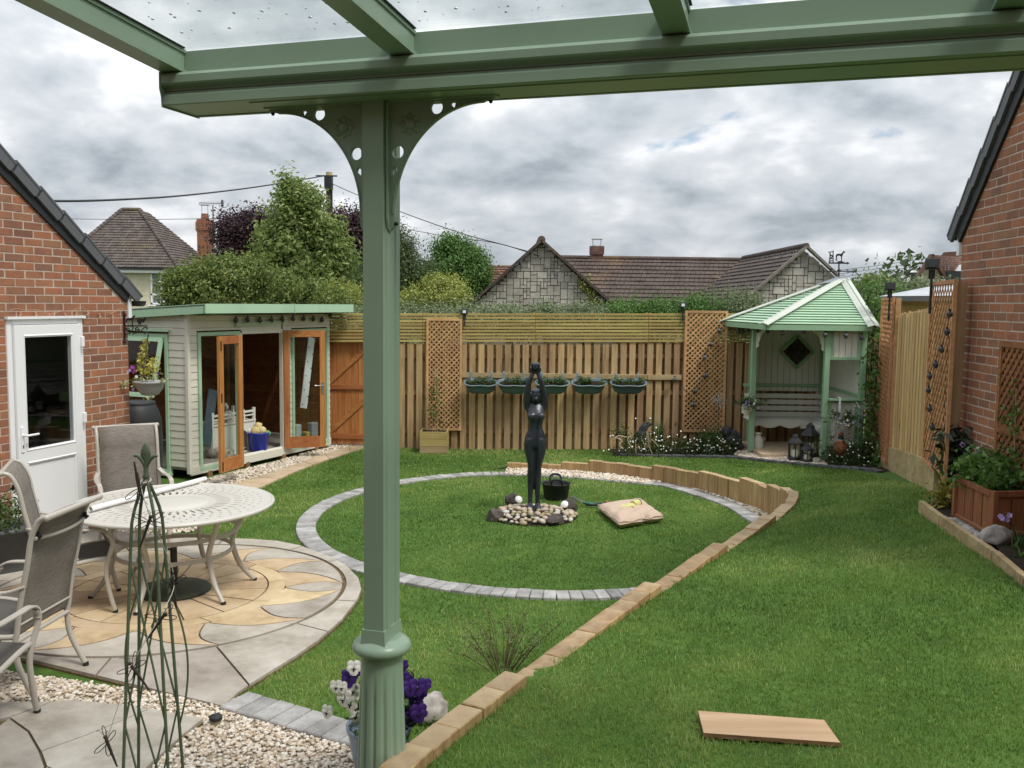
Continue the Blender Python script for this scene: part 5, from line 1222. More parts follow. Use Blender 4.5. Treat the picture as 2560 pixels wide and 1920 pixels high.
p = inside(870,1385,.25); p.z = FLZ+.06; m = MB(); m.blob(p, (.2,.14,.09), 3, .5, 3, 8); tag(part('blanket', m, paint('beige_blanket', (.35,.3,.25), .95, .3, 12)), 'crumpled beige blanket on the floor behind the summerhouse window', 'blanket')
# water butt by the garage corner
pb_ = aty(298, 950, 10.75); pb_ = Vector((pb_.x, 10.75, 0))
wb = thing('water_butt', 'round black plastic water butt standing behind the garage corner', 'water butt', pb_)
zt_ = aty(298, 868, 10.75).z
m = MB(); m.lathe([(.23,.28),(.25,.30),(.275,.55),(.28,.8),(.27,.83),(.275,.86),(.265,1.0),(.235,1.1),(.20,zt_-.02),(.19,zt_-.015)], (0,0,0), 36); part('barrel', m, BLACKP, wb, True)
m = MB(); m.lathe([(.205,zt_-.03),(.21,zt_-.01),(.20,zt_+.005),(.001,zt_+.015)], (0,0,0), 36); part('lid', m, BLACKP, wb, True)
m = MB(); m.lathe([(.27,0),(.25,.05),(.22,.22),(.24,.28)], (0,0,0), 24); part('stand', m, BLACKP, wb, True)
# orange ledged gate
g0 = aty(*Z4(1790,1265), 14.95); g1 = aty(*Z4(2400,1265), 14.95); gt_ = aty(*Z4(1790,275), 14.95).z; gb_ = g0.z
gate = thing('garden_gate', 'orange-brown ledged and braced timber gate standing open beside the summerhouse', 'gate', (g0.x, 14.95, gb_))
Wg = .95; Hg = gt_-gb_
for k in range(8):
    m = MB(); m.box((Wg*(k+.5)/8, .012, Hg/2), (Wg/8-.004, .018, Hg), bev=.003); part('board', m, ORANGE, gate, True)
for z in (.13, Hg*.51, Hg-.08):
    m = MB(); m.box((Wg/2,-.012,z), (Wg-.02,.028,.085), bev=.003); part('ledge', m, ORANGEX, gate, True)
for za, zb in ((.16,Hg*.51-.04),(Hg*.51+.04,Hg-.12)):
    m = MB(); m.bar((.08,-.011,za), (Wg-.06,-.011,zb), .07, .026, (0,-1,0)); part('brace', m, ORANGEX, gate, True)
m = MB(); m.box((-.02,0,Hg/2), (.05,.07,Hg+.02)); part('hanging_stile', m, ORANGE, gate, True)
# ------------------------------------------------------------------ corner arbour with louvred green roof
AY0, AY1 = 12.95, 14.62; AG = .20
xL = aty(1626,840,13.85).x; xR = aty(1783,840,AY0).x; xRR = aty(1861,840,AY0).x
AX0, AX1 = xL, xRR+.0
arb = thing('corner_arbour', 'green and cream corner arbour seat with slatted hipped roof', 'arbour', (AX0+.7, AY0+.8, AG))
eA = aty(1566,694,14.78); eB = aty(1656,701,12.80); eC = aty(1884,706,12.80); EZV = (eB.z+eC.z)/2
eA = Vector((eA.x, 14.78, EZV)); eB = Vector((eA.x, 12.80, EZV)); eC = Vector((eC.x, 12.80, EZV)); eK = Vector((eC.x, 14.78, EZV)); eBx = aty(1656,701,12.80).x; eB.x = eBx
pk = aty(1822,606,14.1); APX = Vector((pk.x, 14.1, pk.z))
PZT = EZV-.02
def post(x, y): m = MB(); m.box((x, y, (AG+PZT)/2), (.075,.075,PZT-AG), bev=.004); part('post', m, GREEN2, arb)
for x, y in ((xL, 13.85), (xR, AY0), (xRR, AY0), (xL+.17, AY1), (AX1, AY1)): post(x, y)
# roof slats on the two seen faces and plain boards behind
def roof_face(P, Q, T, n, mat):
    nrm = (Q-P).cross(T-P).normalized(); nrm = nrm if nrm.z > 0 else -nrm
    for k in range(n):
        t0, t1 = k/n*.96, (k+1.12)/n*.96
        a, b, c, d = P.lerp(T, t0), Q.lerp(T, t0), Q.lerp(T, t1), P.lerp(T, t1)
        lo = nrm*.028; hi = nrm*.006; th_ = nrm*.012
        m = MB(); m.add([a+lo, b+lo, c+hi, d+hi, a+lo-th_, b+lo-th_, c+hi-th_, d+hi-th_], [(0,1,2,3),(7,6,5,4),(0,4,5,1),(1,5,6,2),(2,6,7,3),(3,7,4,0)]); part('roof_slat', m, mat, arb)
roof_face(eB, eC, APX, 18, ROOFGREEN); roof_face(eA, eB, APX, 18, ROOFGREEN)
m = MB(); m.add([eC, eK, APX], [(0,1,2)]); m.add([eK, eA, APX], [(0,1,2)]); m.add([eA+EZ*-.01, eB-EZ*.01, eC-EZ*.01, eK-EZ*.01], [(0,1,2,3)]); part('roof_back', m, GREEN2, arb)
HIPM = paint('hip_paint', (.50,.53,.47), .6, .06, 7, .3, .25)
def hip(P, mat=HIPM):
    d = (P-APX); L = d.length; d.normalize(); sd_ = d.cross(EZ).normalized()
    for s_ in (-1, 1):
        a = APX+d*.02+EZ*.052+sd_*s_*.045; b = P+d*.10+EZ*.047+sd_*s_*.045
        m = MB(); m.bar(a, b, .085, .014, EZ+sd_*s_*.35, .002); part('hip_board', m, mat, arb)
hip(eA); hip(eB); hip(eC)
m = MB(); m.add([APX+EZ*.10, eB.lerp(APX,.86)+EZ*.075+Vector((-.07,0,-.02)), eA.lerp(APX,.80)+EZ*.075+Vector((-.02,.04,0)), eC.lerp(APX,.9)+EZ*.07+Vector((.05,0,0)), APX+Vector((.09,.05,.04))], [(0,1,2),(0,3,1),(0,4,3),(0,2,4)]); part('ridge_cap', m, paint('lead_grey', (.22,.24,.26), .5, .15), arb)
for P, Q in ((eA, eB), (eB, eC)):
    m = MB(); d = (Q-P).normalized(); m.bar(P-EZ*.03, Q-EZ*.03, .022, .075, EZ); part('fascia', m, GREEN2, arb)
# walls
def vboards(P, d, W_, z0, z1, out, w_=.095, nm='wall_board', mat=OFFWHITE):
    n = max(1, int(round(W_/w_)))
    for k in range(n):
        m = MB(); a = W_*(k+.04)/n; b = W_*(k+.96)/n; m.extr([(a,z0),(b,z0),(b,z1),(a,z1)], Vector(P)*1, d, EZ, out, .016); part(nm, m, mat, arb)
SEAT = aty(1700,909,14.1).z; BKT = aty(1700,835,14.6).z
P0 = Vector((xL+.19, AY1-.02, 0)); vboards(P0, Vector((1,0,0)), AX1-xL-.22, SEAT+.42, PZT, Vector((0,-1,0)))
vboards(Vector((AX1+.0, AY1-.05, 0)), Vector((0,-1,0)), AY1-AY0-.1, BKT-.45, PZT, Vector((-1,0,0))); vboards(Vector((AX1+.0, AY1-.05, 0)), Vector((0,-1,0)), AY1-AY0-.1, SEAT+.02, BKT-.45, Vector((-1,0,0)))
dlw = Vector((.17, AY1-13.85, 0)); Llw = dlw.length; dlw.normalize(); vboards(Vector((xL, 13.85, 0))+dlw*.04, dlw, Llw-.08, AG+.05, PZT, Vector((dlw.y,-dlw.x,0)))
def rail(a, b, w_, h_, mat=GREEN2, nm='rail'): m = MB(); m.bar(a, b, w_, h_, EZ, .003); part(nm, m, mat, arb)
rail((xL+.04,AY1-.045,BKT+.02), (AX1,AY1-.045,BKT+.02), .03, .05); rail((AX1-.02,AY1-.05,BKT+.02), (AX1-.02,AY0+.04,BKT+.02), .03, .05)
m = MB(); m.bar((AX1-.03,AY1-.04,SEAT), (AX1-.03,AY1-.04,PZT), .06, .05, (0,1,0)); part('corner_post', m, GREEN2, arb)
# right wing: panels above and below an opening
def wz(y): return aty(*ZR(780,y), AY0).z
for z0, z1 in ((wz(702), PZT), (wz(1212), wz(955))):
    vboards(Vector((xR+.075, AY0, 0)), Vector((1,0,0)), xRR-xR-.15, z0, z1, Vector((0,-1,0)), .085, 'wing_board')
    for x in (xR+.058, xRR-.058): rail((x, AY0-.006, z0), (x, AY0-.006, z1), .045, .03, GREEN2, 'wing_frame') if False else None
    for x in (xR+.062, xRR-.062):
        m = MB(); m.bar((x, AY0-.006, z0), (x, AY0-.006, z1), .05, .03, (0,1,0)); part('wing_frame', m, GREEN2, arb)
    for z in (z0, z1): rail((xR+.04,AY0-.006,z), (xRR-.04,AY0-.006,z), .032, .045, GREEN2, 'wing_frame')
rail((xR+.03,AY0-.03,wz(945)), (xRR-.02,AY0-.03,wz(945)), .11, .028, GREEN2, 'ledge')
# diamond window with stained glass
wc = aty(*ZR(503,662), AY1-.045); hw = abs(aty(*ZR(608,662), AY1-.045).x-wc.x)
dm = MB()
for k in range(4):
    a = Vector((math.cos(k*PI/2), 0, math.sin(k*PI/2)))*(hw-.025); b = Vector((math.cos((k+1)*PI/2), 0, math.sin((k+1)*PI/2)))*(hw-.025); dm.bar(wc+a, wc+b, .025, .05, (0,1,0)) if False else dm.bar(wc+a, wc+b, .05, .03, (0,1,0))
wo_ = part('diamond_window', dm, GREEN2, arb)
sg = MB(); sg.extr([((hw-.04)*math.cos(k*PI/2), (hw-.04)*math.sin(k*PI/2)) for k in range(4)], wc+Vector((0,-.008,0)), (1,0,0), EZ, (0,-1,0), .006)
m_, t_, b_ = newmat('stained_glass'); vo_ = t_.nodes.new('ShaderNodeTexVoronoi'); vo_.inputs['Scale'].default_value = 22; t_.links.new(worldvec(t_), vo_.inputs['Vector'])
t_.links.new(ramp(t_, vo_.outputs['Color'], [(.2,(.012,.010,.009)),(.45,(.05,.020,.012)),(.62,(.018,.016,.013)),(.8,(.07,.055,.02))], 'CONSTANT'), b_.inputs['Base Color']); b_.inputs['Roughness'].default_value = .12; part('stained_glass', sg, m_, wo_)
ld = MB()
for a, b in (((0,-.8),(0,.8)),((-.5,0),(.5,0)),((-.3,.3),(.3,.3)),((-.3,-.3),(.3,-.3)),((-.3,-.3),(-.3,.3)),((.3,-.3),(.3,.3))): ld.tube([wc+Vector((a[0]*hw,-.013,a[1]*hw)), wc+Vector((b[0]*hw,-.013,b[1]*hw))], .004, 5)
part('leading', ld, BLACKM, wo_)
# corner seat
for k in range(4):
    z = aty(*ZR(450, 925+36*k), AY1-.10).z
    rail((xL+.06,AY1-.07-.004*k,z), (AX1-.05,AY1-.07-.004*k,z), .018, .075, OFFWHITE, 'backrest_slat'); rail((AX1-.06-.004*k,AY1-.1,z), (AX1-.06-.004*k,AY0+.06,z), .018, .075, OFFWHITE, 'backrest_slat')
SD = .46; ys = AY1-SD
for k in range(4): rail((xL+.04,AY1-.12-.10*k,SEAT), (AX1-.06,AY1-.12-.10*k,SEAT), .09, .022, OFFWHITE, 'seat_slat')
for k in range(4): rail((AX1-.12-.10*k,ys-.02,SEAT), (AX1-.12-.10*k,AY0+.05,SEAT), .09, .022, OFFWHITE, 'seat_slat')
def scallop(L, h=.11, n=5):
    out = [(0,0),(L,0)]
    for k in range(41):
        x = L*(1-k/40); out.append((x, -h*(.62+.38*abs(math.cos(x/L*PI*n/2)))))
    return out
m = MB(); m.extr(scallop(AX1-SD-xL-.04), Vector((xL+.04, ys, SEAT-.012)), (1,0,0), EZ, (0,-1,0), .018); part('seat_apron', m, OFFWHITE, arb)
m = MB(); m.extr(scallop(ys-AY0-.05, .11, 4), Vector((AX1-SD, ys, SEAT-.012)), (0,-1,0), EZ, (-1,0,0), .018); part('seat_apron', m, OFFWHITE, arb)
# curved brackets at the opening
def cbr(x, y, d):
    d = Vector(d).normalized(); q = [(0,0),(.19,0),(.185,-.03),(.13,-.05),(.08,-.10),(.07,-.16),(.045,-.20),(.05,-.26),(0,-.30)]
    m = MB(); m.extr(q, Vector((x,y,PZT-.06))+d*.035, d, EZ, d.cross(EZ), .022); part('bracket', m, OFFWHITE, arb)
dv = Vector((xR-xL, AY0-13.85, 0)); cbr(xL, 13.85, dv); cbr(xR, AY0, -dv)
rail(Vector((xL,13.85,PZT-.03)), Vector((xR,AY0,PZT-.03)), .05, .07)
# lamps strung round the eaves
s3 = thing('string_lights', 'row of round cone-shaped solar lamps hung under the arbour eaves', 'string lights', (AX0+.5, AY0-.15, EZV-.1)); pts = []
for (x, y, yy) in ((160,545,14.6),(183,545,14.5),(215,538,14.4),(270,535,13.75),(330,540,13.0),(420,550,12.85),(543,545,12.85),(670,562,12.82),(793,567,12.82),(888,580,12.82)):
    p = aty(*ZR(x, y), yy); cone_lamp(s3, p, .032); pts.append(p+EZ*.05)
m = MB(); m.tube(pts, .003, 4); part('cable', m, BLACKP, s3)
# weather vane with a hound
WV = crop(1990,600,.1944); wp = lambda x, y: aty(*WV(x, y), 14.05)
wv_ = thing('weather_vane', 'black metal weather vane with a standing greyhound on the arbour roof', 'weather vane', APX+EZ*.1)
m = MB(); m.tube([wp(552,500), wp(552,300)], .011, 8); m.lathe([(.02,0),(.03,.02),(.02,.04)], wp(552,410), 12); part('spindle', m, BLACKM, wv_)
m = MB(); m.bar(wp(420,296), wp(660,298), .006, .022, EZ); a = wp(690,297); b = wp(655,280); c = wp(655,318)
m.extr([(0,0),(b.x-a.x,b.z-a.z),(c.x-a.x,c.z-a.z)], a, (1,0,0), EZ, (0,-1,0), .006); a = wp(410,315); 
m.extr([(0,0),(wp(440,300).x-a.x,.03),(wp(410,275).x-a.x,wp(410,275).z-a.z),(wp(425,296).x-a.x,.03)], a, (1,0,0), EZ, (0,-1,0), .006); part('arrow', m, BLACKM, wv_)
def silh(pts, f=wp):
    P = [f(*p) for p in pts]; o = P[0]; q = [(p.x-o.x, p.z-o.z) for p in P]; m = MB(); m.extr(q, o, (1,0,0), EZ, (0,-1,0), .007); return m
m = silh([(512,270),(508,250),(516,225),(510,205),(518,185),(540,175),(575,178),(595,165),(603,145),(612,142),(636,155),(634,164),(612,166),(602,195),(592,215),(590,270),(580,270),(580,215),(560,203),(535,203),(526,225),(530,250),(528,270),(518,272),(520,250),(515,235),(512,255)]); part('hound', m, BLACKM, wv_)
m = silh([(520,292),(540,275),(570,268),(600,275),(625,290)]); part('mound', m, BLACKM, wv_)
gm_ = MB()
for (a, b) in (((477,135),(477,290)),((415,158),(475,150)),((440,165),(432,285)),((430,205),(478,198)),((425,240),(478,238)),((425,268),(478,268)),((430,175),(470,215)),((470,215),(430,240))): gm_.bar(wp(*a), wp(*b), .006, .018, (0,1,0)) if False else gm_.tube([wp(*a), wp(*b)], .008, 5)
part('gate_figure', gm_, BLACKM, wv_)
lt = MB(); lt.tube([wp(355,403), wp(735,403)], .008, 6); lt.tube([wp(552,403)+Vector((-.10,.16,.0)), wp(552,403)+Vector((.12,-.2,0))], .008, 6); part('cross_arms', lt, BLACKM, wv_)
def stroke(pts, off=0): m = MB(); [m.tube([wp(*a), wp(*b)], .007, 5) for a, b in zip(pts, pts[1:])]; return m
part('letter_w', stroke([(730,372),(740,425),(756,385),(770,425),(782,372)]), BLACKM, wv_)
part('letter_e', stroke([(335,385),(358,385),(358,425),(335,428),(358,425),(358,405),(340,405)]), BLACKM, wv_)
part('letter_s', stroke([(672,380),(658,382),(656,395),(670,408),(670,422),(655,428)]), BLACKM, wv_)
part('letter_n', stroke([(440,415),(442,368),(458,410),(460,365)]), BLACKM, wv_)
# ------------------------------------------------------------------ round cast table, chairs, parasol base
TC = Vector((-2.76, 7.35, ZS)); TR_, THt = .80, .715
tab = thing('patio_table', 'round pale metal patio table with pierced lattice top on curved legs', 'table', TC)
holes = []
def leafhole(r0, r1, a, w_): 
    rm = (r0+r1)/2; h = (r1-r0)/2; return [((rm+h*math.cos(t))*math.cos(a)-w_*math.sin(t)*math.sin(a), (rm+h*math.cos(t))*math.sin(a)+w_*math.sin(t)*math.cos(a)) for t in np.linspace(0, 2*PI, 8, endpoint=False)]
for k in range(44):
    a = 2*PI*k/44; holes.append(leafhole(.325,.455,a,.0125)); holes.append(leafhole(.47,.545,a+PI/44,.011))
for k in range(44):
    a = 2*PI*k/44
    for r, s_ in ((.575,.016),(.632,.015),(.690,.015)):
        a2 = a+(PI/44 if r == .632 else 0); holes.append([(r*math.cos(a2)+s_*x*math.cos(a2)-.8*s_*y*math.sin(a2), r*math.sin(a2)+s_*x*math.sin(a2)+.8*s_*y*math.cos(a2)) for x, y in ((-1,0),(0,-1),(1,0),(0,1))])
me = plate_mesh('table_top', circ(TR_-.02, 96), holes, .012); me.transform(Matrix.Translation((0,0,THt))); link('table_top', me, TABLEM, tab)
m = MB(); m.tube([(TR_-.012)*Vector((math.cos(a), math.sin(a), 0))+EZ*(THt-.004) for a in np.linspace(0, 2*PI, 96, endpoint=False)], .016, 8, False, True); part('rim', m, TABLEM, tab, True)
m = MB(); m.lathe([(.001,THt+.012),(.10,THt+.011),(.27,THt+.007),(.285,THt+.0)], (0,0,0), 64); part('centre_boss', m, TABLEM, tab, True)
for k in range(6):
    a = 2*PI*k/6+.42; d = Vector((math.cos(a), math.sin(a), 0)); m = MB()
    m.tube(smoothpath([d*.60+EZ*(THt-.015), d*.56+EZ*.60, d*.475+EZ*.42, d*.46+EZ*.33, d*.52+EZ*.15, d*.63+EZ*.012], 6), [.022]*25+[.019]*6, 10); lo = part('leg', m, ALU, tab, True)
    f = MB(); f.lathe([(.022,0),(.022,.018)], d*.635, 10); part('foot', f, BLACKP, lo, True)
for z, r in ((.50,.50),(.33,.455)):
    m = MB()
    for k in range(48):
        a0, a1 = 2*PI*k/48, 2*PI*(k+1.02)/48; m.bar(Vector((r*math.cos(a0), r*math.sin(a0), z)), Vector((r*math.cos(a1), r*math.sin(a1), z)), .012, .034)
    part('ring_brace', m, ALU, tab, True)
m = MB(); m.tube([(.60*math.cos(a), .60*math.sin(a), THt-.03) for a in np.linspace(0, 2*PI, 60, endpoint=False)], .016, 8, False, True); part('apron_ring', m, ALU, tab, True)
ub = thing('parasol_base', 'heavy round dark metal parasol base under the patio table', 'parasol base', TC+Vector((.01,-.05,0)))
m = MB(); m.lathe([(.285,0),(.29,.015),(.275,.03),(.12,.055),(.03,.06)], (0,0,0), 48); part('disc', m, RUST, ub, True)
m = MB(); m.tube([(0,0,.05),(0,0,.36)], .028, 14); part('tube', m, BLACKM, ub, True)
p0 = atz(*crop(180,1160,.2441)(190,462), ZS+THt+.035); p1 = atz(*crop(180,1160,.2441)(1365,152), ZS+THt+.035)
m = MB(); m.tube([p0, p1], .0215, 18, False); m.tube([p1, p0], .0185, 18, False); pvc = part('plastic_pipe', m, WHITEP); tag(pvc, 'length of white plastic pipe lying across the round patio table', 'pipe')
m = MB()
for k in range(6):
    q = p0.lerp(p1, .70+.012*k)+EZ*.0215+Vector((.002,-.006,0)); m.box(q, (.008,.002,.0006), rz=.6)
part('print', m, paint('grey_print', (.35,.36,.4), .5), pvc)
# sling chair
m_, t_, b_ = newmat('sling'); v_ = objvec(t_, (1,1,1)); n1 = noisen(t_, mathvec(t_, v_, (2,60,60)), 6, 5, .7); n2 = noisen(t_, mathvec(t_, v_, (90,8,8)), 6, 3, .6)
t_.links.new(ramp(t_, mathn(t_, 'ADD', mathn(t_, 'MULTIPLY', n1, .7), mathn(t_, 'MULTIPLY', n2, .3)), [(.36, (.085,.074,.062)), (.5, (.18,.16,.136)), (.66, (.29,.265,.23))]), b_.inputs['Base Color']); b_.inputs['Roughness'].default_value = .85; bump(t_, b_, n1, .4, .004); SLING = m_
SLINGD = paint('sling_seat', (.085,.078,.07), .85, .25, 60)
def make_chair():
    c = thing('sling_chair', 'x', 'chair', (0,0,0)); hw = .275
    back = smoothpath([(0,-.235,.40),(0,-.265,.60),(0,-.315,.82),(0,-.345,.98),(0,-.395,1.09),(0,-.455,1.115)], 6)
    seat = smoothpath([(0,.25,.40),(0,.22,.425),(0,.10,.415),(0,-.10,.385),(0,-.22,.39)], 5)
    def sheet(path, w_, t, seams=0):
        m = MB(); vs = []; n = len(path)
        for i, p in enumerate(path):
            tg = (path[min(i+1,n-1)]-path[max(i-1,0)]).normalized(); nn_ = Vector((1,0,0)).cross(tg).normalized()
            th = t*(1 if not seams else (.35+.65*abs(math.sin(PI*i/(n-1)*seams))**.5))
            for x in (-w_, -w_*.5, 0, w_*.5, w_): vs.append(p+Vector((x,0,0))+nn_*th/2-nn_*.006*(1-(x/w_)**2))
            for x in (-w_, -w_*.5, 0, w_*.5, w_): vs.append(p+Vector((x,0,0))-nn_*th/2-nn_*.006*(1-(x/w_)**2))
        fs_ = []
        for i in range(n-1):
            a, b = i*10, (i+1)*10
            for k in range(4): fs_ += [(a+k, a+k+1, b+k+1, b+k), (a+5+k, b+5+k, b+6+k, a+6+k)]
            fs_ += [(a, b, b+5, a+5), (a+4, a+9, b+9, b+4)]
        m.add(vs, fs_, True); return m
    part('back_sling', sheet(back, hw-.022, .020, 4), SLING, c, True); part('seat_sling', sheet(seat, hw-.022, .014), SLINGD, c, True)
    for s_ in (-1, 1):
        x = s_*hw; m = MB(); m.tube([p+Vector((x,0,0)) for p in back], .0165, 10); u = part('back_upright', m, ALU, c, True)
        m = MB(); m.tube(smoothpath([(x,-.235,.41),(x,-.225,.33),(x,-.245,.20),(x,-.335,.02)], 6), [.0175]*19, 10); l = part('leg', m, ALU, c, True)
        f = MB(); f.lathe([(.019,0),(.019,.022)], (x,-.34,0), 10); part('foot', f, BLACKP, l, True)
        m = MB(); m.tube(smoothpath([(x+s_*.035,.235,.625),(x+s_*.03,.275,.55),(x,.225,.36),(x,.235,.20),(x,.275,.02)], 6), .0175, 10); l = part('leg', m, ALU, c, True)
        f = MB(); f.lathe([(.019,0),(.019,.022)], (x,.28,0), 10); part('foot', f, BLACKP, l, True)
        m = MB(); ap = smoothpath([(x,-.30,.70),(x+s_*.03,-.18,.665),(x+s_*.045,.02,.665),(x+s_*.04,.18,.66),(x+s_*.035,.25,.62),(x+s_*.03,.255,.57)], 6)
        for p, q in zip(ap, ap[1:]): m.bar(p, q+(q-p)*.12, .042, .014, (0,.3,1), .003)
        part('armrest', m, ALU, c, True)
        m = MB(); m.tube([p+Vector((x,0,0)) for p in seat], .0165, 10); part('seat_rail', m, ALU, c, True)
        m = MB(); m.box((x-s_*.02,-.372,1.00), (.012,.03,.045)); m.blob((x-s_*.02,-.392,.995), (.011,.011,.011), 1, 0); part('swivel_bolt', m, BLACKP, c, True)
    m = MB(); m.tube([(-hw-.02,-.455,1.115),(hw+.02,-.455,1.115)], .0185, 12); m.blob((-hw-.02,-.455,1.115),(.021,.021,.021),2,0); m.blob((hw+.02,-.455,1.115),(.021,.021,.021),2,0); part('top_bar', m, ALU, c, True)
    m = MB(); m.tube(smoothpath([(-hw,-.365,.985),(-.1,-.395,.975),(.1,-.395,.975),(hw,-.365,.985)], 5), .011, 8); part('cross_bar', m, ALU, c, True)
    for y_ in (-.232,.23): part('stretcher', MB().tube([(-hw,y_,.36),(hw,y_,.36)], .014, 8), ALU, c, True)
    m = MB(); m.tube([(-hw,-.25,.46),(hw,-.25,.46)], .008, 6); part('tension_rod', m, ALU, c, True)
    return c
ch0 = make_chair()
for i, (x, y, fx, fy_, lab) in enumerate(((-3.62,8.62,.50,-.87,'taupe sling chair on the far side of the table by the door'), (-3.115,5.505,-1.0,.07,'taupe sling chair with its padded back to the camera at left'), (-3.36,6.92,.93,.36,'taupe sling chair at the left edge facing the table, partly hidden'), (-3.0,4.80,.02,1.0,'taupe sling chair of which only an arm and leg show bottom left'))):
    o = ch0 if i == 0 else copy_tree(ch0)
    o.location = (x, y, ZS if i != 3 else .03); o.rotation_euler = (0, 0, math.atan2(-fx, fy_)); tag(o, lab, 'chair', 'sling patio chairs')
# dark planter by the garage wall
t = thing('square_planter', 'dark grey planter of green leaves behind the chairs at the left edge', 'planter', (-4.42, 7.9, ZS))
m = MB(); m.lathe([(.21,0),(.25,.34),(.27,.34),(.27,.38),(.24,.38),(.235,.33),(.001,.33)], (0,0,0), 4); m.v = [(x*1.2, y*1.2, z) for x, y, z in m.v]; part('pot', m, DARKGREY, t, True)
rr = np.random.default_rng(8); cl = np.stack([-4.42+rr.uniform(-.2,.2,20), 7.9+rr.uniform(-.2,.2,20), .42+rr.uniform(0,.22,20)], -1)
foliage('foliage', t, PLANTLEAF, cl, 40, .05, .05, 81, .35, kind='stuff')
# ------------------------------------------------------------------ wire obelisk with dragonfly lights
OY = 3.30; oc_ = aty(316,1045,OY); OX = oc_.x; ob = thing('plant_obelisk', 'slim dark green wire plant obelisk with an arrow-shaped finial in the foreground', 'obelisk', (OX, OY, 0))
zt_ = oc_.z; zk = aty(316,1150,OY).z; ra = .19
def corner(k, h, z): a = PI/4+PI/2*k+ra-.13; return Vector((OX+h*math.cos(a), OY+h*math.sin(a), z))
def hw_(z): return .062+(.155-.062)*(zk-z)/zk
for k in range(4):
    m = MB(); m.tube([corner(k,.012,zt_)]+[corner(k,.012+(.062-.012)*math.sin(t*PI/2)**1.0, zt_-(zt_-zk)*t) for t in (.25,.5,.75)]+[corner(k,hw_(z),z) for z in np.linspace(zk,0,12)], .0062, 8); part('rod', m, OBEL, ob)
levels = [zk-.10, zk-.62, zk-1.15]
for k in (0, 2):
    for za, zb in zip([zk-.10, zk-.70], [zk-.70, 0.10]):
        for fl in (0, 1):
            m = MB(); a = corner(k if fl else k+1, hw_(za), za); b = corner(k+1 if fl else k, hw_(zb), zb); md = (a+b)/2
            m.tube(smoothpath([a, a.lerp(b,.5), b], 5), .0038, 6); part('cross_wire', m, OBEL, ob)
for k, sx_ in ((1, -1), (0, 1), (2, -1), (3, 1)):
    za, zb = zk-.22, zk-.78
    a = corner(k, hw_(za), za); b = corner(k, hw_(zb), zb); out = Vector((sx_, 0, 0))
    if k in (2, 3): continue
    m = MB(); m.tube(smoothpath([a, a.lerp(b,.25)+out*.038, a.lerp(b,.5)+out*.052, a.lerp(b,.75)+out*.038, b], 6), .0038, 6); part('bowed_wire', m, OBEL, ob)
fin = MB(); fb = zt_-.02; fb0 = aty(316,1035,OY).z; ft = aty(316,956,OY).z; H_ = ft-fb0
fin.lathe([(.011,0),(.014,.01),(.011,H_*.12),(.009,H_*.25),(.010,H_*.5),(.019,H_*.68),(.017,H_*.80),(.008,H_*.93),(.0005,H_)], (OX,OY,fb0), 12, mod=lambda a, z: 1-.45*abs(math.sin(a))*(1 if z > H_*.45 else .2))
fo = part('finial', fin, OBEL, ob)
for s_ in (-1, 1):
    m = MB(); m.tube(smoothpath([(OX,OY,fb0+H_*.28),(OX+s_*.012,OY,fb0+H_*.50),(OX+s_*.028,OY,fb0+H_*.625),(OX+s_*.046,OY,fb0+H_*.64)], 5), [.007]*4+[.008]*6+[.006]*4+[.002]*2, 8); part('barb', m, OBEL, fo)
lt_ = thing('dragonfly_lights', 'string of dark wire dragonfly lights wound down the obelisk', 'string lights', (OX, OY, 1.2))
WIRE = paint('dark_wire', (.05,.035,.032), .4, .2); wire_pts = []
def dragonfly(px, py, dy, rot, tail):
    p = aty(px/VS, py/VS, OY+dy); o = D.objects.new('dragonfly', None)
    m = MB()
    for a, L in ((.5,.064),(-.35,.054),(PI-.55,.064),(PI+.35,.054)):
        a += rot; d = Vector((math.cos(a), 0, math.sin(a))); s_ = Vector((-math.sin(a), .3, math.cos(a)))
        m.tube([p+d*L*(.5-.5*math.cos(t))+s_*.0095*math.sin(t)*(.6+.4*(.5-.5*math.cos(t))) for t in np.linspace(0,2*PI,12,endpoint=False)], .0017, 4, False, True)
    tdir = Vector((math.sin(tail), 0, -math.cos(tail)))
    m.tube([p-tdir*.012, p+tdir*.02, p+tdir*.10], [.006,.006,.003], 7); m.blob(p-tdir*.02, (.008,.008,.008), 1, .2)
    for s_ in (-1,1): m.tube(smoothpath([p-tdir*.02, p-tdir*.045+Vector((s_*.012,0,0)), p-tdir*.05+Vector((s_*.022,0,-.008))], 3), .001, 4)
    part('dragonfly', m, WIRE, lt_)
    wire_pts.append(p+Vector((0,.01,.02)))
for a in ((348,1222,-.05,1.2,3.3),(372,1305,-.07,.1,-.35),(433,1455,.05,.8,.1),(405,1545,-.06,.4,-.6),(333,1670,-.08,.9,.6),(268,1855,-.09,1.3,.35)): dragonfly(*a)
m = MB(); m.tube(smoothpath([Vector((OX,OY-.02,zt_))]+wire_pts, 6), .0016, 4); part('cable', m, paint('clear_cable', (.6,.58,.52), .4), lt_)
m = MB(); m.tube([Vector((OX+.016*math.cos(t), OY+.016*math.sin(t), fb0-.005+.006*math.sin(t))) for t in np.linspace(0,2*PI,14,endpoint=False)], .0035, 5, False, True); part('knot', m, MATS['clear_cable'], lt_)
# low solar deck light in the gravel
p = atz(466,1552,.045); t = thing('solar_ground_light', 'small round black solar light in the gravel by the grey setts', 'lamp', (p.x,p.y,.01))
m = MB(); m.lathe([(.030,0),(.030,.03)], (0,0,0), 20); part('clear_ring', m, paint('amber_plastic', (.30,.27,.18), .2), t, True); m = MB(); m.lathe([(.036,.03),(.037,.045),(.033,.052),(.001,.053)], (0,0,0), 24); part('cap', m, BLACKP, t, True)
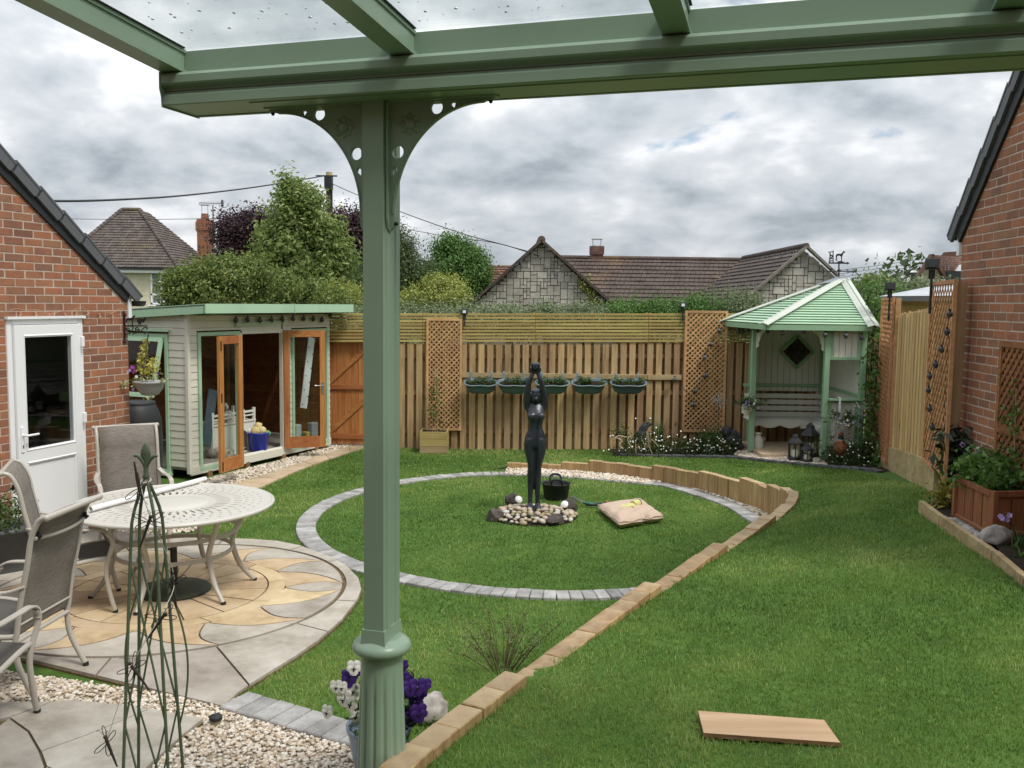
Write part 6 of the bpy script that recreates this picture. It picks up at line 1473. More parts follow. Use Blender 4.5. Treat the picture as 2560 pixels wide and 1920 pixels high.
# ------------------------------------------------------------------ pansies in a blue glazed pot behind the post
pp_ = Vector((aty(820,1570,4.45).x, 4.45, .01)); zr = aty(820,1562,4.45).z; r0 = .5*(aty(890,1562,4.45).x-aty(749,1562,4.45).x)
t = thing('flower_pot', 'blue glazed pot of white and purple pansies behind the veranda post', 'pot plant', pp_)
m = MB(); hh = zr-pp_.z; m.lathe([(r0*.66,0),(r0*.70,.012),(r0*.86,hh*.5),(r0*.94,hh-.06),(r0*.93,hh-.045),(r0*1.0,hh-.03),(r0*1.02,hh-.005),(r0*.98,hh),(r0*.9,hh-.02),(r0*.86,hh-.05),(.001,hh-.05)], (0,0,0), 40); part('pot', m, paint('blue_glaze', (.16,.225,.33), .16, .12, 6, .7), t, True)
rr = np.random.default_rng(18); n_ = 40; cl = np.stack([pp_.x+rr.normal(0,r0*.55,n_), pp_.y+rr.normal(0,r0*.55,n_), zr+rr.uniform(-.01,.19,n_)], -1)
foliage('leaves', t, PLANTLEAF, cl, 16, .03, .05, 91, .45, kind='stuff')
PETW = paint('petal_white', (.80,.79,.72), .7, .04, 40); PETP = paint('petal_purple', (.038,.010,.135), .6, .25, 40); PETK = paint('petal_black', (.012,.006,.02), .7, .2)
def pansy(name, par, p, n, s, mat, eye, lab=None):
    n = Vector(n).normalized(); x = n.cross(Vector((0,0,1))).normalized(); y = x.cross(n)
    if y.z < 0: y = -y; x = -x
    m = MB()
    for (dx, dy, rx, ry, lift) in ((-.42,.52,.55,.55,-.16),(.42,.52,.55,.55,-.12),(-.52,-.05,.50,.46,0),(.52,-.05,.50,.46,.03),(0,-.52,.62,.52,.06)):
        c = p+(x*dx+y*dy)*s+n*lift*s; k = 9
        vs = [c+n*.10*s]+[c+(x*rx*math.cos(2*PI*i/k)+y*ry*math.sin(2*PI*i/k))*s+n*s*(.08*math.sin(i*2.3)-.05) for i in range(k)]
        m.add(vs, [(0,i+1,(i+1) % k+1) for i in range(k)], True)
    o = part(name, m, mat, par)
    e = MB(); e.extr([(-.28*s,.02*s),(-.34*s,-.15*s),(-.12*s,-.12*s),(-.10*s,-.42*s),(.10*s,-.42*s),(.12*s,-.12*s),(.34*s,-.15*s),(.28*s,.02*s)], p+n*.19*s, x, y, n, .001); part('eye', e, eye, o)
    return o
PC_ = crop(500,1500,.4069)
for i, (x, y, s) in enumerate(((835,535,.026),(885,560,.034),(945,560,.032),(880,610,.033),(925,640,.034),(960,575,.028),(780,690,.028),(945,420,.03),(955,720,.024),(870,540,.024))):
    p = aty(*PC_(x,y), 4.45-r0*.75+.02*(i % 3)); pansy('white_pansy', t, p, (random.uniform(-.7,.2), -1, random.uniform(-.1,.5)), s*1.2, PETW, PETK)
for i, (x, y, s) in enumerate(((915,490,.034),(945,450,.03),(905,465,.026),(1265,510,.034),(1290,545,.034),(1335,540,.036),(1380,525,.03),(1360,575,.028),(1270,560,.03),(1250,410,.026),(1320,630,.030),(1275,705,.042),(1345,700,.040),(1300,735,.036),(1255,480,.026),(1345,660,.03))):
    p = aty(*PC_(x,y), 4.45-r0*.6+.03*(i % 4)); pansy('purple_pansy', t, p, (random.uniform(-.4,.7), -1, random.uniform(-.2,.5)), s*1.15, PETP, PETK if i != 11 else paint('eye_yellow', (.6,.4,.04), .7))
p = atz(*PC_(1370,760), .03); m = MB(); m.blob((p.x+.02, p.y+.12, .05), (.125,.10,.10), 3, .3, 2, 15, .5, .3); tag(part('rock', m, PALEROCK), 'pale rounded rock behind the blue pansy pot', 'rock')
# ------------------------------------------------------------------ plywood offcut on the upper lawn
pz = hz(1.6, 3.5)+.020
q = [atz(1508,1534,pz), atz(1808,1570,pz), atz(1815,1606,pz), atz(1517,1582,pz)]
a, b, c, d = [Vector((v.x, v.y, pz)) for v in (atz(1508,1535,pz), atz(1780,1555,pz), atz(1815,1604,pz), atz(1520,1583,pz))]
m = MB(); m.add([a,b,c,d]+[v-EZ*.018 for v in (a,b,c,d)], [(0,1,2,3),(7,6,5,4),(0,4,5,1),(1,5,6,2),(2,6,7,3),(3,7,4,0)]); me = m.mesh('plywood_board'); me.materials.append(PLY); me.materials.append(PLYEDGE)
for p in me.polygons:
    if abs(p.normal.z) < .5: p.material_index = 1
tag(link('plywood_board', me), 'rectangular plywood offcut lying on the near lawn', 'board'); PLYPOLY = [v2(v.lerp((a+b+c+d)/4, .05)) for v in (a,b,c,d)]
# dry heather against the sleepers
hp = atz(1085,1478,0); t = thing('heather_shrub', 'sparse brownish heather shrub growing against the near sleepers', 'shrub', (hp.x, hp.y+.25, 0)); rr = random.Random(4)
tw = MB(); tips = []
for i in range(34):
    a = rr.uniform(0, 2*PI); r = rr.random()**.6*.34; h = rr.uniform(.18,.40); bx, by = hp.x+r*.3*math.cos(a), hp.y+.25+r*.3*math.sin(a)
    p = [Vector((bx,by,0)), Vector((bx+r*.5*math.cos(a), by+r*.5*math.sin(a), h*.6)), Vector((bx+r*1.0*math.cos(a+.2), by+r*math.sin(a+.2), h))]; tw.tube(p, [.003,.0022,.0012], 4); tips += [tuple(p[1].lerp(p[2], k)) for k in (.1,.4,.7,1)]
part('twigs', tw, stony('twig', ((.06,.04,.025),(.11,.075,.05),(.17,.12,.08)), 30, .9, 0, .2), t, kind='stuff')
foliage('foliage', t, leafmat('heather_leaf', (.06,.085,.03), (.12,.145,.055), (.20,.17,.10), .15), tips, 6, .02, .026, 95, .3, kind='stuff')
# ------------------------------------------------------------------ bronze statue on its cobble bed, tub, tools, cushion
ZS5 = crop(1180,880,.2833)
sp0 = atz(*ZS5(547,1385), .07); SY = sp0.y
def sp(x, y, dy=0.0): v = aty(*ZS5(x, y), SY); return Vector((v.x, SY+dy, v.z))
K = (sp(1000,700).x-sp(0,700).x)/1000                          # metres per survey pixel
st = thing('statue', 'dark bronze-coloured statue of a standing figure with both arms raised', 'statue', (sp0.x, SY, 0))
def loft(m, secs, n=20):
    vs = []; fs_ = []
    for (c, rx, ry) in secs:
        for k in range(n): a = 2*PI*k/n; vs.append(Vector(c)+Vector((rx*math.cos(a), ry*math.sin(a), 0)))
    for i in range(len(secs)-1):
        for k in range(n): fs_.append((i*n+k, i*n+(k+1) % n, (i+1)*n+(k+1) % n, (i+1)*n+k))
    m.add(vs, fs_, True); m.add(vs[:n], [tuple(range(n))[::-1]]); m.add(vs[-n:], [tuple(range(n))])
body = MB()
def S(x, y, w_, d, dy=0): return (sp(x, y, dy), w_*K/2, d)
loft(body, [S(556,835,150,.085), S(556,800,178,.10,.012), S(558,760,188,.108,.018), S(560,725,170,.10,.012), S(561,690,135,.085,0), S(562,660,118,.078,-.008), S(562,630,124,.08,-.01), S(562,590,142,.092,-.008), S(562,545,158,.098,-.004), S(562,505,166,.088,.01), S(562,475,150,.07,.02), S(561,455,90,.055,.02), S(560,440,58,.046,.012), S(560,410,52,.046,.0)])
loft(body, [S(512,1325,40,.040,.0), S(513,1290,42,.042,.005), S(514,1240,46,.048,.008), S(518,1150,60,.062,.012), S(520,1085,68,.066,.01), S(520,1030,60,.060,-.002), S(521,995,62,.064,-.004), S(515,930,80,.078,0), S(510,870,100,.09,.006), S(510,810,112,.10,.012), S(520,760,100,.10,.012)])
loft(body, [S(578,1325,40,.040,.0), S(577,1290,42,.042,.005), S(577,1240,46,.048,.008), S(580,1150,58,.062,.012), S(582,1085,64,.066,.01), S(585,1030,56,.060,-.002), S(587,995,60,.064,-.004), S(598,930,82,.078,0), S(605,870,98,.09,.006), S(606,810,108,.10,.012), S(595,760,100,.10,.012)])
for x in (511, 579):                                           # feet with toes
    f = sp(x, 1352); body.blob(f+Vector((0,-.055,-.005)), (.040,.105,.030), 3, 0); body.blob(f+Vector((0,.02,.015)), (.034,.04,.045), 2, 0)
    for k in range(5): body.blob(f+Vector(((k-2)*.015,-.150+.012*abs(k-2 if x == 511 else k-2),-.014)), (.0085,.020,.012), 2, 0)
for x in (525, 604): body.blob(sp(x, 563, -.075), (.050,.042,.050), 3, 0)
for x in (528, 595): body.blob(sp(x, 775, .07), (.068,.065,.075), 3, 0)
# head thrown back, hair, nose, chin
hc = sp(561, 400, -.005); hm = [Matrix.Rotation(-.75, 4, 'X')]
def hd_blob(off, rad): 
    t0 = len(body.v); body.blob((0,0,0), rad, 3, 0); R3 = hm[0]
    body.v[t0:] = [tuple(hc+(R3 @ (Vector(v)+Vector(off)))) for v in body.v[t0:]]
hd_blob((0,0,.02), (.064,.086,.098)); hd_blob((0,.035,.04), (.071,.08,.08)); hd_blob((0,-.092,.012), (.011,.018,.022)); hd_blob((0,-.065,-.075), (.028,.028,.02)); hd_blob((0,-.09,-.03), (.02,.012,.008)); hd_blob((.03,-.075,.035), (.016,.012,.009)); hd_blob((-.03,-.075,.035), (.016,.012,.009))
hd_blob((.075,0,-.005), (.012,.02,.03)); hd_blob((-.075,0,-.005), (.012,.02,.03)); hd_blob((0,.095,.0), (.05,.05,.06))
body.tube([sp(560,470,.02), sp(560,430,0)], [.05,.047], 14)
def arm(pts, rad): P = smoothpath(pts, 6); R_ = list(np.interp(np.linspace(0,1,len(P)), np.linspace(0,1,len(rad)), rad)); body.tube(P, R_, 14)
arm([sp(500,500,.02), sp(484,440,.0), sp(484,370,-.03), sp(490,310,-.05), sp(508,250,-.055), sp(532,190,-.05), sp(540,165,-.045)], [.052,.047,.039,.032,.031,.024,.020])
arm([sp(624,500,.02), sp(640,440,.0), sp(634,370,-.03), sp(622,310,-.05), sp(606,250,-.055), sp(584,190,-.05), sp(576,165,-.045)], [.052,.047,.039,.032,.031,.024,.020])
bc = sp(558, 128, -.05)
for s_ in (-1, 1):
    body.blob(sp(558+s_*26, 152, -.05), (.022,.032,.032), 2, 0)
    for k in range(4):                                          # fingers cupping the ball
        a = -.7+.45*k; body.tube(smoothpath([sp(558+s_*28,150,-.05)+Vector((0,.05*math.sin(a),0)), bc+Vector((s_*.052,.045*math.sin(a),-.012)), bc+Vector((s_*.046,.04*math.sin(a),.022)), bc+Vector((s_*.026,.03*math.sin(a),.044-.005*k))], 4), [.010]*6+[.008]*7, 8)
    body.tube(smoothpath([sp(558+s_*34,158,-.05), sp(558+s_*44,162,-.08), bc+Vector((s_*.055,-.04,-.005))], 4), .010, 8)
tmp = D.objects.new('tmp', body.mesh('body')); COL.objects.link(tmp)
rm = tmp.modifiers.new('r', 'REMESH'); rm.mode = 'VOXEL'; rm.voxel_size = .0095; rm.use_smooth_shade = True
sm = tmp.modifiers.new('s', 'SMOOTH'); sm.iterations = 6; sm.factor = .5
dg = bpy.context.evaluated_depsgraph_get(); dg.update(); bme_ = D.meshes.new_from_object(tmp.evaluated_get(dg)); D.objects.remove(tmp); bme_.name = 'body'
bme_.polygons.foreach_set('use_smooth', [True]*len(bme_.polygons)); bme_.transform(Matrix.Translation(-Vector(st.location)))
m_, t_, b_ = newmat('bronze_patina'); n1 = noisen(t_, worldvec(t_, (1,1,.12)), 22, 5, .65); n2 = noisen(t_, worldvec(t_), 4, 4, .6)
c_ = ramp(t_, n1, [(.35, (.014,.019,.028)), (.6, (.034,.046,.064)), (.78, (.075,.09,.105))]); c_ = mixc(t_, ramp(t_, n2, [(.4, 0.0), (.7, .5)]), c_, (.045,.05,.04)); t_.links.new(c_, b_.inputs['Base Color']); b_.inputs['Roughness'].default_value = .36; b_.inputs['Metallic'].default_value = .35; b_.inputs['Specular IOR Level'].default_value = .6; BRZ = m_
link('body', bme_, BRZ, st)
m = MB(); m.blob(bc, (.048,.048,.048), 3, .25, 5, 3)
for k in range(8): m.blob(bc+Vector((.035*math.cos(k*.785), .035*math.sin(k*.785), .02)), (.016,.016,.03), 2, .1)
part('flower_ball', m, BRZ, st)
m = MB(); m.blob(sp0+Vector((.02,-.03,-.05)), (.27,.21,.055), 3, .25, 2, 9); part('plinth', m, stony('slate_base', ((.06,.075,.09),(.11,.135,.155),(.20,.23,.25)), 9, .7, 0, .4), st)
# pebble bed
bc2 = atz(*ZS5(545,1440), .0); BEDR = .52; bedc = Vector((sp0.x-.01, SY-.09, 0))
sb_ = MB(); sb_.prism([(bedc.x+BEDR*.97*math.cos(a)*(1+.05*math.sin(3*a)), bedc.y+BEDR*.88*math.sin(a)) for a in np.linspace(0,2*PI,28,endpoint=False)], -.05, .008); STBED = [(bedc.x+BEDR*1.0*math.cos(a), bedc.y+BEDR*.92*math.sin(a)) for a in np.linspace(0,2*PI,28,endpoint=False)]; structure('statue_bed', sb_, SOIL)
peb = thing('pebble_bed', 'heap of rounded buff and grey pebbles around the statue base', 'pebbles', bedc)
m_, t_, b_ = newmat('pebble'); rn = orand(t_); c_ = ramp(t_, rn, [(0,(.36,.29,.17)),(.14,(.47,.38,.27)),(.3,(.50,.40,.33)),(.45,(.30,.27,.13)),(.58,(.55,.49,.40)),(.72,(.42,.31,.25)),(.85,(.40,.36,.20)),(.95,(.62,.60,.57))], 'CONSTANT'); c_ = mixc(t_, mathn(t_, 'MULTIPLY', noisen(t_, objvec(t_), 18, 5, .65), .5), c_, (.22,.17,.11)); t_.links.new(c_, b_.inputs['Base Color']); b_.inputs['Roughness'].default_value = .55; PEB = m_
pms = []
for i in range(6):
    m = MB(); m.blob((0,0,0), (1.25,.95,.72), 2, .16, 1.6, i+20); pms.append(m.mesh('pebble'))
rr = random.Random(21); placed = []
for i in range(900):
    a = rr.uniform(0,2*PI); r = math.sqrt(rr.random())*BEDR*.95; x, y = r*math.cos(a), r*math.sin(a)*.9; s_ = rr.uniform(.022,.042)
    if math.hypot(x-.01, (y-.09)*1.25) < .19: continue
    if any(math.hypot(x-q[0], y-q[1]) < (s_+q[2])*.95 for q in placed): continue
    placed.append((x, y, s_)); h = .02+.085*max(0, 1-r/(BEDR*.95))**.8
    o = link('pebble', pms[i % 6], PEB, peb, (x, y, h+s_*.25), (rr.uniform(-.3,.3), rr.uniform(-.3,.3), rr.uniform(0,6))); o.scale = (s_, s_, s_)
    if len(placed) > 190: break
for i, (x, y, rx, rz_, lab) in enumerate(((205,1465,.10,.085,'dark jagged rock at the left of the pebble bed'),(735,1500,.115,.075,'dark rock with a flat notch at the front right of the pebbles'))):
    p = atz(*ZS5(x, y), .03); m = MB(); m.blob((p.x, p.y, .05), (rx, rx*.8, rz_), 2, .45, 1.7, i+3, i, .5); m.sm = [False]*len(m.sm); tag(part('rock', m, ROCK), lab, 'rock')
# two rock-shaped spotlights
def rockspot(lab, x, y, tx):
    p = atz(*ZS5(x, y), .05); t = thing('rock_spotlight', lab, 'lamp', (p.x, p.y, 0), 0, 'rock spotlights at the statue')
    m = MB(); m.blob((tx*.06,.05,.07), (.10,.09,.085), 2, .4, 1.8, int(x), 0, .6); m.sm = [False]*len(m.sm); part('rock_body', m, ROCK, t, True)
    d = Vector((-tx*.35,-.75,.55)).normalized(); M = d.to_track_quat('Z','Y').to_matrix().to_4x4(); M.translation = Vector((-tx*.01,-.015,.10))
    m = MB(); m.lathe([(.042,-.02),(.046,.0),(.043,.006),(.001,.008)], (0,0,0), 24); m.v = [tuple(M @ Vector(v)) for v in m.v]; part('white_lens', m, WHITEP, t, True)
rockspot('white-faced spotlight set in a rock left of the statue feet', 405, 1335, -1); rockspot('white-faced spotlight set in a rock right of the statue', 822, 1380, 1)
# black trug
q0 = atz(*ZS5(740,1290), .01); t = thing('garden_trug', 'black rubber garden trug standing on the round lawn beside the statue', 'trug', q0)
r0 = 125*K*(q0.y/SY); hh = aty(*ZS5(740,1160), q0.y).z
m = MB(); m.lathe([(r0*.80,0),(r0*.84,.012),(r0*.98,hh-.015),(r0*1.04,hh-.012),(r0*1.04,hh),(r0*.99,hh),(r0*.96,hh-.02),(r0*.82,.02),(.001,.02)], (0,0,0), 40); part('tub', m, BLACKP, t, True)
for sy_ in (-1, 1):
    m = MB(); m.tube(smoothpath([(-r0*.38,sy_*r0*.90,hh-.01),(-r0*.36,sy_*r0*1.0,hh+.045),(-r0*.2,sy_*r0*1.05,hh+.07),(r0*.2,sy_*r0*1.05,hh+.07),(r0*.36,sy_*r0*1.0,hh+.045),(r0*.38,sy_*r0*.90,hh-.01)], 5), .014, 8); part('handle', m, BLACKP, t, True)
# trowel, red grip tool, gloves, cushion
def lawn(x, y, z=.03): return atz(*ZS5(x, y), z)
t = thing('hand_shears', 'hand shears with green and black grips lying on the lawn', 'shears', lawn(1060,1340))
m = MB(); m.bar(lawn(870,1275,.035), lawn(960,1318,.04), .022, .004); m.bar(lawn(890,1272,.045), lawn(965,1312,.045), .018, .004); m.tube([lawn(960,1318,.045), lawn(1000,1335,.045)], .010, 8); part('blades', m, SILVER, t)
m = MB(); m.tube(smoothpath([lawn(985,1330,.05), lawn(1040,1340,.055), lawn(1095,1338,.05)], 4), .016, 8); part('green_grip', m, paint('teal_plastic', (.02,.13,.10), .4), t)
m = MB(); m.tube(smoothpath([lawn(1010,1345,.04), lawn(1060,1348,.045), lawn(1160,1340,.04)], 4), .018, 8); part('black_grip', m, BLACKP, t)
t = thing('folding_saw', 'small orange-red handled pruning tool lying beside the cushion', 'garden tool', lawn(1240,1330))
m = MB(); m.tube(smoothpath([lawn(1180,1322,.05), lawn(1215,1340,.045), lawn(1300,1335,.05)], 5), [.012]*3+[.022]*8, 10); part('handle', m, paint('orange_plastic', (.42,.07,.02), .45), t); m = MB(); m.bar(lawn(1150,1326,.03), lawn(1195,1332,.035), .012, .005); part('blade', m, SILVER, t)
cu0, cu1, cu2, cu3 = [atz(*ZS5(*q), .04) for q in ((1105,1385),(1300,1545),(1690,1480),(1480,1325))]
t = thing('garden_cushion', 'folded pale pink-beige cushion lying on the round lawn', 'cushion', (cu0+cu1+cu2+cu3)/4)
n_ = 26; vs = []; fs_ = []
for side in (1, -1):
    for i in range(n_+1):
        for j in range(n_+1):
            u, v = i/n_, j/n_; p = (cu0*(1-u)+cu1*u)*(1-v)+(cu3*(1-u)+cu2*u)*v
            e = min(u, 1-u, v, 1-v); th = .062*min(1, (e/.10))**.5
            z = .062+side*th+(.013*mnoise.noise(Vector((u*5,v*5,1)))+.009*math.sin((u*1.2+v)*14)*math.exp(-((u-.75)/.3)**2)*min(1,e*8) if side > 0 else 0)
            if side > 0: z -= .05*math.exp(-((v-.62)/.05)**2)*max(0, u-.62)*2.2
            notch = .10*math.exp(-((v-.62)/.05)**2)*max(0,u-.7)/.3
            vs.append((p.x-notch*.3, p.y+notch, z))
for s_ in range(2):
    b = s_*(n_+1)**2
    for i in range(n_):
        for j in range(n_): q = (b+i*(n_+1)+j, b+(i+1)*(n_+1)+j, b+(i+1)*(n_+1)+j+1, b+i*(n_+1)+j+1); fs_.append(q if s_ else q[::-1])
m = MB(); m.add(vs, fs_, True); CUSH = paint('cushion_cloth', (.50,.385,.30), .9, .12, 14, .2, .25); part('cover', m, CUSH, t)
m = MB(); ed = [(cu0,cu1),(cu1,cu2),(cu2,cu3),(cu3,cu0)]; ring_ = []
for a, b in ed:
    for k in range(10):
        p = a.lerp(b, k/10); ring_.append(Vector((p.x, p.y, .085+.01*math.sin(k*1.7))))
m.tube([Vector((p.x*.985+t.location.x*.015, p.y*.985+t.location.y*.015, p.z)) for p in ring_], .005, 5, False, True); part('piping', m, CUSH, t)
t = thing('gardening_glove', 'pale yellow gardening glove lying on the cushion', 'glove', lawn(1400,1345,.13)); GLV = paint('glove_cloth', (.55,.53,.22), .85, .15, 20)
g = MB(); o_ = lawn(1395,1352,.125); ax_ = (lawn(1475,1325,.125)-lawn(1330,1360,.125)).normalized(); ay_ = Vector((-ax_.y, ax_.x, 0))
g.blob(o_, (.075,.05,.022), 3, .2, 4, 2, math.atan2(ax_.y, ax_.x))
for k in range(4): a = o_-ax_*.05+ay_*(-.035+.024*k); g.tube([a, a-ax_*(.06-.008*abs(k-1.5))+EZ*.006*(k % 2), a-ax_*(.09-.01*abs(k-1.5))-EZ*.008], [.014,.0125,.009], 8)
g.tube([o_-ay_*.04, o_-ay_*.075-ax_*.03, o_-ay_*.085-ax_*.06], [.015,.013,.010], 8); g.tube([o_+ax_*.05, o_+ax_*.09, o_+ax_*.15], [.045,.04,.05], 12); part('glove_body', g, GLV, t)
g = MB(); g.tube([o_+ax_*.15+ay_*.05*math.cos(a)+EZ*.05*math.sin(a) for a in np.linspace(0,2*PI,16,endpoint=False)], .005, 5, False, True); part('cuff_edge', g, BLACKP, t)
# ------------------------------------------------------------------ houses, trees and hedge beyond the garden
def tiles(name, par, P, Q, T, S_, mat, nr, nt, proud=.03, gapj=.05):
    """tiled roof face P-Q (eave), S_-T above (P->S_, Q->T): overlapping courses of single tiles, one mesh"""
    P, Q, T, S_ = (Vector(v) for v in (P, Q, T, S_)); nrm = (Q-P).cross(S_-P); 
    if nrm.length < 1e-6: nrm = (Q-P).cross(T-P)
    nrm.normalize(); nrm = nrm if nrm.z > 0 else -nrm; m = MB(); rr = random.Random(5)
    L0 = (Q-P).length; tw = L0/nt
    for r in range(nr):
        t0, t1 = r/nr, min(1, (r+1.05)/nr); a, b, c, d = P.lerp(S_, t0), Q.lerp(T, t0), Q.lerp(T, t1), P.lerp(S_, t1)
        L = (b-a).length; n = max(1, int(round(L/tw))); Lt = (c-d).length
        off = .5*(r % 2)/n
        for k in range(n+1):
            u0 = max(0, k/n-off); u1 = min(1, (k+1)/n-off)
            if u1-u0 < .15/n: continue
            g = gapj*.5/n; j = rr.uniform(-.3,.3)*proud*.4
            q0, q1 = a.lerp(b, u0+g), a.lerp(b, u1-g); q2, q3 = d.lerp(c, min(1,u1-g)), d.lerp(c, u0+g); lo = nrm*(proud+j); 
            m.add([q0+lo, q1+lo, q2+nrm*.004, q3+nrm*.004, q0-nrm*.01, q1-nrm*.01], [(0,1,2,3),(0,4,5,1)])
    o = part(name, m, mat, par, kind='stuff'); return o
def bplane(name, par, pts, mat): m = MB(); m.add(pts, [tuple(range(len(pts)))]); return part(name, m, mat, par)
# cream house on the left, hipped tiled roof
YH = 50.0; Zc = crop(150,420,.42948); hp_ = lambda x, y, d=0: aty(*Zc(x, y), YH+d)
hs = thing('cream_house', 'cream rendered house with a mossy hipped tile roof behind the left trees', 'house', (hp_(350,580).x, YH, 0))
eL = hp_(-40,590); eR = hp_(690,582); ez = eR.z; eL.z = ez; dpt = 8.5; eL2 = eL+Vector((0,dpt,0)); eR2 = eR+Vector((-.3,dpt,0)); r0_ = hp_(362,246,3.6); r1_ = hp_(465,246,3.6); r0_.z = r1_.z = (r0_.z+r1_.z)/2; rb0 = r0_+Vector((0,1.2,0)); rb1 = r1_+Vector((0,1.2,0))
wallb = ez-.12
m = MB(); x0, x1 = eL.x+.4, eR.x-.45; m.add([(x0,YH+.4,-.3),(x1,YH+.4,-.3),(x1,YH+.4,wallb),(x0,YH+.4,wallb),(x1,YH+dpt-.4,-.3),(x1,YH+dpt-.4,wallb),(x0,YH+dpt-.4,-.3),(x0,YH+dpt-.4,wallb)], [(0,1,2,3),(1,4,5,2),(0,3,7,6),(4,6,7,5)]); part('wall', m, RENDER, hs)
bplane('roof_deck', hs, [eL-EZ*.03, eR-EZ*.03, eR2-EZ*.03, eL2-EZ*.03], DARKGREY)
tiles('roof_tiles', hs, eL, eR, r1_, r0_, TILEA, 22, 48, .05)
tiles('roof_tiles', hs, eR, eR2, rb1, r1_, TILEA, 22, 36, .05); tiles('roof_tiles', hs, eL2, eL, r0_, rb0, TILEA, 22, 36, .05); bplane('roof_rear', hs, [eL2, eR2, rb1, rb0], TILEA)
m = MB()
for a, b in ((eR, r1_), (eL, r0_), (r0_, r1_)):
    n = 22
    for k in range(n): p, q = a.lerp(b, k/n), a.lerp(b, (k+1.1)/n); m.tube([p+EZ*.05, q+EZ*.03], [.13,.11], 6)
part('ridge_tiles', m, TILEA, hs, kind='stuff')
m = MB(); m.bar(eL+Vector((0,-.06,-.06)), eR+Vector((.06,-.06,-.06)), .12, .10); m.bar(eR+Vector((.06,0,-.06)), eR2+Vector((.06,0,-.06)), .12, .10); part('gutter', m, BLACKP, hs)
m = MB(); m.bar(eL+Vector((0,.02,-.2)), eR+Vector((-.2,.02,-.2)), .04, .16); part('soffit', m, UPVC, hs)
w0 = hp_(512,603); w1 = hp_(640,795); fr = MB()
for a, b, c, d in ((w0.x,w1.x,w0.z-.09,w0.z),(w0.x,w1.x,w1.z,w1.z+.09),(w0.x,w0.x+.09,w1.z,w0.z),((w0.x+w1.x)/2-.05,(w0.x+w1.x)/2+.05,w1.z,w0.z),(w1.x-.09,w1.x,w1.z,w0.z),(w0.x,w1.x,w1.z+.9*.55,w1.z+.9*.55+.09)):
    fr.box(((a+b)/2, YH+.36, (c+d)/2), (b-a, .1, d-c))
wn = part('window', fr, UPVC, hs); m = MB(); m.box((w0.x*.5+w1.x*.5, YH+.34, w1.z-.06), (w1.x-w0.x+.3,.2,.08)); part('sill', m, UPVC, wn)
m = MB(); m.add([(w0.x,YH+.38,w1.z),(w1.x,YH+.38,w1.z),(w1.x,YH+.38,w0.z),(w0.x,YH+.38,w0.z)], [(0,1,2,3)])
part('pane', m, stony('net_curtain', ((.10,.115,.13),(.20,.225,.245),(.40,.42,.43)), 5, .35, 0, .05), wn)
# chimney with courses of brick
c0, c1 = hp_(805,510,5), hp_(890,510,5); ct_ = hp_(850,300,5).z; cz0 = hp_(850,560,5).z-.5; cw = c1.x-c0.x; cxm = (c0.x+c1.x)/2; CY = YH+5
ch = thing('chimney_stack', 'tall red brick chimney stack with a pot and wire cowl beside the cream house', 'chimney', (cxm, CY, 0))
nrow_ = 34; hrow = (ct_-cz0)/nrow_
m = MB(); m.box((cxm, CY, (cz0+ct_)/2), (cw*.86-.04, cw*.86-.04, ct_-cz0)); part('core', m, MORTAR, ch)
for k in range(nrow_):
    z = cz0+hrow*(k+.5); f = .86+(.14 if k > nrow_-8 and k < nrow_-2 else 0)+(.07 if k in (nrow_-8, nrow_-2) else 0)
    for i in range(4):
        w_ = cw*f/4; m = MB(); m.box((cxm-cw*f/2+w_*(i+.5)+(w_*.0), CY-cw*f/2+.05, z), (w_-.02, .12, hrow-.015)); part('brick', m, BRICK, ch)
    m = MB(); m.box((cxm, CY+.06, z), (cw*f, cw*f-.12, hrow-.012)); part('brick_course', m, BRICK, ch)
m = MB(); m.lathe([(.24,0),(.20,.3),(.22,.34)], (cxm, CY, ct_), 12); part('pot', m, BRICK, ch)
m = MB()
for s_ in (-1,1): m.tube([(cxm+s_*.18,CY,ct_+.3),(cxm+s_*.18,CY,ct_+.85)], .02, 5)
m.bar((cxm-.25,CY,ct_+.85), (cxm+.25,CY,ct_+.85), .4, .03); part('cowl', m, SILVER, ch)
ae = thing('tv_aerial', 'thin television aerial on a mast behind the brick chimney', 'aerial', (c1.x+.1, CY, ct_-2)); m = MB(); m.tube([(c1.x+.05,CY,ct_-2.2), hp_(890,215,5)], .035, 6); m.tube([hp_(808,203,5), hp_(955,208,5)], .022, 5)
for x in np.linspace(815, 950, 14): p = hp_(x, 205, 5); m.tube([p-EZ*.14-Vector((0,.3,0)), p+EZ*.14+Vector((0,.3,0))], .012, 4)
m.box(hp_(945,208,5), (.05,.3,.45)); part('antenna', m, paint('aerial_grey', (.12,.12,.13), .5), ae)
# stone bungalow
YB = 25.0; ZG = crop(980,560,.41591); gp_ = lambda x, y, d=0: aty(*ZG(x, y), YB+d)
bg = thing('stone_bungalow', 'stone block bungalow with brown tiled roofs and two gables behind the fence', 'house', (gp_(900,400).x, YB, 0))
ap = gp_(897,118); gl = gp_(500,478); gr = gp_(1300,480); hwl = gl-ap; hwr = gr-ap; base = -.3
def gx(z, side): k = (z-ap.z)/((hwl if side < 0 else hwr).z); return ap.x+(hwl.x if side < 0 else hwr.x)*k
zlow = .9
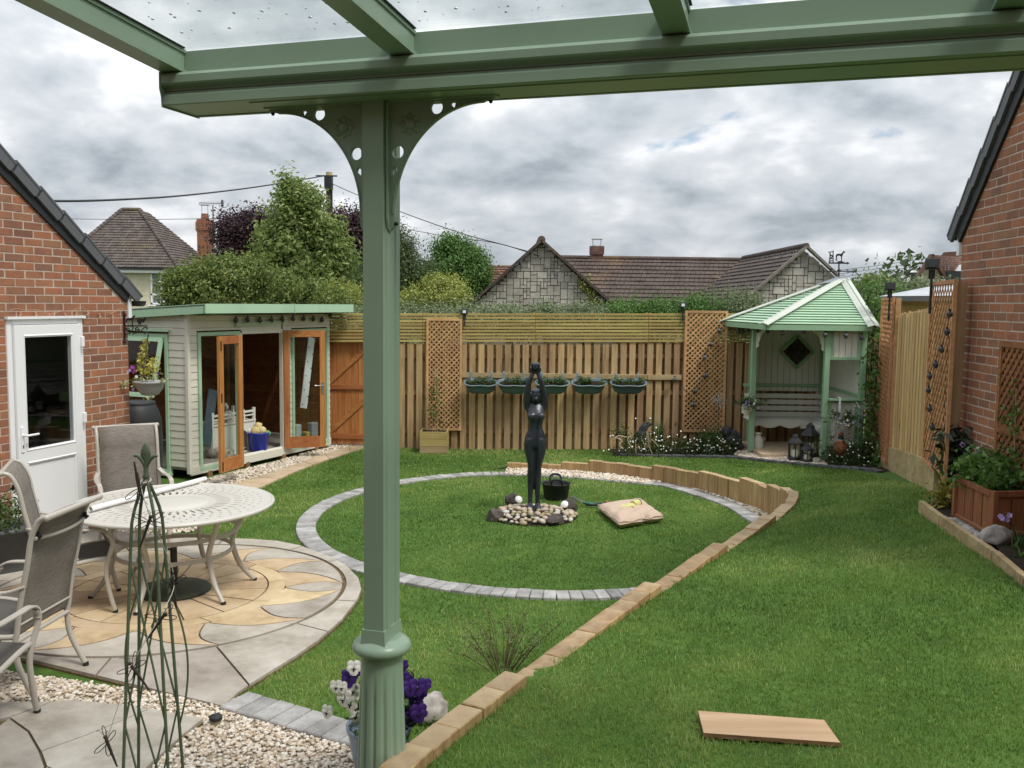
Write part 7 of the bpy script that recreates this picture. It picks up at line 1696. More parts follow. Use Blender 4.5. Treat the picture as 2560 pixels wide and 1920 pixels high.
# core wall, then stone blocks of mixed sizes on it
core = MB(); core.add([(gx(zlow,-1),YB+.05,zlow),(gx(zlow,1),YB+.05,zlow),(ap.x,YB+.05,ap.z)], [(0,1,2)]); core.add([(gx(zlow,-1),YB+.05,base),(gx(zlow,1),YB+.05,base),(gx(zlow,1),YB+.05,zlow),(gx(zlow,-1),YB+.05,zlow)], [(0,1,2,3)]); part('gable_core', core, STONEM, bg)
def stone_gable(par, zmin, ztop, xl, xr, Y, unit=.092, d=(1,0,0), o=None, seed=3, n=(0,-1,0)):
    rr = random.Random(seed); nr = int((ztop-zmin)/unit)+1; xmin = min(xl(zmin), xl(ztop)); xmax = max(xr(zmin), xr(ztop)); nc = int((xmax-xmin)/unit)+1
    used = np.zeros((nc, nr), bool); d = Vector(d); n = Vector(n)
    for j in range(nr):
        for i in range(nc):
            if used[i, j]: continue
            for (w_, h_) in rr.sample([(3,2),(2,2),(2,1),(3,1),(2,3),(1,2),(1,1),(3,2),(2,2)], 9)+[(1,1)]:
                if i+w_ <= nc and j+h_ <= nr and not used[i:i+w_, j:j+h_].any(): break
            else: continue
            used[i:i+w_, j:j+h_] = True
            g = .008; x0, x1, z0, z1 = xmin+i*unit+g, xmin+(i+w_)*unit-g, zmin+j*unit+g, zmin+(j+h_)*unit-g
            poly = [(x0,z0),(x1,z0),(x1,z1),(x0,z1)]
            # clip against the two raking lines
            for f, sg in ((xl, 1), (xr, -1)):
                out = []
                for a, b in zip(poly, poly[1:]+poly[:1]):
                    fa = sg*(a[0]-f(a[1])); fb = sg*(b[0]-f(b[1]))
                    if fa >= 0: out.append(a)
                    if (fa >= 0) != (fb >= 0): t = fa/(fa-fb); out.append((a[0]+(b[0]-a[0])*t, a[1]+(b[1]-a[1])*t))
                poly = out
                if len(poly) < 3: break
            if len(poly) < 3: continue
            ar = abs(sum(a[0]*b[1]-b[0]*a[1] for a, b in zip(poly, poly[1:]+poly[:1])))/2
            if ar < .004: continue
            m = MB(); m.extr(poly, (o or Vector((0,Y,0)))+n*rr.uniform(.0,.022), d, EZ, n, .06); part('stone_block', m, STONEW, par)
stone_gable(bg, CAMH-.45, ap.z, lambda z: gx(z,-1), lambda z: gx(z,1), YB)
# main roof running right, gable verge boards
rdge = gp_(1015,207,2.2).z; rR = gp_(2105,212,2.2); 
P_ = Vector((gx(CAMH-.4,1)-.1, YB+.3, CAMH-.45)); 
ev0 = Vector((ap.x+.3, YB-.3, CAMH-.65)); ev1 = Vector((gp_(2330,400).x, YB-.3, CAMH-.65)); rg0 = Vector((ap.x+.3, YB+2.6, 0)); rg0.z = aty(1240,557.5,YB+2.6).z; rg1 = Vector((aty(1760,556,YB+2.6).x, YB+2.6, rg0.z-.02))
tiles('roof_tiles', bg, ev0, ev1, rg1, rg0, TILEB, 17, 44, .035)
bplane('roof_rear', bg, [rg0, rg1, rg1+Vector((0,3,-2.2)), rg0+Vector((0,3,-2.2))], TILEB)
m = MB(); n = 34
for k in range(n): m.tube([rg0.lerp(rg1, k/n)+EZ*.02, rg0.lerp(rg1, (k+1)/n)+EZ*.02], .075, 6)
part('ridge_tiles', m, TILEB, bg, kind='stuff')
apb = Vector((ap.x, YB+3.4, ap.z)); 
def oh(v, e=.10): return v
gL = Vector((gx(base+1.6,-1)-.12, YB-.18, base+1.6)); gR = Vector((gx(base+1.6,1)+.12, YB-.18, base+1.6)); aF = Vector((ap.x, YB-.18, ap.z+.09)); aB = Vector((ap.x, YB+4.5, ap.z+.09))
tiles('roof_tiles', bg, gR, gR+Vector((0,4.6,0)), aB, aF, TILEB, 22, 22, .03); tiles('roof_tiles', bg, gL+Vector((0,4.6,0)), gL, aF, aB, TILEB, 22, 22, .03)
m = MB(); m.bar(gL+EZ*-.01, aF+EZ*-.01, .20, .07, EZ); m.bar(gR-EZ*.01, aF-EZ*.01, .20, .07, EZ); part('verge', m, TILEB, bg)
m = MB(); m.tube([aF+Vector((0,-.02,.0)), aB], .11, 10); part('ridge_tiles', m, TILEB, bg)
# right gable of the bungalow
YB2 = 20.5; ZG2 = crop(1780,600,.4218); g2 = lambda x, y, d=0: aty(*ZG2(x, y), YB2+d)
ap2 = g2(548,58); l2 = g2(250,302); r2_ = g2(735,225); kx = (l2.x-ap2.x)/(l2.z-ap2.z); kr = (r2_.x-ap2.x)/(r2_.z-ap2.z)
core = MB(); zb2 = CAMH-.6; core.add([(ap2.x+kx*(zb2-ap2.z),YB2+.05,zb2),(ap2.x+kr*(zb2-ap2.z),YB2+.05,zb2),(ap2.x,YB2+.05,ap2.z)], [(0,1,2)]); part('gable_core', core, STONEM, bg)
stone_gable(bg, CAMH-.35, ap2.z, lambda z: ap2.x+kx*(z-ap2.z), lambda z: ap2.x+kr*(z-ap2.z), YB2, .085, seed=8)
aF2 = ap2+Vector((.0,-.15,.06)); aB2 = Vector((g2(185,112,5).x, YB2+5, ap2.z+.0)); aB2.z = g2(185,112,5).z
lE = Vector((ap2.x+kx*(zb2-ap2.z), YB2-.15, zb2)); lB = lE+(aB2-aF2); lB.z = zb2
tiles('roof_tiles', bg, lB, lE, aF2, aB2, TILEB, 18, 26, .03)
m = MB(); rE = Vector((ap2.x+kr*(zb2-ap2.z), YB2-.12, zb2)); m.bar(lE, aF2, .14, .05, EZ); m.bar(rE, aF2, .14, .05, EZ); part('verge', m, stony('verge_stone', ((.12,.11,.09),(.2,.18,.15),(.28,.26,.22)), 6), bg)
n = 16; m = MB()
for k in range(n): m.tube([aF2.lerp(aB2, k/n)+EZ*.02, aF2.lerp(aB2, (k+1)/n)+EZ*.02], .07, 6)
part('ridge_tiles', m, TILEB, bg, kind='stuff')
# bungalow chimney
p = gp_(1230,207,2.7); c0, c1 = gp_(1190,190,2.7), gp_(1272,190,2.7); m = MB(); wch = c1.x-c0.x; zt2 = gp_(1230,152,2.7).z
m.box((p.x, YB+2.7, (p.z+zt2)/2-.1), (wch*.85, wch*.85, zt2-p.z+.25)); m.box((p.x, YB+2.7, (p.z+zt2)/2+.1), (wch, wch, .25)); cb_ = part('chimney', m, stony('old_brick', ((.07,.04,.03),(.115,.066,.05),(.17,.105,.082)), 9), bg); m = MB(); m.lathe([(.12,0),(.10,.12)], (p.x,YB+2.7,zt2), 10)
for s_ in (-1,1): m.tube([(p.x+s_*.12,YB+2.7,zt2),(p.x+s_*.12,YB+2.7,zt2+.3)], .015, 5)
m.bar((p.x-.16,YB+2.7,zt2+.3), (p.x+.16,YB+2.7,zt2+.3), .25, .02); part('chimney_pot', m, SILVER, cb_)
# reddish roof behind the gable
YR = 33; a, b, c, d = aty(1000,640,YR), aty(1130,640,YR), aty(1130,573,YR+3), aty(1035,573,YR+3)
rh = thing('distant_house', 'reddish brown tiled roof showing behind the left stone gable', 'house', (a.x, YR, 0)); bplane('roof_deck', rh, [a-EZ*.05,b-EZ*.05,c-EZ*.05,d-EZ*.05], TILEC); tiles('roof_tiles', rh, a, b, c, d, TILEC, 12, 14, .05); m = MB(); m.add([(a.x,YR,-.3),(b.x,YR,-.3),(b.x,YR,a.z),(a.x,YR,a.z)], [(0,1,2,3)]); part('wall', m, RENDER, rh)
# houses at the far right
YQ = 40; q_ = lambda x, y, d=0: aty(*WV(x, y), YQ+d)
rh = thing('distant_house', 'beige gabled house with brown roof and white dormers beyond the right fence', 'house', (q_(1700,600).x, YQ, 0))
ga, gb_, gc = q_(1715,215), q_(1530,520), q_(1890,500); m = MB(); m.add([gb_, gc, ga], [(0,1,2)]); m.add([(gb_.x,YQ,-.3),(gc.x,YQ,-.3),gc,gb_], [(0,1,2,3)]); part('gable_wall', m, stony('beige_render', ((.38,.33,.22),(.46,.40,.28),(.54,.48,.36)), 3, .9, 0, .2), rh)
ra_ = ga+Vector((0,-.2,.08)); rb_ = Vector((q_(2260,215,2).x, YQ+2, ra_.z)); rc_ = Vector((q_(2300,500).x, YQ-.2, gc.z)); rd_ = gc+Vector((0,-.2,0)); tiles('roof_tiles', rh, rd_, rc_, rb_, ra_, TILEC, 11, 16, .08)
m = MB(); m.bar(gb_+Vector((-.1,-.2,-.1)), ra_, .3, .1, EZ); m.bar(rd_, ra_, .3, .1, EZ); part('verge', m, TILEC, rh)
top_ = q_(1890,165,6); bplane('upper_roof', rh, [q_(1850,215,6), q_(2260,215,6), q_(2260,130,6), q_(1900,158,6)], TILEC)
for (xx, y0_, w_) in ((2090,340,90),):
    a, b, c = q_(2130,330,-.8), q_(2010,510,-.8), q_(2260,510,-.8); m = MB(); m.add([a,b,c], [(0,1,2)]); do = part('dormer', m, UPVC, rh); m = MB(); m.bar(b, a, .25, .14, EZ); m.bar(c, a, .25, .14, EZ); part('barge_board', m, UPVC, do); m = MB(); m.box(q_(2110,520,-.9), (1.2,.1,.8)); part('dormer_window', m, BLACKP, do)
YW = 46; q2_ = lambda x, y, d=0: aty(*WV(x, y), YW+d)
rh = thing('distant_house', 'small red-roofed house with white bargeboards at the far right skyline', 'house', (q2_(1500,600).x, YW, 0)); a, b, c = q2_(1515,405), q2_(1440,525), q2_(1600,525)
m = MB(); m.add([a,b,c], [(0,1,2)]); part('gable_wall', m, UPVC, rh); m = MB(); m.bar(b+Vector((-.2,-.1,-.1)), a, .2, .16, EZ); m.bar(c, a, .2, .16, EZ); part('barge_board', m, UPVC, rh); bplane('roof', rh, [a+Vector((.05,0,.1)), q2_(1605,405,1), q2_(1640,500,0), c], TILEC); bplane('lower_roof', rh, [q2_(1340,610), q2_(1500,620), q2_(1490,530), q2_(1440,535)], TILEC); m = MB(); m.box(q2_(1510,495,-.1), (.8,.1,.6)); part('window', m, BLACKP, rh)
# neighbour's shed with a grey felt roof behind the right fence
YS_ = 13.6; q3 = lambda x, y, d=0: aty(*WV(x, y), YS_+d)
ns_ = thing('neighbour_shed', 'timber shed with a pale grey felt roof behind the right fence', 'shed', (q3(1500,800).x, YS_, 0))
a, b, c, d = q3(1060,722,1.2), q3(1250,785,-.2), q3(2160,715,-1.6), q3(1720,598,1.6)
a.z, = (a.z,); m = MB(); m.add([q3(1060,725,1.4), q3(1265,720,-.2), q3(2150,712,-.8), q3(2150,560,1.8), q3(1720,598,1.8)], [(0,1,2,3,4)]); part('roof', m, stony('grey_felt', ((.34,.36,.38),(.42,.44,.46),(.50,.52,.54)), 3, .8, 0, .1), ns_)
m = MB(); m.add([q3(1265,722,-.2), q3(2150,714,-.8), q3(2150,785,-.8), q3(1265,788,-.2)], [(0,1,2,3)]); m.add([q3(1060,727,1.4), q3(1265,722,-.2), q3(1265,788,-.2), q3(1060,735,1.4)], [(0,1,2,3)]); part('fascia', m, stony('grey_board', ((.16,.17,.17),(.20,.21,.21),(.25,.26,.26)), 3, .8), ns_)
for k in range(9):
    z0 = q3(1400,800).z-.12*k; a = Vector((q3(1355,800).x, YS_+.05, z0)); b = Vector((q3(2150,800).x+.3, YS_-.5, z0)); m = MB(); m.bar(a, b, .02, .115); part('board', m, PANEL, ns_)
# utility pole and wires
YP = 35; pp0 = aty(711,372,YP); po = thing('utility_pole', 'dark timber utility pole carrying wires above the trees', 'pole', (pp0.x, YP, 0)); m = MB(); m.tube([(pp0.x,YP,-.3), pp0], [.16,.115], 10); part('pole', m, stony('pole_wood', ((.03,.024,.02),(.055,.045,.038),(.09,.075,.06)), 6), po)
m = MB(); m.tube([(pp0.x,YP,pp0.z-.15), (pp0.x,YP,pp0.z)], .12, 10); part('cap', m, EDGE, po); m = MB(); z = aty(711,395,YP).z; m.box((pp0.x,YP-.1,z), (.28,.3,.5)); m.bar((pp0.x-.5,YP,aty(711,380,YP).z), (pp0.x+.3,YP,aty(711,380,YP).z), .05, .05); m.tube([(pp0.x+.13,YP-.1,z),(pp0.x+.13,YP-.1,z-3)], .02, 5); part('fittings', m, BLACKM, po)
def wire(lab, pts, r): m = MB(); m.tube(smoothpath(pts, 6), r, 5); tag(part('overhead_wire', m, BLACKP), lab, 'wire', 'overhead wires')
wire('twisted black overhead cable sagging left from the utility pole', [aty(700,380,YP), aty(560,403,YP-6), aty(400,422,YP-12), aty(240,432,YP-17), aty(100,434,YP-20), aty(-80,428,YP-24)], .022)
wire('overhead wire running from the pole to the stone gable', [aty(720,398,YP), aty(770,420,YP-1.5), aty(872,460,YP-4), aty(1000,505,YP-7), aty(1100,532,YP-9), Vector((ap.x-.05,YB-.25,ap.z-.35))], .014)
wire('thin overhead wire crossing low behind the brick chimney', [aty(-50,470,52), aty(330,474,52), aty(660,466,52)], .016)
wire('second thin wire reaching the stone gable from the left', [aty(866,492,34), aty(960,510,30), aty(1060,523,27.5), Vector((ap.x-.25,YB-.25,ap.z-.25))], .010)
for k in range(6): wire(f'{["topmost","second","third","fourth","fifth","lowest"][k]} of the six parallel power wires sloping across the right sky', [aty(*WV(560,390+k*45), 60), aty(*WV(1250,300+k*42), 66), aty(*WV(1720,225+k*45), 72)], .018)
# ------------------------------------------------------------------ trees
BARK = stony('bark', ((.035,.027,.02),(.07,.055,.042),(.12,.10,.078)), 10, .95, 0, .6)
def ell_clusters(c, rad, n, seed, shell=.55, lo=-1.0):
    r = np.random.default_rng(seed); v = r.normal(size=(n*3, 3)); v /= np.linalg.norm(v, axis=1, keepdims=True); v = v[v[:, 2] > lo][:n]
    k = shell+(1-shell)*r.random(len(v))**.6; return np.asarray(c)+v*k[:, None]*np.asarray(rad)
def tree(name, lab, base, ells, mat, per, spread, size, seed, cat='tree', aspect=.5, trunk=.12, group=None, jitter=.8, up=.35, shell=.5):
    b = Vector(base); t = thing(name, lab, cat, b, 0, group); rr = random.Random(seed); m = MB()
    cen = [Vector(e[0]) for e in ells]; top_ = max(cen, key=lambda q: q.z)
    m.tube(smoothpath([b, b.lerp(top_, .35)+Vector((rr.uniform(-.1,.1),0,0)), b.lerp(top_, .7), top_], 4), list(np.linspace(trunk, trunk*.25, 13)), 8)
    C = []
    for i, (c, rad, n) in enumerate(ells):
        cl = ell_clusters(c, rad, n, seed*13+i, shell); C.append(cl)
        for j in range(0, len(cl), max(1, len(cl)//9)): 
            q = Vector(cl[j]); s0 = b.lerp(Vector(c), rr.uniform(.45,.85)); m.tube([s0, s0.lerp(q,.5)+Vector((0,0,.1*rad[2])), q], [trunk*.35, trunk*.2, trunk*.06], 5)
    part('trunk', m, BARK, t); C = np.concatenate(C)
    foliage('crown', t, mat, C, per, spread, size, seed, aspect, jitter, up, kind='stuff' if False else None, out_from=np.mean(C, 0)); return t
LF_CHERRY = leafmat('cherry_leaf', (.085,.135,.034), (.19,.265,.075), (.38,.43,.17), .45)
LF_HEDGE = leafmat('shrub_leaf', (.055,.092,.022), (.135,.19,.046), (.29,.325,.10), .35)
LF_COPPER = leafmat('copper_leaf', (.018,.010,.015), (.045,.022,.030), (.105,.050,.054), .2)
LF_DARK = leafmat('conifer_leaf', (.034,.058,.02), (.075,.115,.038), (.14,.185,.068), .2)
LF_BRIGHT = leafmat('bright_leaf', (.040,.090,.020), (.085,.175,.038), (.17,.28,.075), .35)
LF_YELLOW = leafmat('golden_leaf', (.11,.145,.026), (.25,.295,.065), (.44,.45,.15), .35)
LF_GREY = leafmat('bindweed_leaf', (.075,.105,.050), (.155,.20,.095), (.30,.345,.20), .3)
def E_(vx, vy, Y, rx, ry, rz, n): p = aty(vx, vy, Y); s_ = Y/FPX*VS; return (tuple(p), (rx*s_, ry, rz*s_), n)
Y = 20.5
tree('ornamental_tree', 'tall pale green leafy tree with reddish tips left of the post', (aty(650,650,Y).x, Y, 0), [E_(650,560,Y,80,.75,95,90), E_(642,470,Y,55,.5,75,55), E_(628,420,Y,26,.26,42,22), E_(700,590,Y,55,.6,75,45), E_(600,560,Y,45,.5,70,40), E_(665,620,Y,95,.8,60,60), E_(588,515,Y,26,.4,34,16), E_(708,505,Y,34,.4,40,20), E_(672,440,Y,26,.3,34,14), E_(735,560,Y,30,.4,36,16)], LF_CHERRY, 80, .12, .115, 5, aspect=.42)
Y = 17.5
tree('rounded_shrub', 'large rounded flowering shrub behind the summerhouse roof', (aty(470,660,Y).x, Y, 0), [E_(470,632,Y,112,.8,72,120), E_(400,640,Y,55,.6,58,50), E_(560,635,Y,95,.8,62,80), E_(520,600,Y,60,.6,40,40), E_(690,655,Y,80,.7,42,60)], LF_HEDGE, 110, .095, .066, 6, 'shrub', shell=.65)
fl = MB(); cl = np.concatenate([ell_clusters(*E_(430,640,Y-.1,100,.9,66,0)[:2], 26, 77, .95)]); 
for p in cl: 
    if p[1] < Y: fl.blob(p, (.018,.018,.014), 1, .2)
part('blossom', fl, PETW, [o for o in COL.objects if o.name.startswith('rounded_shrub')][0], kind='stuff')
Y = 31
tree('copper_tree', 'dark purple copper-leaved tree beside the brick chimney', (aty(530,640,Y).x, Y, 0), [E_(530,522,Y,44,1.0,42,70), E_(500,500,Y,26,.7,24,30), E_(556,490,Y,26,.7,26,30), E_(515,560,Y,42,.9,40,50)], LF_COPPER, 130, .24, .11, 7)
tree('copper_tree', 'reddish purple copper-leaved tree directly left of the post', (aty(755,640,Y).x, Y, 0), [E_(757,525,Y,32,1.0,48,70), E_(737,488,Y,16,.6,18,25), E_(770,580,Y,50,1.0,70,60), E_(780,490,Y,30,.6,36,30)], LF_COPPER, 130, .24, .11, 8)
Y = 24
tree('conifer', 'dark green conifer just right of the veranda post', (aty(868,660,Y).x, Y, 0), [E_(868,600,Y,42,.8,75,70), E_(862,535,Y,22,.4,45,30), E_(905,610,Y,38,.7,45,50), E_(890,640,Y,60,.8,40,50)], LF_DARK, 120, .15, .085, 9, aspect=.3)
tree('conifer', 'small dark conifer low between the post and summerhouse', (aty(775,660,Y).x, Y, 0), [E_(772,620,Y,30,.6,40,40)], LF_DARK, 120, .15, .085, 19, aspect=.3)
Y = 27
tree('broadleaf_tree', 'rounded bright green tree left of the stone gable', (aty(990,650,Y).x, Y, 0), [E_(990,595,Y,62,.9,62,110), E_(982,550,Y,40,.6,36,50), E_(1010,620,Y,48,.8,45,60), E_(955,610,Y,36,.6,40,40)], LF_BRIGHT, 120, .16, .095, 10)
Y = 19
tree('golden_shrub', 'yellow-green golden shrub above the fence near the stone gable', (aty(960,660,Y).x, Y, 0), [E_(965,640,Y,48,.6,34,60), E_(905,650,Y,40,.5,26,40), E_(950,622,Y,26,.4,18,20)], LF_YELLOW, 110, .10, .06, 11, 'shrub')
tree('golden_shrub', 'small golden shrub between the tall tree and the post', (aty(735,670,Y).x, Y, 0), [E_(735,645,Y,45,.5,28,40)], LF_YELLOW, 90, .10, .06, 12, 'shrub')
# bindweed-clad hedge along the far side of the fence, one shrub mass after another
hx = [(715,690,30,24), (790,672,60,26), (880,668,55,24), (960,668,50,22), (1040,668,52,22), (1120,668,52,22), (1200,666,52,22), (1280,664,50,20), (1360,655,52,28), (1440,650,52,30), (1520,648,50,32), (1600,642,50,38)]
labs = ['first', 'second', 'third', 'fourth', 'fifth', 'sixth', 'seventh', 'eighth', 'ninth', 'tenth', 'eleventh', 'twelfth']
for i, (vx, vy, rx, rz_) in enumerate(hx):
    Y = 16.4; mt = LF_GREY if i < 8 else (LF_BRIGHT if i in (8,9,10) else LF_GREY)
    tree('hedge_shrub', f'{labs[i]} shrub from the left in the hedge topping the back fence', (aty(vx,vy,Y).x, Y, 0), [E_(vx,vy+(26 if i < 8 else 34),Y,rx,.55,rz_,46), E_(vx-rx*.5,vy+(20 if i < 8 else 30),Y,rx*.5,.4,rz_*.9,16)], mt, 110, .10, .052, 20+i, 'shrub', .5, .03, 'hedge shrubs along the back fence')
for i, (vx, vt, lab) in enumerate(((1572,612,'tall'),(1612,618,'shorter'),(1540,618,'slim'))):
    Y = 16.0; b = aty(vx,690,Y); tp = aty(vx,vt,Y); t = thing('nettle_stem', f'{lab} upright seeding weed stem above the fence left of the arbour', 'plant', (b.x,Y,b.z-.5)); m = MB(); m.tube([b-EZ*.5, tp], [.008,.003], 5); part('stem', m, BARK, t)
    zz_ = np.linspace(b.z, tp.z, 16); foliage('leaves', t, LF_GREY, np.stack([np.full(16,b.x), np.full(16,Y), zz_], -1), 20, .03, .032, 50+i, .35, kind='stuff')
# greenery behind the arbour and right fence
Y = 17.0
tree('ivy_bush', 'tangled green bush between the arbour roof and the side fence', (aty(1900,690,Y).x, Y, 0), [E_(1895,672,Y,62,.7,50,90), E_(1930,700,Y,45,.6,45,50), E_(1860,660,Y,40,.5,40,50)], LF_BRIGHT, 120, .10, .06, 40, 'bush')
tree('dark_bush', 'darker rounded bush showing behind the right-hand fence', (aty(1890,640,24).x, 24, 0), [E_(1893,632,24,52,.8,28,60)], LF_HEDGE, 100, .14, .085, 41, 'bush')
tree('ivy_bush', 'leafy bush in front of the beige house on the right', (aty(1990,640,22).x, 22, 0), [E_(1975,632,22,42,.7,22,40), E_(2040,640,22,50,.7,24,40)], LF_GREY, 90, .12, .07, 42, 'bush')
for i, vx in enumerate((1846,1862,1882,1905,1922,1945)):
    Y = 16.2; b = aty(vx,680,Y); tp = aty(vx+random.uniform(-6,10),596+random.uniform(-14,22),Y); t = thing('weed_stem', f'{labs[i]} from left of the upright weed stems behind the arbour roof', 'plant', (b.x,Y,b.z-.6), 0, 'weed stems behind the arbour'); m = MB(); m.tube([b-EZ*.6, b.lerp(tp,.5)+Vector((.03,0,0)), tp], [.008,.006,.002], 5); part('stem', m, BARK, t)
    P = np.array([b.lerp(tp, k) for k in np.linspace(0,1,14)]); foliage('leaves', t, LF_GREY, P, 16, .03, .024, 60+i, .35, kind='stuff')
# ivy shoot on the stone gable
p = [gp_(1215,478), gp_(1190,430), gp_(1165,380), gp_(1155,350)]; t = thing('gable_creeper', 'bright green creeper climbing the right edge of the stone gable', 'creeper', (p[0].x,YB-.1,p[0].z)); P = np.array([Vector((q.x+random.uniform(-.12,.12), YB-.12, q.z+random.uniform(-.15,.15))) for q in p for _ in range(6)]); foliage('leaves', t, LF_YELLOW, P, 24, .06, .07, 71, .6, kind='stuff')
# far tree line so that the horizon is wooded
tl = np.concatenate([ell_clusters((x, 95+8*math.sin(x*.3), 2.0), (7,3,3.2+1.2*math.sin(x*.7)), 26, int(x)+500, .6) for x in np.arange(-75, 80, 7.5)])
tag(foliage('distant_wood', None, LF_DARK, tl, 30, 1.0, .8, 99, .6), 'low line of distant woodland on the horizon', 'wood', kind='stuff')
# ------------------------------------------------------------------ beds, ornaments and plants around the arbour
# dark block edging, gravel and paving in front of the arbour
ZE = crop(1530,1000,.16727)
def up(vx, vy):                                                   # a point on the upper lawn
    z = .1
    for _ in range(8): p = atz(vx, vy, z); z = hz(p.x, p.y)
    return Vector((p.x, p.y, z))
edge_px = [(1325,985),(1400,987),(1470,988),(1540,989),(1600,992),(1660,999),(1720,1005),(1780,1011),(1840,1016),(1905,1022)]
ep = smoothpath([up(*q) for q in edge_px], 6)
deg = thing('dark_edging', 'curved row of dark grey blocks edging the bed and arbour gravel', 'edging', ep[20])
L = 0; segs = []
bbm = MB(); bbm.box((0,0,0), (.195,.10,.08), bev=.006); bm_e = bbm.mesh('block')
acc = 0; 
for a, b in zip(ep, ep[1:]):
    d = (b-a).length; acc += d
    while acc >= .2:
        acc -= .2; p = b-(b-a).normalized()*acc
        link('block', bm_e, SETTD, deg, p-deg.location+EZ*.0, (0, 0, math.atan2((b-a).y, (b-a).x)))
BED2 = [v2(p) for p in ep]+[(5.4,12.3),(5.6,14.7),(1.6,14.75)]
grid_sheet('back_bed', BED2, .08, lambda X, Y: Hup(X, Y)+.012, SOIL)
GRV = [v2(up(*q)) for q in [(1585,985),(1620,993),(1660,998),(1720,1004),(1785,1010),(1790,990),(1700,975),(1630,970),(1600,972)]]
grid_sheet('arbour_gravel', GRV, .05, lambda X, Y: Hup(X, Y)+.022, GRAVBED)
stones('gravel', 'cream gravel apron in front of the arbour floor', GRV, 1900, .016, .02, seed=9, zf=lambda X, Y: Hup(X, Y)+.02)
af = thing('arbour_floor', 'buff stone paving under the arbour seat', 'paving', (AX0+.6, AY0+.9, AG))
for i in range(3):
    for j in range(3):
        x0 = AX0+.02+(AX1-AX0-.04)*i/3; y0 = AY0+.35+(AY1-AY0-.36)*j/3; m = MB(); m.box((x0+(AX1-AX0)/6, y0+(AY1-AY0-.36)/6, AG+.0), ((AX1-AX0)/3-.015, (AY1-AY0-.36)/3-.015, .06)); part('slab', m, PATHS, af)
# lanterns
def lantern(lab, vx, vy, w_px, h_px, Y, zb):
    p = aty(vx, vy, Y); W_ = w_px*VS/FPX*Y; H_ = h_px*VS/FPX*Y; t = thing('lantern', lab, 'lantern', (p.x, Y, zb), .35, 'black lanterns under the arbour')
    hw2 = W_/2; bh = H_*.56; m = MB(); m.lathe([(hw2,0),(hw2,.03),(hw2*.9,.04)], (0,0,0), 6); part('base', m, BLACKM, t, True)
    for k in range(6):
        a = 2*PI*k/6; m = MB(); m.bar((hw2*.86*math.cos(a),hw2*.86*math.sin(a),.03), (hw2*.86*math.cos(a),hw2*.86*math.sin(a),bh), .012, .012); part('upright', m, BLACKM, t, True)
    m = MB(); m.lathe([(hw2*.80,.04),(hw2*.80,bh)], (0,0,0), 6, False, None, False); part('glass', m, GLASS, t, True)
    m = MB(); m.lathe([(hw2*1.05,bh),(hw2*1.12,bh+.01),(hw2*1.0,bh+.03),(hw2*.5,bh+H_*.20),(hw2*.42,bh+H_*.25),(hw2*.5,bh+H_*.26),(hw2*.2,bh+H_*.33),(.004,bh+H_*.36)], (0,0,0), 6, False); part('roof', m, BLACKM, t, True)
    m = MB(); m.tube([(.03*math.cos(a),0,bh+H_*.38+.03*math.sin(a)) for a in np.linspace(0,2*PI,12,endpoint=False)], .004, 5, False, True); part('ring', m, BLACKM, t, True)
    m = MB(); m.lathe([(hw2*.42,.04),(hw2*.42,bh*.62),(hw2*.36,bh*.63),(.002,bh*.61)], (0,0,0), 20); part('candle', m, paint('candle_wax', (.72,.68,.55), .5) if 'candle_wax' not in MATS else MATS['candle_wax'], t, True)
gz = hz(4.2, 12.8)+.03
lantern('largest of the three black lanterns under the arbour seat', 1749, 970, 42, 80, 13.25, gz); lantern('middle-sized left black lantern under the arbour seat', 1717, 970, 32, 62, 12.95, gz); lantern('smallest front black lantern under the arbour seat', 1743, 980, 28, 46, 12.75, gz)
# white churn behind the arbour's left post
p = aty(1633,960,13.95); t = thing('milk_churn', 'cream metal churn standing beside the left arbour post', 'churn', (p.x+.02,13.95,hz(p.x,13.95))); m = MB(); m.lathe([(.085,0),(.09,.02),(.09,.20),(.075,.245),(.05,.265),(.05,.30),(.062,.305),(.062,.325),(.002,.33)], (0,0,0), 24); part('churn_body', m, CREAM, t, True)
m = MB(); [m.tube(smoothpath([(s_*.085,0,.20),(s_*.11,0,.22),(s_*.10,0,.25),(s_*.07,0,.245)], 3), .006, 6) for s_ in (-1,1)]; part('handle', m, CREAM, t, True)
# pheasant ornament
p = aty(1815,975,12.70); zb = hz(p.x,12.7); t = thing('pheasant_ornament', 'painted metal pheasant ornament standing in the daisies by the arbour', 'ornament', (p.x,12.7,zb))
hz0 = aty(1815,936,12.70).z-zb
m = MB(); m.lathe([(.02,.10),(.085,.18),(.10,.28),(.085,hz0*.62),(.045,hz0*.78)], (0,0,0), 18); m.tube([(.05,.1,.26),(.10,.28,.18),(.13,.45,.08)], [.05,.03,.01], 8); part('plumage', m, stony('pheasant', ((.10,.03,.012),(.24,.085,.035),(.40,.20,.10)), 40, .5, 0, .3), t, True)
m = MB(); m.lathe([(.046,hz0*.78),(.047,hz0*.80)], (0,0,0), 14); part('collar', m, WHITEP, t, True); m = MB(); m.lathe([(.044,hz0*.80),(.036,hz0*.90),(.034,hz0*.93)], (0,0,0), 14); m.tube([(0,-.03,hz0*.95),(0,-.075,hz0*.93)], [.012,.003], 6); part('neck', m, paint('teal_neck', (.01,.035,.04), .3), t, True)
m = MB(); m.blob((0,0,hz0*.955), (.036,.042,.034), 2, .1); part('head', m, paint('red_face', (.22,.02,.015), .5), t, True); m = MB(); [m.tube([(s_*.03,0,.12),(s_*.03,0,0)], .006, 5) for s_ in (-1,1)]; part('leg', m, BLACKM, t, True)
p = up(1798,990); m = MB(); m.blob(p+EZ*.10, (.10,.09,.13), 3, .3, 2, 44); tag(part('rock', m, PALEROCK), 'white rock beside the right front post of the arbour', 'rock')
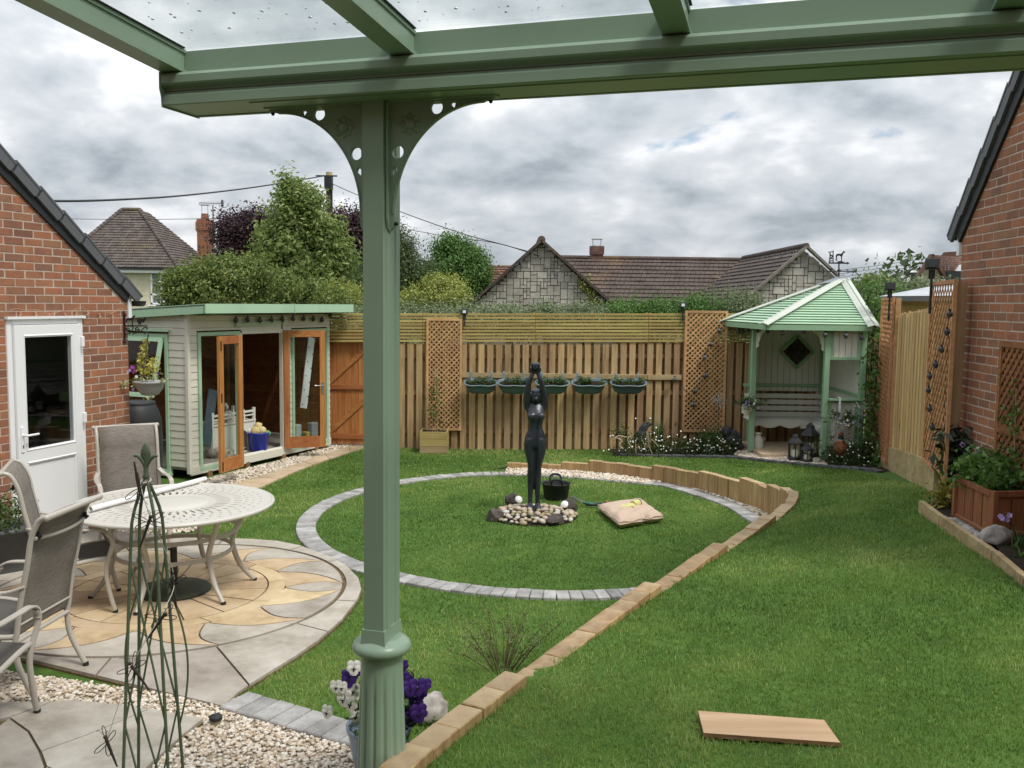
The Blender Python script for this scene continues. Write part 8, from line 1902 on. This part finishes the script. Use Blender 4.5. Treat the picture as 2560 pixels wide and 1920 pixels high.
# hanging pots of mauve flowers on the arbour
MAUVE = paint('petal_mauve', (.42,.30,.55), .7, .2, 40); MAGENTA = paint('petal_magenta', (.33,.06,.30), .7, .2, 40)
def flower5(par, p, r, mat, nrm=(0,-1,.3), name='flower', eye=None):
    n = Vector(nrm).normalized(); x = n.cross(EZ).normalized(); y = x.cross(n); m = MB(); k = 5
    for i in range(k):
        a = 2*PI*i/k+random.uniform(-.1,.1); d = x*math.cos(a)+y*math.sin(a); s_ = -x*math.sin(a)+y*math.cos(a); p0 = Vector(p)
        m.add([p0, p0+d*r*.6+s_*r*.42+n*r*.15, p0+d*r+n*r*.05, p0+d*r*.6-s_*r*.42+n*r*.15], [(0,1,2,3)])
    o = part(name, m, mat, par)
    if eye:
        e = MB(); e.extr(circ(r*.28, 6), Vector(p)+n*r*.17, x, y, n, .001); part('eye', e, eye, o)
    return o
def hangpot(lab, c, rp, hp, potmat, hook=None, seed=0, lean=0):
    t = thing('hanging_pot', lab, 'pot plant', c, 0, 'hanging flower pots on the arbour'); m = MB(); m.lathe([(rp*.62,-hp),(rp*.66,-hp+.005),(rp,-.012),(rp*1.06,-.01),(rp*1.06,.0),(rp*.9,-.004),(.001,-.02)], (0,0,0), 24); o = part('pot', m, potmat, t, True); o.rotation_euler = (0, lean, 0)
    rr = np.random.default_rng(seed); cl = np.asarray(c)+np.stack([rr.normal(0,rp*.9,28), rr.normal(0,rp*.7,28), rr.uniform(-.02,rp*1.3,28)], -1); foliage('foliage', t, PLANTLEAF, cl, 26, .028, .038, seed+5, .4, kind='stuff')
    for i in range(11):
        q = Vector(c)+Vector((rr.normal(0,rp*1.0), -rp*1.0+rr.uniform(-.05,.03), rr.uniform(-.03,rp*1.5))); flower5(t, q, .020, MAUVE if i % 3 else PETW, (rr.uniform(-.4,.4),-1,.3), 'flower', PETK if i % 2 else None)
    return t
c = aty(*ZR(205,985), 13.75); hangpot('pale tilted hanging pot of mauve flowers on the left arbour post', Vector((c.x+.02,13.75,c.z)), .085, .13, CREAM, seed=3, lean=.35)
c = aty(*ZR(790,1090), 12.72); t = hangpot('hanging pot of mauve flowers on the right panel of the arbour', Vector((c.x,12.72,c.z+.02)), .11, .09, CREAM, seed=14)
m = MB(); zt_ = aty(*ZR(776,935),12.86).z; m.bar((c.x-.04,12.86,c.z), (c.x-.04,12.86,zt_), .03, .005, (0,1,0)); m.bar((c.x-.04,12.86,zt_), (c.x-.04,12.97,zt_), .03, .005); part('hook', m, WHITEP, t)
# dandelion stem ornaments
def dandelion(lab, x, y, Y, fz):
    p = aty(*ZR(x, y), Y); t = thing('dandelion_ornament', lab, 'ornament', (p.x, Y, fz), 0, 'metal seed-head ornaments'); m = MB(); m.tube([(p.x,Y,fz), p], .0045, 5); part('stem', m, BLACKM, t); m = MB(); rr = random.Random(int(x))
    for i in range(34):
        v = Vector((rr.gauss(0,1), rr.gauss(0,1), rr.gauss(0,1))).normalized(); m.tube([p, p+v*.125], .0022, 4)
        m.blob(p+v*.125, (.006,.006,.006), 1, 0)
    part('seed_head', m, SILVER, t, kind='stuff')
dandelion('wire seed-head ornament on a stem left of the arbour', 40, 955, 14.2, .15); dandelion('wire seed-head ornament on a stem right of the arbour panel', 880, 1000, 12.5, .2)
# flower bed: grasses, daisies, ornaments
LF_BED = leafmat('bed_leaf', (.020,.038,.012), (.048,.080,.022), (.10,.145,.045), .25)
LF_BLADE = leafmat('blade_leaf', (.030,.065,.018), (.060,.125,.032), (.13,.20,.06), .25)
def blades_at(name, par, base, n, L, w_, spread, seed, mat, droop=.5, kind='stuff'):
    r = np.random.default_rng(seed); V_ = []; F_ = []; T_ = []; b0 = np.array(base)-np.array(wloc(par))
    for i in range(n):
        a = r.uniform(0,2*PI); ln = L*r.uniform(.6,1.1); sp_ = spread*r.uniform(.2,1); d = np.array([math.cos(a), math.sin(a), 0]); s_ = np.array([-math.sin(a), math.cos(a), 0])*w_/2
        st0 = b0+d*r.uniform(0,.04); k0 = len(V_)*1; tv = r.random()
        for j in range(5):
            t = j/4; c = st0+d*sp_*t*t+np.array([0,0,ln*(t-droop*t*t*.5*sp_/max(L,.01)*1.5)]); ww = s_*(1-t)**.6 if t < 1 else s_*0.02
            V_ += [c-ww, c+ww]; T_ += [tv, tv]
        for j in range(4): F_.append((k0+2*j, k0+2*j+1, k0+2*j+3, k0+2*j+2))
    return link(name, np_mesh(name, np.array(V_), [np.array(F_)], T_), mat, par, kind=kind)
def grass_plant(lab, p, n, L, w_, spread, seed, nm='ornamental_grass', cat='grass plant', mat=None): t = thing(nm, lab, cat, p); blades_at('blades', t, p, n, L, w_, spread, seed, mat or LF_BLADE); return t
q = aty(*ZE(700,760), 14.35); grass_plant('upright green ornamental grass in the back bed behind the daisies', Vector((q.x,14.35,hz(q.x,14.35))), 150, .62, .008, .30, 1)
q = aty(*ZE(1520,720), 14.2); grass_plant('spreading strappy green plant under the trellis in the back bed', Vector((q.x,14.2,hz(q.x,14.2))), 130, .52, .012, .38, 2)
q = aty(*ZE(1330,700), 14.4); grass_plant('dark strappy plant right behind the daisies in the back bed', Vector((q.x,14.4,hz(q.x,14.4))), 90, .40, .010, .32, 22)
def daisy(par, p, r): 
    m = MB(); n = Vector((random.uniform(-.4,.4), -.75, random.uniform(.3,.9))).normalized(); x = n.cross(EZ).normalized(); y = x.cross(n); m.extr(circ(r, 8), p, x, y, n, .003); o = part('daisy', m, PETW, par); return o
DCENT = paint('daisy_yellow', (.55,.38,.03), .7)
def daisy_clump(lab, pts, n, seed, spread=(.16,.12), stem=True):
    c0 = pts[len(pts)//2]; t = thing('daisy_clump', lab, 'flowers', c0); r = np.random.default_rng(seed); cl = []
    for p in pts:
        for k in range(9): cl.append((p.x+r.normal(0,spread[0]), p.y+r.normal(0,.12), p.z+abs(r.normal(0,spread[1]))))
    foliage('foliage', t, LF_BED, cl, 42, .045, .05, seed, .25, kind='stuff')
    for i in range(n):
        q = pts[r.integers(len(pts))]; p = Vector((q.x+r.normal(0,spread[0]*1.1), q.y-.10+r.normal(0,.06), q.z+.03+abs(r.normal(0,spread[1]*1.15)))); daisy(t, p, .0095+.003*r.random())
    return t
P_ = [aty(*ZE(x, 790), 14.0) for x in (120,260,420,560)]; P_ = [Vector((p.x,14.0,hz(p.x,14.0)+.05)) for p in P_]; daisy_clump('loose white daisies at the left end of the back bed', P_, 30, 4, (.13,.20))
P_ = [aty(*ZE(x, 790), 13.95) for x in (760,900,1040,1180)]; P_ = [Vector((p.x,13.95,hz(p.x,13.95)+.05)) for p in P_]; daisy_clump('dense white daisies in the middle of the back bed', P_, 36, 5, (.12,.11))
P_ = [aty(*ZE(x, 790), 13.85) for x in (1300,1430,1560,1680)]; P_ = [Vector((p.x,13.85,hz(p.x,13.85)+.05)) for p in P_]; daisy_clump('white daisies at the right end of the back bed by the gravel', P_, 36, 6, (.11,.12))
P_ = [up(*ZR(x, y)) for x, y in ((700,1330),(770,1330),(850,1330),(900,1340))]; daisy_clump('white daisies at the foot of the right arbour panel', P_, 26, 7, (.12,.16))
# curling bleached twigs
t = thing('driftwood_twigs', 'bleached curling twigs rising among the left daisies', 'twigs', up(*ZE(420,800)))
for i, pp2 in enumerate((((360,800),(350,650),(380,560)),((150,720),(110,660),(150,610),(60,560)),((300,720),(240,620),(240,560),(290,540)),((510,770),(470,640),(440,600)),((600,800),(550,680),(545,560),(510,470)),((690,700),(640,630),(590,590)),((40,570),(100,535),(220,555)))):
    m = MB(); P3 = [aty(*ZE(*q), 13.75) for q in pp2]; m.tube(smoothpath(P3, 5), .006, 5); part('twig', m, stony('bleached_wood', ((.35,.30,.2),(.5,.44,.32),(.62,.56,.44)), 20, .9) if 'bleached_wood' not in MATS else MATS['bleached_wood'], t)
# dark stone animals
DSTONE = stony('dark_stone', ((.018,.018,.02),(.04,.041,.045),(.085,.088,.095)), 16, .6, 0, .5)
def animal(lab, blobs, Y):
    m = MB()
    for i, (x, y, rx, ry, rz_) in enumerate(blobs): p = aty(*ZE(x, y), Y); s_ = .16727*Y/FPX; m.blob(p, (rx*s_, ry*s_, rz_*s_), 3, .12, 3, i)
    tmp = D.objects.new('tmp', m.mesh('a')); COL.objects.link(tmp); r_ = tmp.modifiers.new('r', 'REMESH'); r_.mode = 'VOXEL'; r_.voxel_size = .014; r_.use_smooth_shade = True; s_ = tmp.modifiers.new('s', 'SMOOTH'); s_.iterations = 4; dg = bpy.context.evaluated_depsgraph_get(); dg.update(); me = D.meshes.new_from_object(tmp.evaluated_get(dg)); D.objects.remove(tmp); c = np.array([v.co[:] for v in me.vertices]).mean(0); me.transform(Matrix.Translation(-Vector(c))); o = link('stone_animal', me, DSTONE); o.location = c; tag(o, lab, 'ornament')
animal('dark stone animal ornament sitting among the left daisies', [(440,520,75,70,90),(470,430,65,60,70),(500,380,55,50,50),(555,365,38,38,34),(585,372,18,20,16),(540,335,12,12,14),(575,338,12,12,14),(420,600,80,70,70)], 14.15)
animal('rough black stone animal ornament beside the left arbour post', [(1780,600,130,90,110),(1720,480,80,70,90),(1690,430,50,50,45),(1860,620,90,80,90),(1820,520,80,70,80),(1900,690,80,70,50)], 14.2)
# climber up the arbour-side trellis
t = thing('climbing_vine', 'green climber growing up the trellis beside the arbour', 'climber', rf(*ZR(960,1280), .15)); r = np.random.default_rng(31); P_ = []
m = MB()
for k in range(3):
    pts = [rf(*ZR(945+12*math.sin(y*.013+k*2)+10*k, y), .13) for y in range(1290, 520-140*k, -60)]; m.tube(smoothpath(pts, 3), .006, 5); P_ += [tuple(p+Vector((r.normal(0,.04), r.normal(0,.04), r.normal(0,.05)))) for p in pts for _ in range(2)]
part('stem', m, BARK, t); foliage('leaves', t, LF_BRIGHT, P_, 9, .06, .075, 32, .6, kind='stuff')
P_ = [up(*ZR(930,1330))+Vector((0,0,.05)), up(*ZR(980,1340))+Vector((0,0,.05))]; P_ += [p+Vector((0,.1,.2)) for p in P_]
t = thing('bushy_plant', 'low mixed green plants between arbour panel and side fence', 'plant', P_[0]); foliage('foliage', t, LF_BED, [tuple(p+Vector((r.normal(0,.1),r.normal(0,.1),r.normal(0,.06)))) for p in P_ for _ in range(10)], 40, .05, .06, 33, .3, kind='stuff'); blades_at('blades', t, P_[0], 60, .35, .008, .35, 34, LF_BLADE)
# ------------------------------------------------------------------ right-hand bed plants
LF_PEONY = leafmat('peony_leaf', (.014,.022,.013), (.030,.042,.024), (.06,.075,.042), .1)
def bedp(x, y, z=bedz+.05): return atz(*ZP(x, y), z)
pb0 = bedp(300,640, bedz+.06); pb0 = Vector((4.0, 8.2, bedz+.05))
t = thing('peony_plant', 'dark-leaved peony against the right brick wall corner', 'plant', pb0); C = [atplane(*ZP(x, y), Vector((3.95,8.1,0)), (0,1,0)) for x, y in ((200,170),(260,160),(330,160),(390,190),(230,240),(300,250),(380,270),(440,240),(320,330),(400,340),(270,330),(520,270),(250,470),(330,490),(400,520),(300,560))]
foliage('foliage', t, LF_PEONY, C, 26, .075, .13, 61, .38, up=.6, kind='stuff'); m = MB(); [m.tube([pb0, Vector(c)], [.007,.004], 5) for c in C[::2]]; part('stem', m, BARK, t); flower5(t, C[1]+Vector((0,-.1,-.03)), .03, MAUVE)
t = thing('iris_plant', 'tall sword-shaped green leaves at the end of the side fence', 'plant', bedp(150,640)); p0 = Vector((3.88,8.15,bedz+.05))
def sword(par, pts, w_):
    V_ = []; P3 = smoothpath(pts, 4); n = len(P3)
    for i, p in enumerate(P3): ww = w_*(1-(i/(n-1))**2.2)+.001; V_ += [p-Vector((ww,0,0)), p+Vector((ww,0,0))]
    m = MB(); m.add(V_, [(2*i,2*i+1,2*i+3,2*i+2) for i in range(n-1)], True); me = m.mesh('leaf_blade', wloc(par)); at = me.attributes.new('tint','FLOAT','POINT'); at.data.foreach_set('value', [.6]*len(me.vertices)); return link('leaf_blade', me, LF_BLADE, par)
for pts in (((150,620),(90,440),(10,300)),((160,610),(130,420),(85,210)),((140,640),(60,520),(-20,420)),((500,640),(470,450),(430,220)),((510,620),(500,500),(480,380)),((170,640),(150,500),(140,330)),((180,600),(200,420),(215,300))): sword(t, [atplane(*ZP(*q), p0, (0,1,0)) for q in pts], .022)
t = thing('nandina_plant', 'yellow-green feathery plant in the corner of the right bed', 'plant', bedp(170,920)); C = [atplane(*ZP(x,y), Vector((3.7,7.75,0)), (0,1,0)) for x, y in ((60,730),(120,700),(180,690),(220,720),(90,790),(160,770),(220,780),(60,850),(130,830),(200,850),(240,690))]
foliage('foliage', t, leafmat('nandina_leaf', (.10,.12,.02), (.24,.24,.05), (.42,.33,.09), .3), C, 26, .05, .075, 62, .28, kind='stuff'); C2 = [c-Vector((0,0,.16)) for c in C]; foliage('lower_foliage', t, LF_BED, C2, 20, .05, .06, 63, .35, kind='stuff')
C = []; r = np.random.default_rng(12)
for i in range(46):
    u, v = r.random(), r.random(); p = (cor[0]*(1-u)+cor[1]*u)*(1-v)+(cor[3]*(1-u)+cor[2]*u)*v; C.append((p.x, p.y, bedz+PH+.01+r.uniform(0,.16)))
t = thing('planter_greenery', 'leafy bedding plants with small blue flowers filling the corner planter', 'plants', (C[0][0],C[0][1],bedz+PH)); foliage('foliage', t, LF_BRIGHT, C, 40, .05, .06, 64, .55, kind='stuff')
for i in range(9): c = C[r.integers(len(C))]; flower5(t, Vector(c)+Vector((-.02,-.05,.12)), .018, MAUVE if i % 2 else PETW)
# climber on the brown trellis
t = thing('wall_climber', 'sparse young climber on the brown trellis of the right wall', 'climber', rwp(*ZB4(580,1500))); C = [tuple(rwp(*ZB4(x, y), .08)) for x, y in ((590,920),(600,1110),(560,1130),(620,1100),(590,1240),(600,1260),(610,1440),(580,1440),(590,1540),(640,1420),(570,1600),(620,1580),(520,1110))]
foliage('leaves', t, LF_BRIGHT, C, 16, .045, .05, 65, .45, kind='stuff'); m = MB(); m.tube([rwp(*ZB4(560,1620),.08), rwp(*ZB4(585,1400),.08), rwp(*ZB4(590,1200),.08), rwp(*ZB4(600,900),.08)], .004, 5); part('stem', m, EDGE, t)
# lilac bloom and seedling in the near bed
p = bedp(905,1270); q = atplane(*ZP(760,960), p, (0,1,0)); t = thing('bulb_flower', 'single pale lilac flower leaning in front of the corner planter', 'flower', p); m = MB(); m.tube(smoothpath([p, p.lerp(q,.5)+EZ*.04, q], 4), .004, 5); part('stem', m, LF_BLADE, t)
for i in range(7): flower5(t, q+Vector((random.uniform(-.03,.03),random.uniform(-.03,.03),random.uniform(-.03,.03))), .022, MAUVE, (random.uniform(-.6,.6),-1,random.uniform(-.3,.6)))
blades_at('blades', t, p, 26, .22, .006, .2, 71, LF_BLADE)
p = bedp(925,1375); t = thing('bedding_seedling', 'small bright green seedling in the bare soil bed', 'plant', p); blades_at('blades', t, p, 8, .10, .022, .12, 72, LF_BRIGHT)
p = bedp(830,1285); t = thing('bedding_seedling', 'tiny curled seedling in soil near the planter corner', 'plant', p); blades_at('blades', t, p, 6, .09, .012, .10, 73, LF_BRIGHT)
# ------------------------------------------------------------------ hanging basket on its bracket
ZK = crop(300,780,.13256); hbp = lw(1.50, 0, .0)
def kb(x, y): p = atplane(*ZK(x, y), lw(1.50,0,0), dL); return p
hb = thing('basket_bracket', 'black wrought bracket with two running hounds on the garage corner', 'bracket', kb(80,300)); m = MB(); m.bar(kb(78,60), kb(78,530), .028, .014, dL); m.blob(kb(76,25), (.014,.014,.028), 2, 0); m.blob(kb(92,555), (.016,.016,.02), 2, .2); m.blob(kb(60,50), (.016,.012,.014), 1, 0); m.blob(kb(100,50), (.016,.012,.014), 1, 0); part('backplate', m, BLACKM, hb)
m = MB(); m.bar(kb(90,258), kb(515,262), .012, .012)
def spiral(cx, cy, r0_, turns, a0, sg): return [kb(cx+r*math.cos(a0+sg*t), cy+r*math.sin(a0+sg*t)) for t, r in zip(np.linspace(0,turns*2*PI,26), np.linspace(r0_, 8, 26))]
m.tube(smoothpath([kb(95,420), kb(170,410), kb(225,350), kb(245,285), kb(200,265)], 5), .006, 6); m.tube(spiral(150,330,48,1.5,.2,1), .006, 6); m.tube(spiral(325,320,48,1.5,.2,1), .006, 6); m.tube(smoothpath([kb(240,420), kb(300,390), kb(380,380), kb(440,310), kb(500,290), kb(512,310), kb(495,325)], 5), .006, 6); part('scroll', m, BLACKM, hb)
def silk(pts): P3 = [kb(*p) for p in pts]; o = P3[0]; m = MB(); m.extr([((p-o).dot(nL), p.z-o.z) for p in P3], o, nL, EZ, dL, .006); return m
part('hound', silk([(120,200),(112,170),(120,130),(150,112),(200,112),(240,95),(250,70),(270,62),(295,75),(275,88),(262,115),(240,145),(240,255),(230,255),(225,160),(190,150),(140,150),(130,190)]), BLACKM, hb)
part('hound', silk([(325,200),(320,160),(345,120),(400,125),(450,125),(465,105),(490,105),(512,122),(485,140),(470,165),(440,205),(425,195),(400,190),(395,240),(385,240),(375,200),(365,240),(350,240),(345,190)]), BLACKM, hb)
cB = kb(560,1310); bk_ = thing('hanging_basket', 'grey hanging basket with golden and variegated plants by the garage corner', 'hanging basket', cB); rB = abs((kb(790,1310)-kb(335,1310)).length)/2
m = MB(); m.lathe([(.03,-.15),(rB*.55,-.14),(rB*.85,-.08),(rB*.98,-.015),(rB*1.03,-.012),(rB*1.03,.004),(rB*.93,.0),(.001,-.02)], (0,0,0), 32); part('bowl', m, paint('basket_grey', (.33,.33,.34), .5), bk_, True)
hk = kb(500,330); m = MB()
for k in range(3): a = 2*PI*k/3+.4; m.tube([cB+Vector((rB*math.cos(a), rB*math.sin(a), 0)), kb(515,520)], .003, 4)
m.tube(smoothpath([kb(515,520), kb(535,420), kb(490,375), kb(455,420)], 4), .006, 6); part('hanger', m, BLACKP, bk_)
GOLD = leafmat('golden_hebe', (.22,.23,.035), (.46,.44,.10), (.68,.62,.22), .3); VARI = leafmat('variegated_ivy', (.16,.21,.07), (.40,.44,.20), (.66,.66,.42), .25)
C = [kb(x, y)+Vector((random.uniform(-.02,.02), random.uniform(-.06,.06), 0)) for x, y in ((430,560),(440,640),(450,700),(450,790),(400,850),(490,840),(400,930),(470,950),(620,930),(660,900),(560,1000),(620,1020),(420,1040),(520,1080),(600,1100),(660,1080),(480,1140),(560,1160),(700,1140))]; foliage('golden_plant', bk_, GOLD, C, 16, .022, .042, 66, .5, kind='stuff')
C = [kb(x, y)+Vector((random.uniform(-.02,.02), random.uniform(-.08,.02), 0)) for x, y in ((240,1290),(300,1240),(340,1280),(160,1320),(80,1360),(520,1260),(600,1260),(760,1250),(820,1260),(480,1360),(520,1450),(600,1400),(540,1540),(600,1560),(590,1640),(250,1380),(60,1330),(700,1240))]; foliage('trailing_ivy', bk_, VARI, C, 13, .022, .036, 67, .6, kind='stuff')
for i, (x, y, mt) in enumerate(((290,1040,MAGENTA),(230,1090,MAUVE),(320,1100,MAGENTA),(190,1120,MAUVE),(260,1030,MAGENTA),(760,1150,PETP),(350,1210,PETW),(160,1330,MAUVE),(285,1450,MAUVE),(300,1130,MAGENTA))): flower5(bk_, kb(x, y)+Vector((0,-.05,0)), .02, mt)
# cone lamps scattered on the fence trellises
tl_ = thing('string_lights', 'cone lamps hanging on the lattice trellis beside the right brick wall', 'string lights', rf(*ZR(1320,800), .12)); pts = []
for x, y in ((1408,440),(1392,545),(1360,650),(1325,740),(1290,810),(1283,890),(1290,1000),(1305,1110)): p = rf(*ZR(x, y), .12); cone_lamp(tl_, p, .026); pts.append(p+EZ*.04)
m = MB(); m.tube(pts, .0025, 4); part('cable', m, BLACKP, tl_)
tl_ = thing('string_lights', 'dark cone lamps strung down the back trellis beside the flower bed', 'string lights', aty(*ZA(1880,850), 14.65)); pts = []
for x, y in ((1985,590),(1940,665),(1905,740),(1910,840),(1850,925),(1845,1000),(1740,860)): p = aty(*ZA(x, y), 14.68); cone_lamp(tl_, p, .034); pts.append(p+EZ*.045)
m = MB(); m.tube(pts, .003, 4); part('cable', m, BLACKP, tl_)
# ------------------------------------------------------------------ lawns: every blade modelled, denser close to the viewer
def grass(name, lab, poly, zf, excl, seed, dens_f, ymin, ymax):
    r = np.random.default_rng(seed); xs = [p[0] for p in poly]; X = []; Y = []; S_ = []
    edges = np.arange(ymin, ymax, .5)
    for y0 in edges:
        wx0, wx1 = max(min(xs), -.66*(y0+.5)-.5), min(max(xs), .66*(y0+.5)+.5)
        if wx1 <= wx0: continue
        dn, sc_ = dens_f(y0+.25); n = int((wx1-wx0)*.5*dn); X.append(r.uniform(wx0, wx1, n)); Y.append(r.uniform(y0, y0+.5, n)); S_.append(np.full(n, sc_))
    X = np.concatenate(X); Y = np.concatenate(Y); S_ = np.concatenate(S_); ok = inpoly(X, Y, poly)
    for e in excl: ok &= ~e(X, Y)
    X, Y, S_ = X[ok], Y[ok], S_[ok]; n = len(X); Z = zf(X, Y)
    # length and lean vary in soft patches
    def fbm(f, s): 
        v = np.zeros(n)
        for i in range(4): a = r.uniform(0, 2*PI); v += np.sin((X*math.cos(a)+Y*math.sin(a))*f*(1.7**i)+r.uniform(0,6)+1.5*np.sin((X*math.sin(a)-Y*math.cos(a))*f*.7))/(1.5**i)
        return v/2.2
    pn = .6*fbm(2.1, 0)+.7*fbm(.9, 0); pn2 = fbm(6.5, 1)
    H_ = (.021+.005*pn2+.004*pn)*r.uniform(.55, 1.35, n)*np.clip(S_, 1, 1.25); H_ = np.clip(H_, .012, .06); Wd = .0027*S_*r.uniform(.7, 1.3, n)
    a = r.uniform(0, 2*PI, n)+pn*1.2; ln = r.uniform(.25, 1.25, n)*H_; dx, dy = np.cos(a), np.sin(a); b = r.uniform(0, 2*PI, n); sx_, sy_ = np.cos(b)*Wd/2, np.sin(b)*Wd/2
    z0 = Z-.004; v0 = np.stack([X-sx_, Y-sy_, z0], -1); v1 = np.stack([X+sx_, Y+sy_, z0], -1); mx, my, mz = X+dx*ln*.35, Y+dy*ln*.35, Z+H_*.62
    v2_ = np.stack([mx+sx_*.8, my+sy_*.8, mz], -1); v3 = np.stack([mx-sx_*.8, my-sy_*.8, mz], -1); v4 = np.stack([X+dx*ln, Y+dy*ln, Z+H_*(1-.3*ln/H_)], -1)
    V_ = np.stack([v0, v1, v2_, v3, v4], 1).reshape(-1, 3); i = np.arange(n)*5; pn4 = fbm(3.3, 2); tint = np.clip(.46+.50*pn+.22*pn2+.24*pn4+r.normal(0, .15, n), 0, 1)
    dry = r.random(n) < .03+.22*np.clip(pn4*pn2-.28, 0, 1); tint[dry] = 1
    me = np_mesh(name, V_, [np.stack([i, i+1, i+2, i+3], -1), np.stack([i+3, i+2, i+4], -1)], np.repeat(tint, 5))
    return tag(link(name, me, GRASS), lab, 'grass', kind='stuff'), n
def dens(y):
    if y < 4.2: return 12000, 1.0
    if y < 6: return 7500, 1.2
    if y < 8.5: return 3800, 1.7
    if y < 11.5: return 2600, 2.3
    return 2000, 2.9
pin = lambda poly: (lambda X, Y: inpoly(X, Y, poly))
def near_path(X, Y, d=.062):
    m_ = np.zeros(X.shape, bool); P = np.stack([sl_x, sl_y], -1)
    for i in range(0, len(X), 40000):
        q = np.stack([X[i:i+40000], Y[i:i+40000]], -1); dd = ((q[:, None, :]-P[None])**2).sum(-1).min(1); m_[i:i+40000] = dd < d*d
    return m_
BEDP = [v2(ex), v2(e0), v2(e1), v2(e2_), v2(e3), (5, e3.y), (5, 8.7)]
exu = [pin(BED2), pin(BEDP), near_path, pin(PLYPOLY), pin([v2(RF0-nF*.2), v2(RF1-nF*.2), (7,15), (7,8.6)]), lambda X, Y: (X-RP.x)*nR.x+(Y-RP.y)*nR.y < .03]
NOLAWN = [v2(p) for p in pbm]+[(-9,7.5),(-9,15.2),(-2.0,15.2)]
cubp = [(cxp-.2,14.3),(cxp+.2,14.3),(cxp+.2,15),(cxp-.2,15)]
dv = ES_D; a0 = ES_A; a1 = ES_B
ESP = [v2(a0+Vector((dv.y,-dv.x,0))*.13-dv*.02), v2(a1+Vector((dv.y,-dv.x,0))*.13), v2(a1-Vector((dv.y,-dv.x,0))*.13), v2(a0-Vector((dv.y,-dv.x,0))*.13-dv*.02)]
c0 = TCORN
exl = [lambda X, Y: (X < -1.78) & (Y < 6.3), pin(PATIO), ring_mask, pin(CRES), pin(GR1), pin(LOWP), pin(PATHP), pin(GR2), pin(GR3), pin(NOLAWN), pin(STBED), near_path, pin(ESP), pin([v2(c0), v2(c0+E1*.36), (-.05,.3), (-2,.3)])]
_, n1_ = grass('upper_grass', 'mown green grass of the upper lawn on the right', UPPER, Hup, exu+[lambda X, Y: Y > 14.85], 1, dens, 2.4, 15)
_, n2_ = grass('lower_grass', 'mown green grass of the round lawn and lower garden', LOWER, lambda X, Y: np.zeros_like(X), exl, 2, dens, 3.2, 15)
print('grass blades', n1_, n2_)
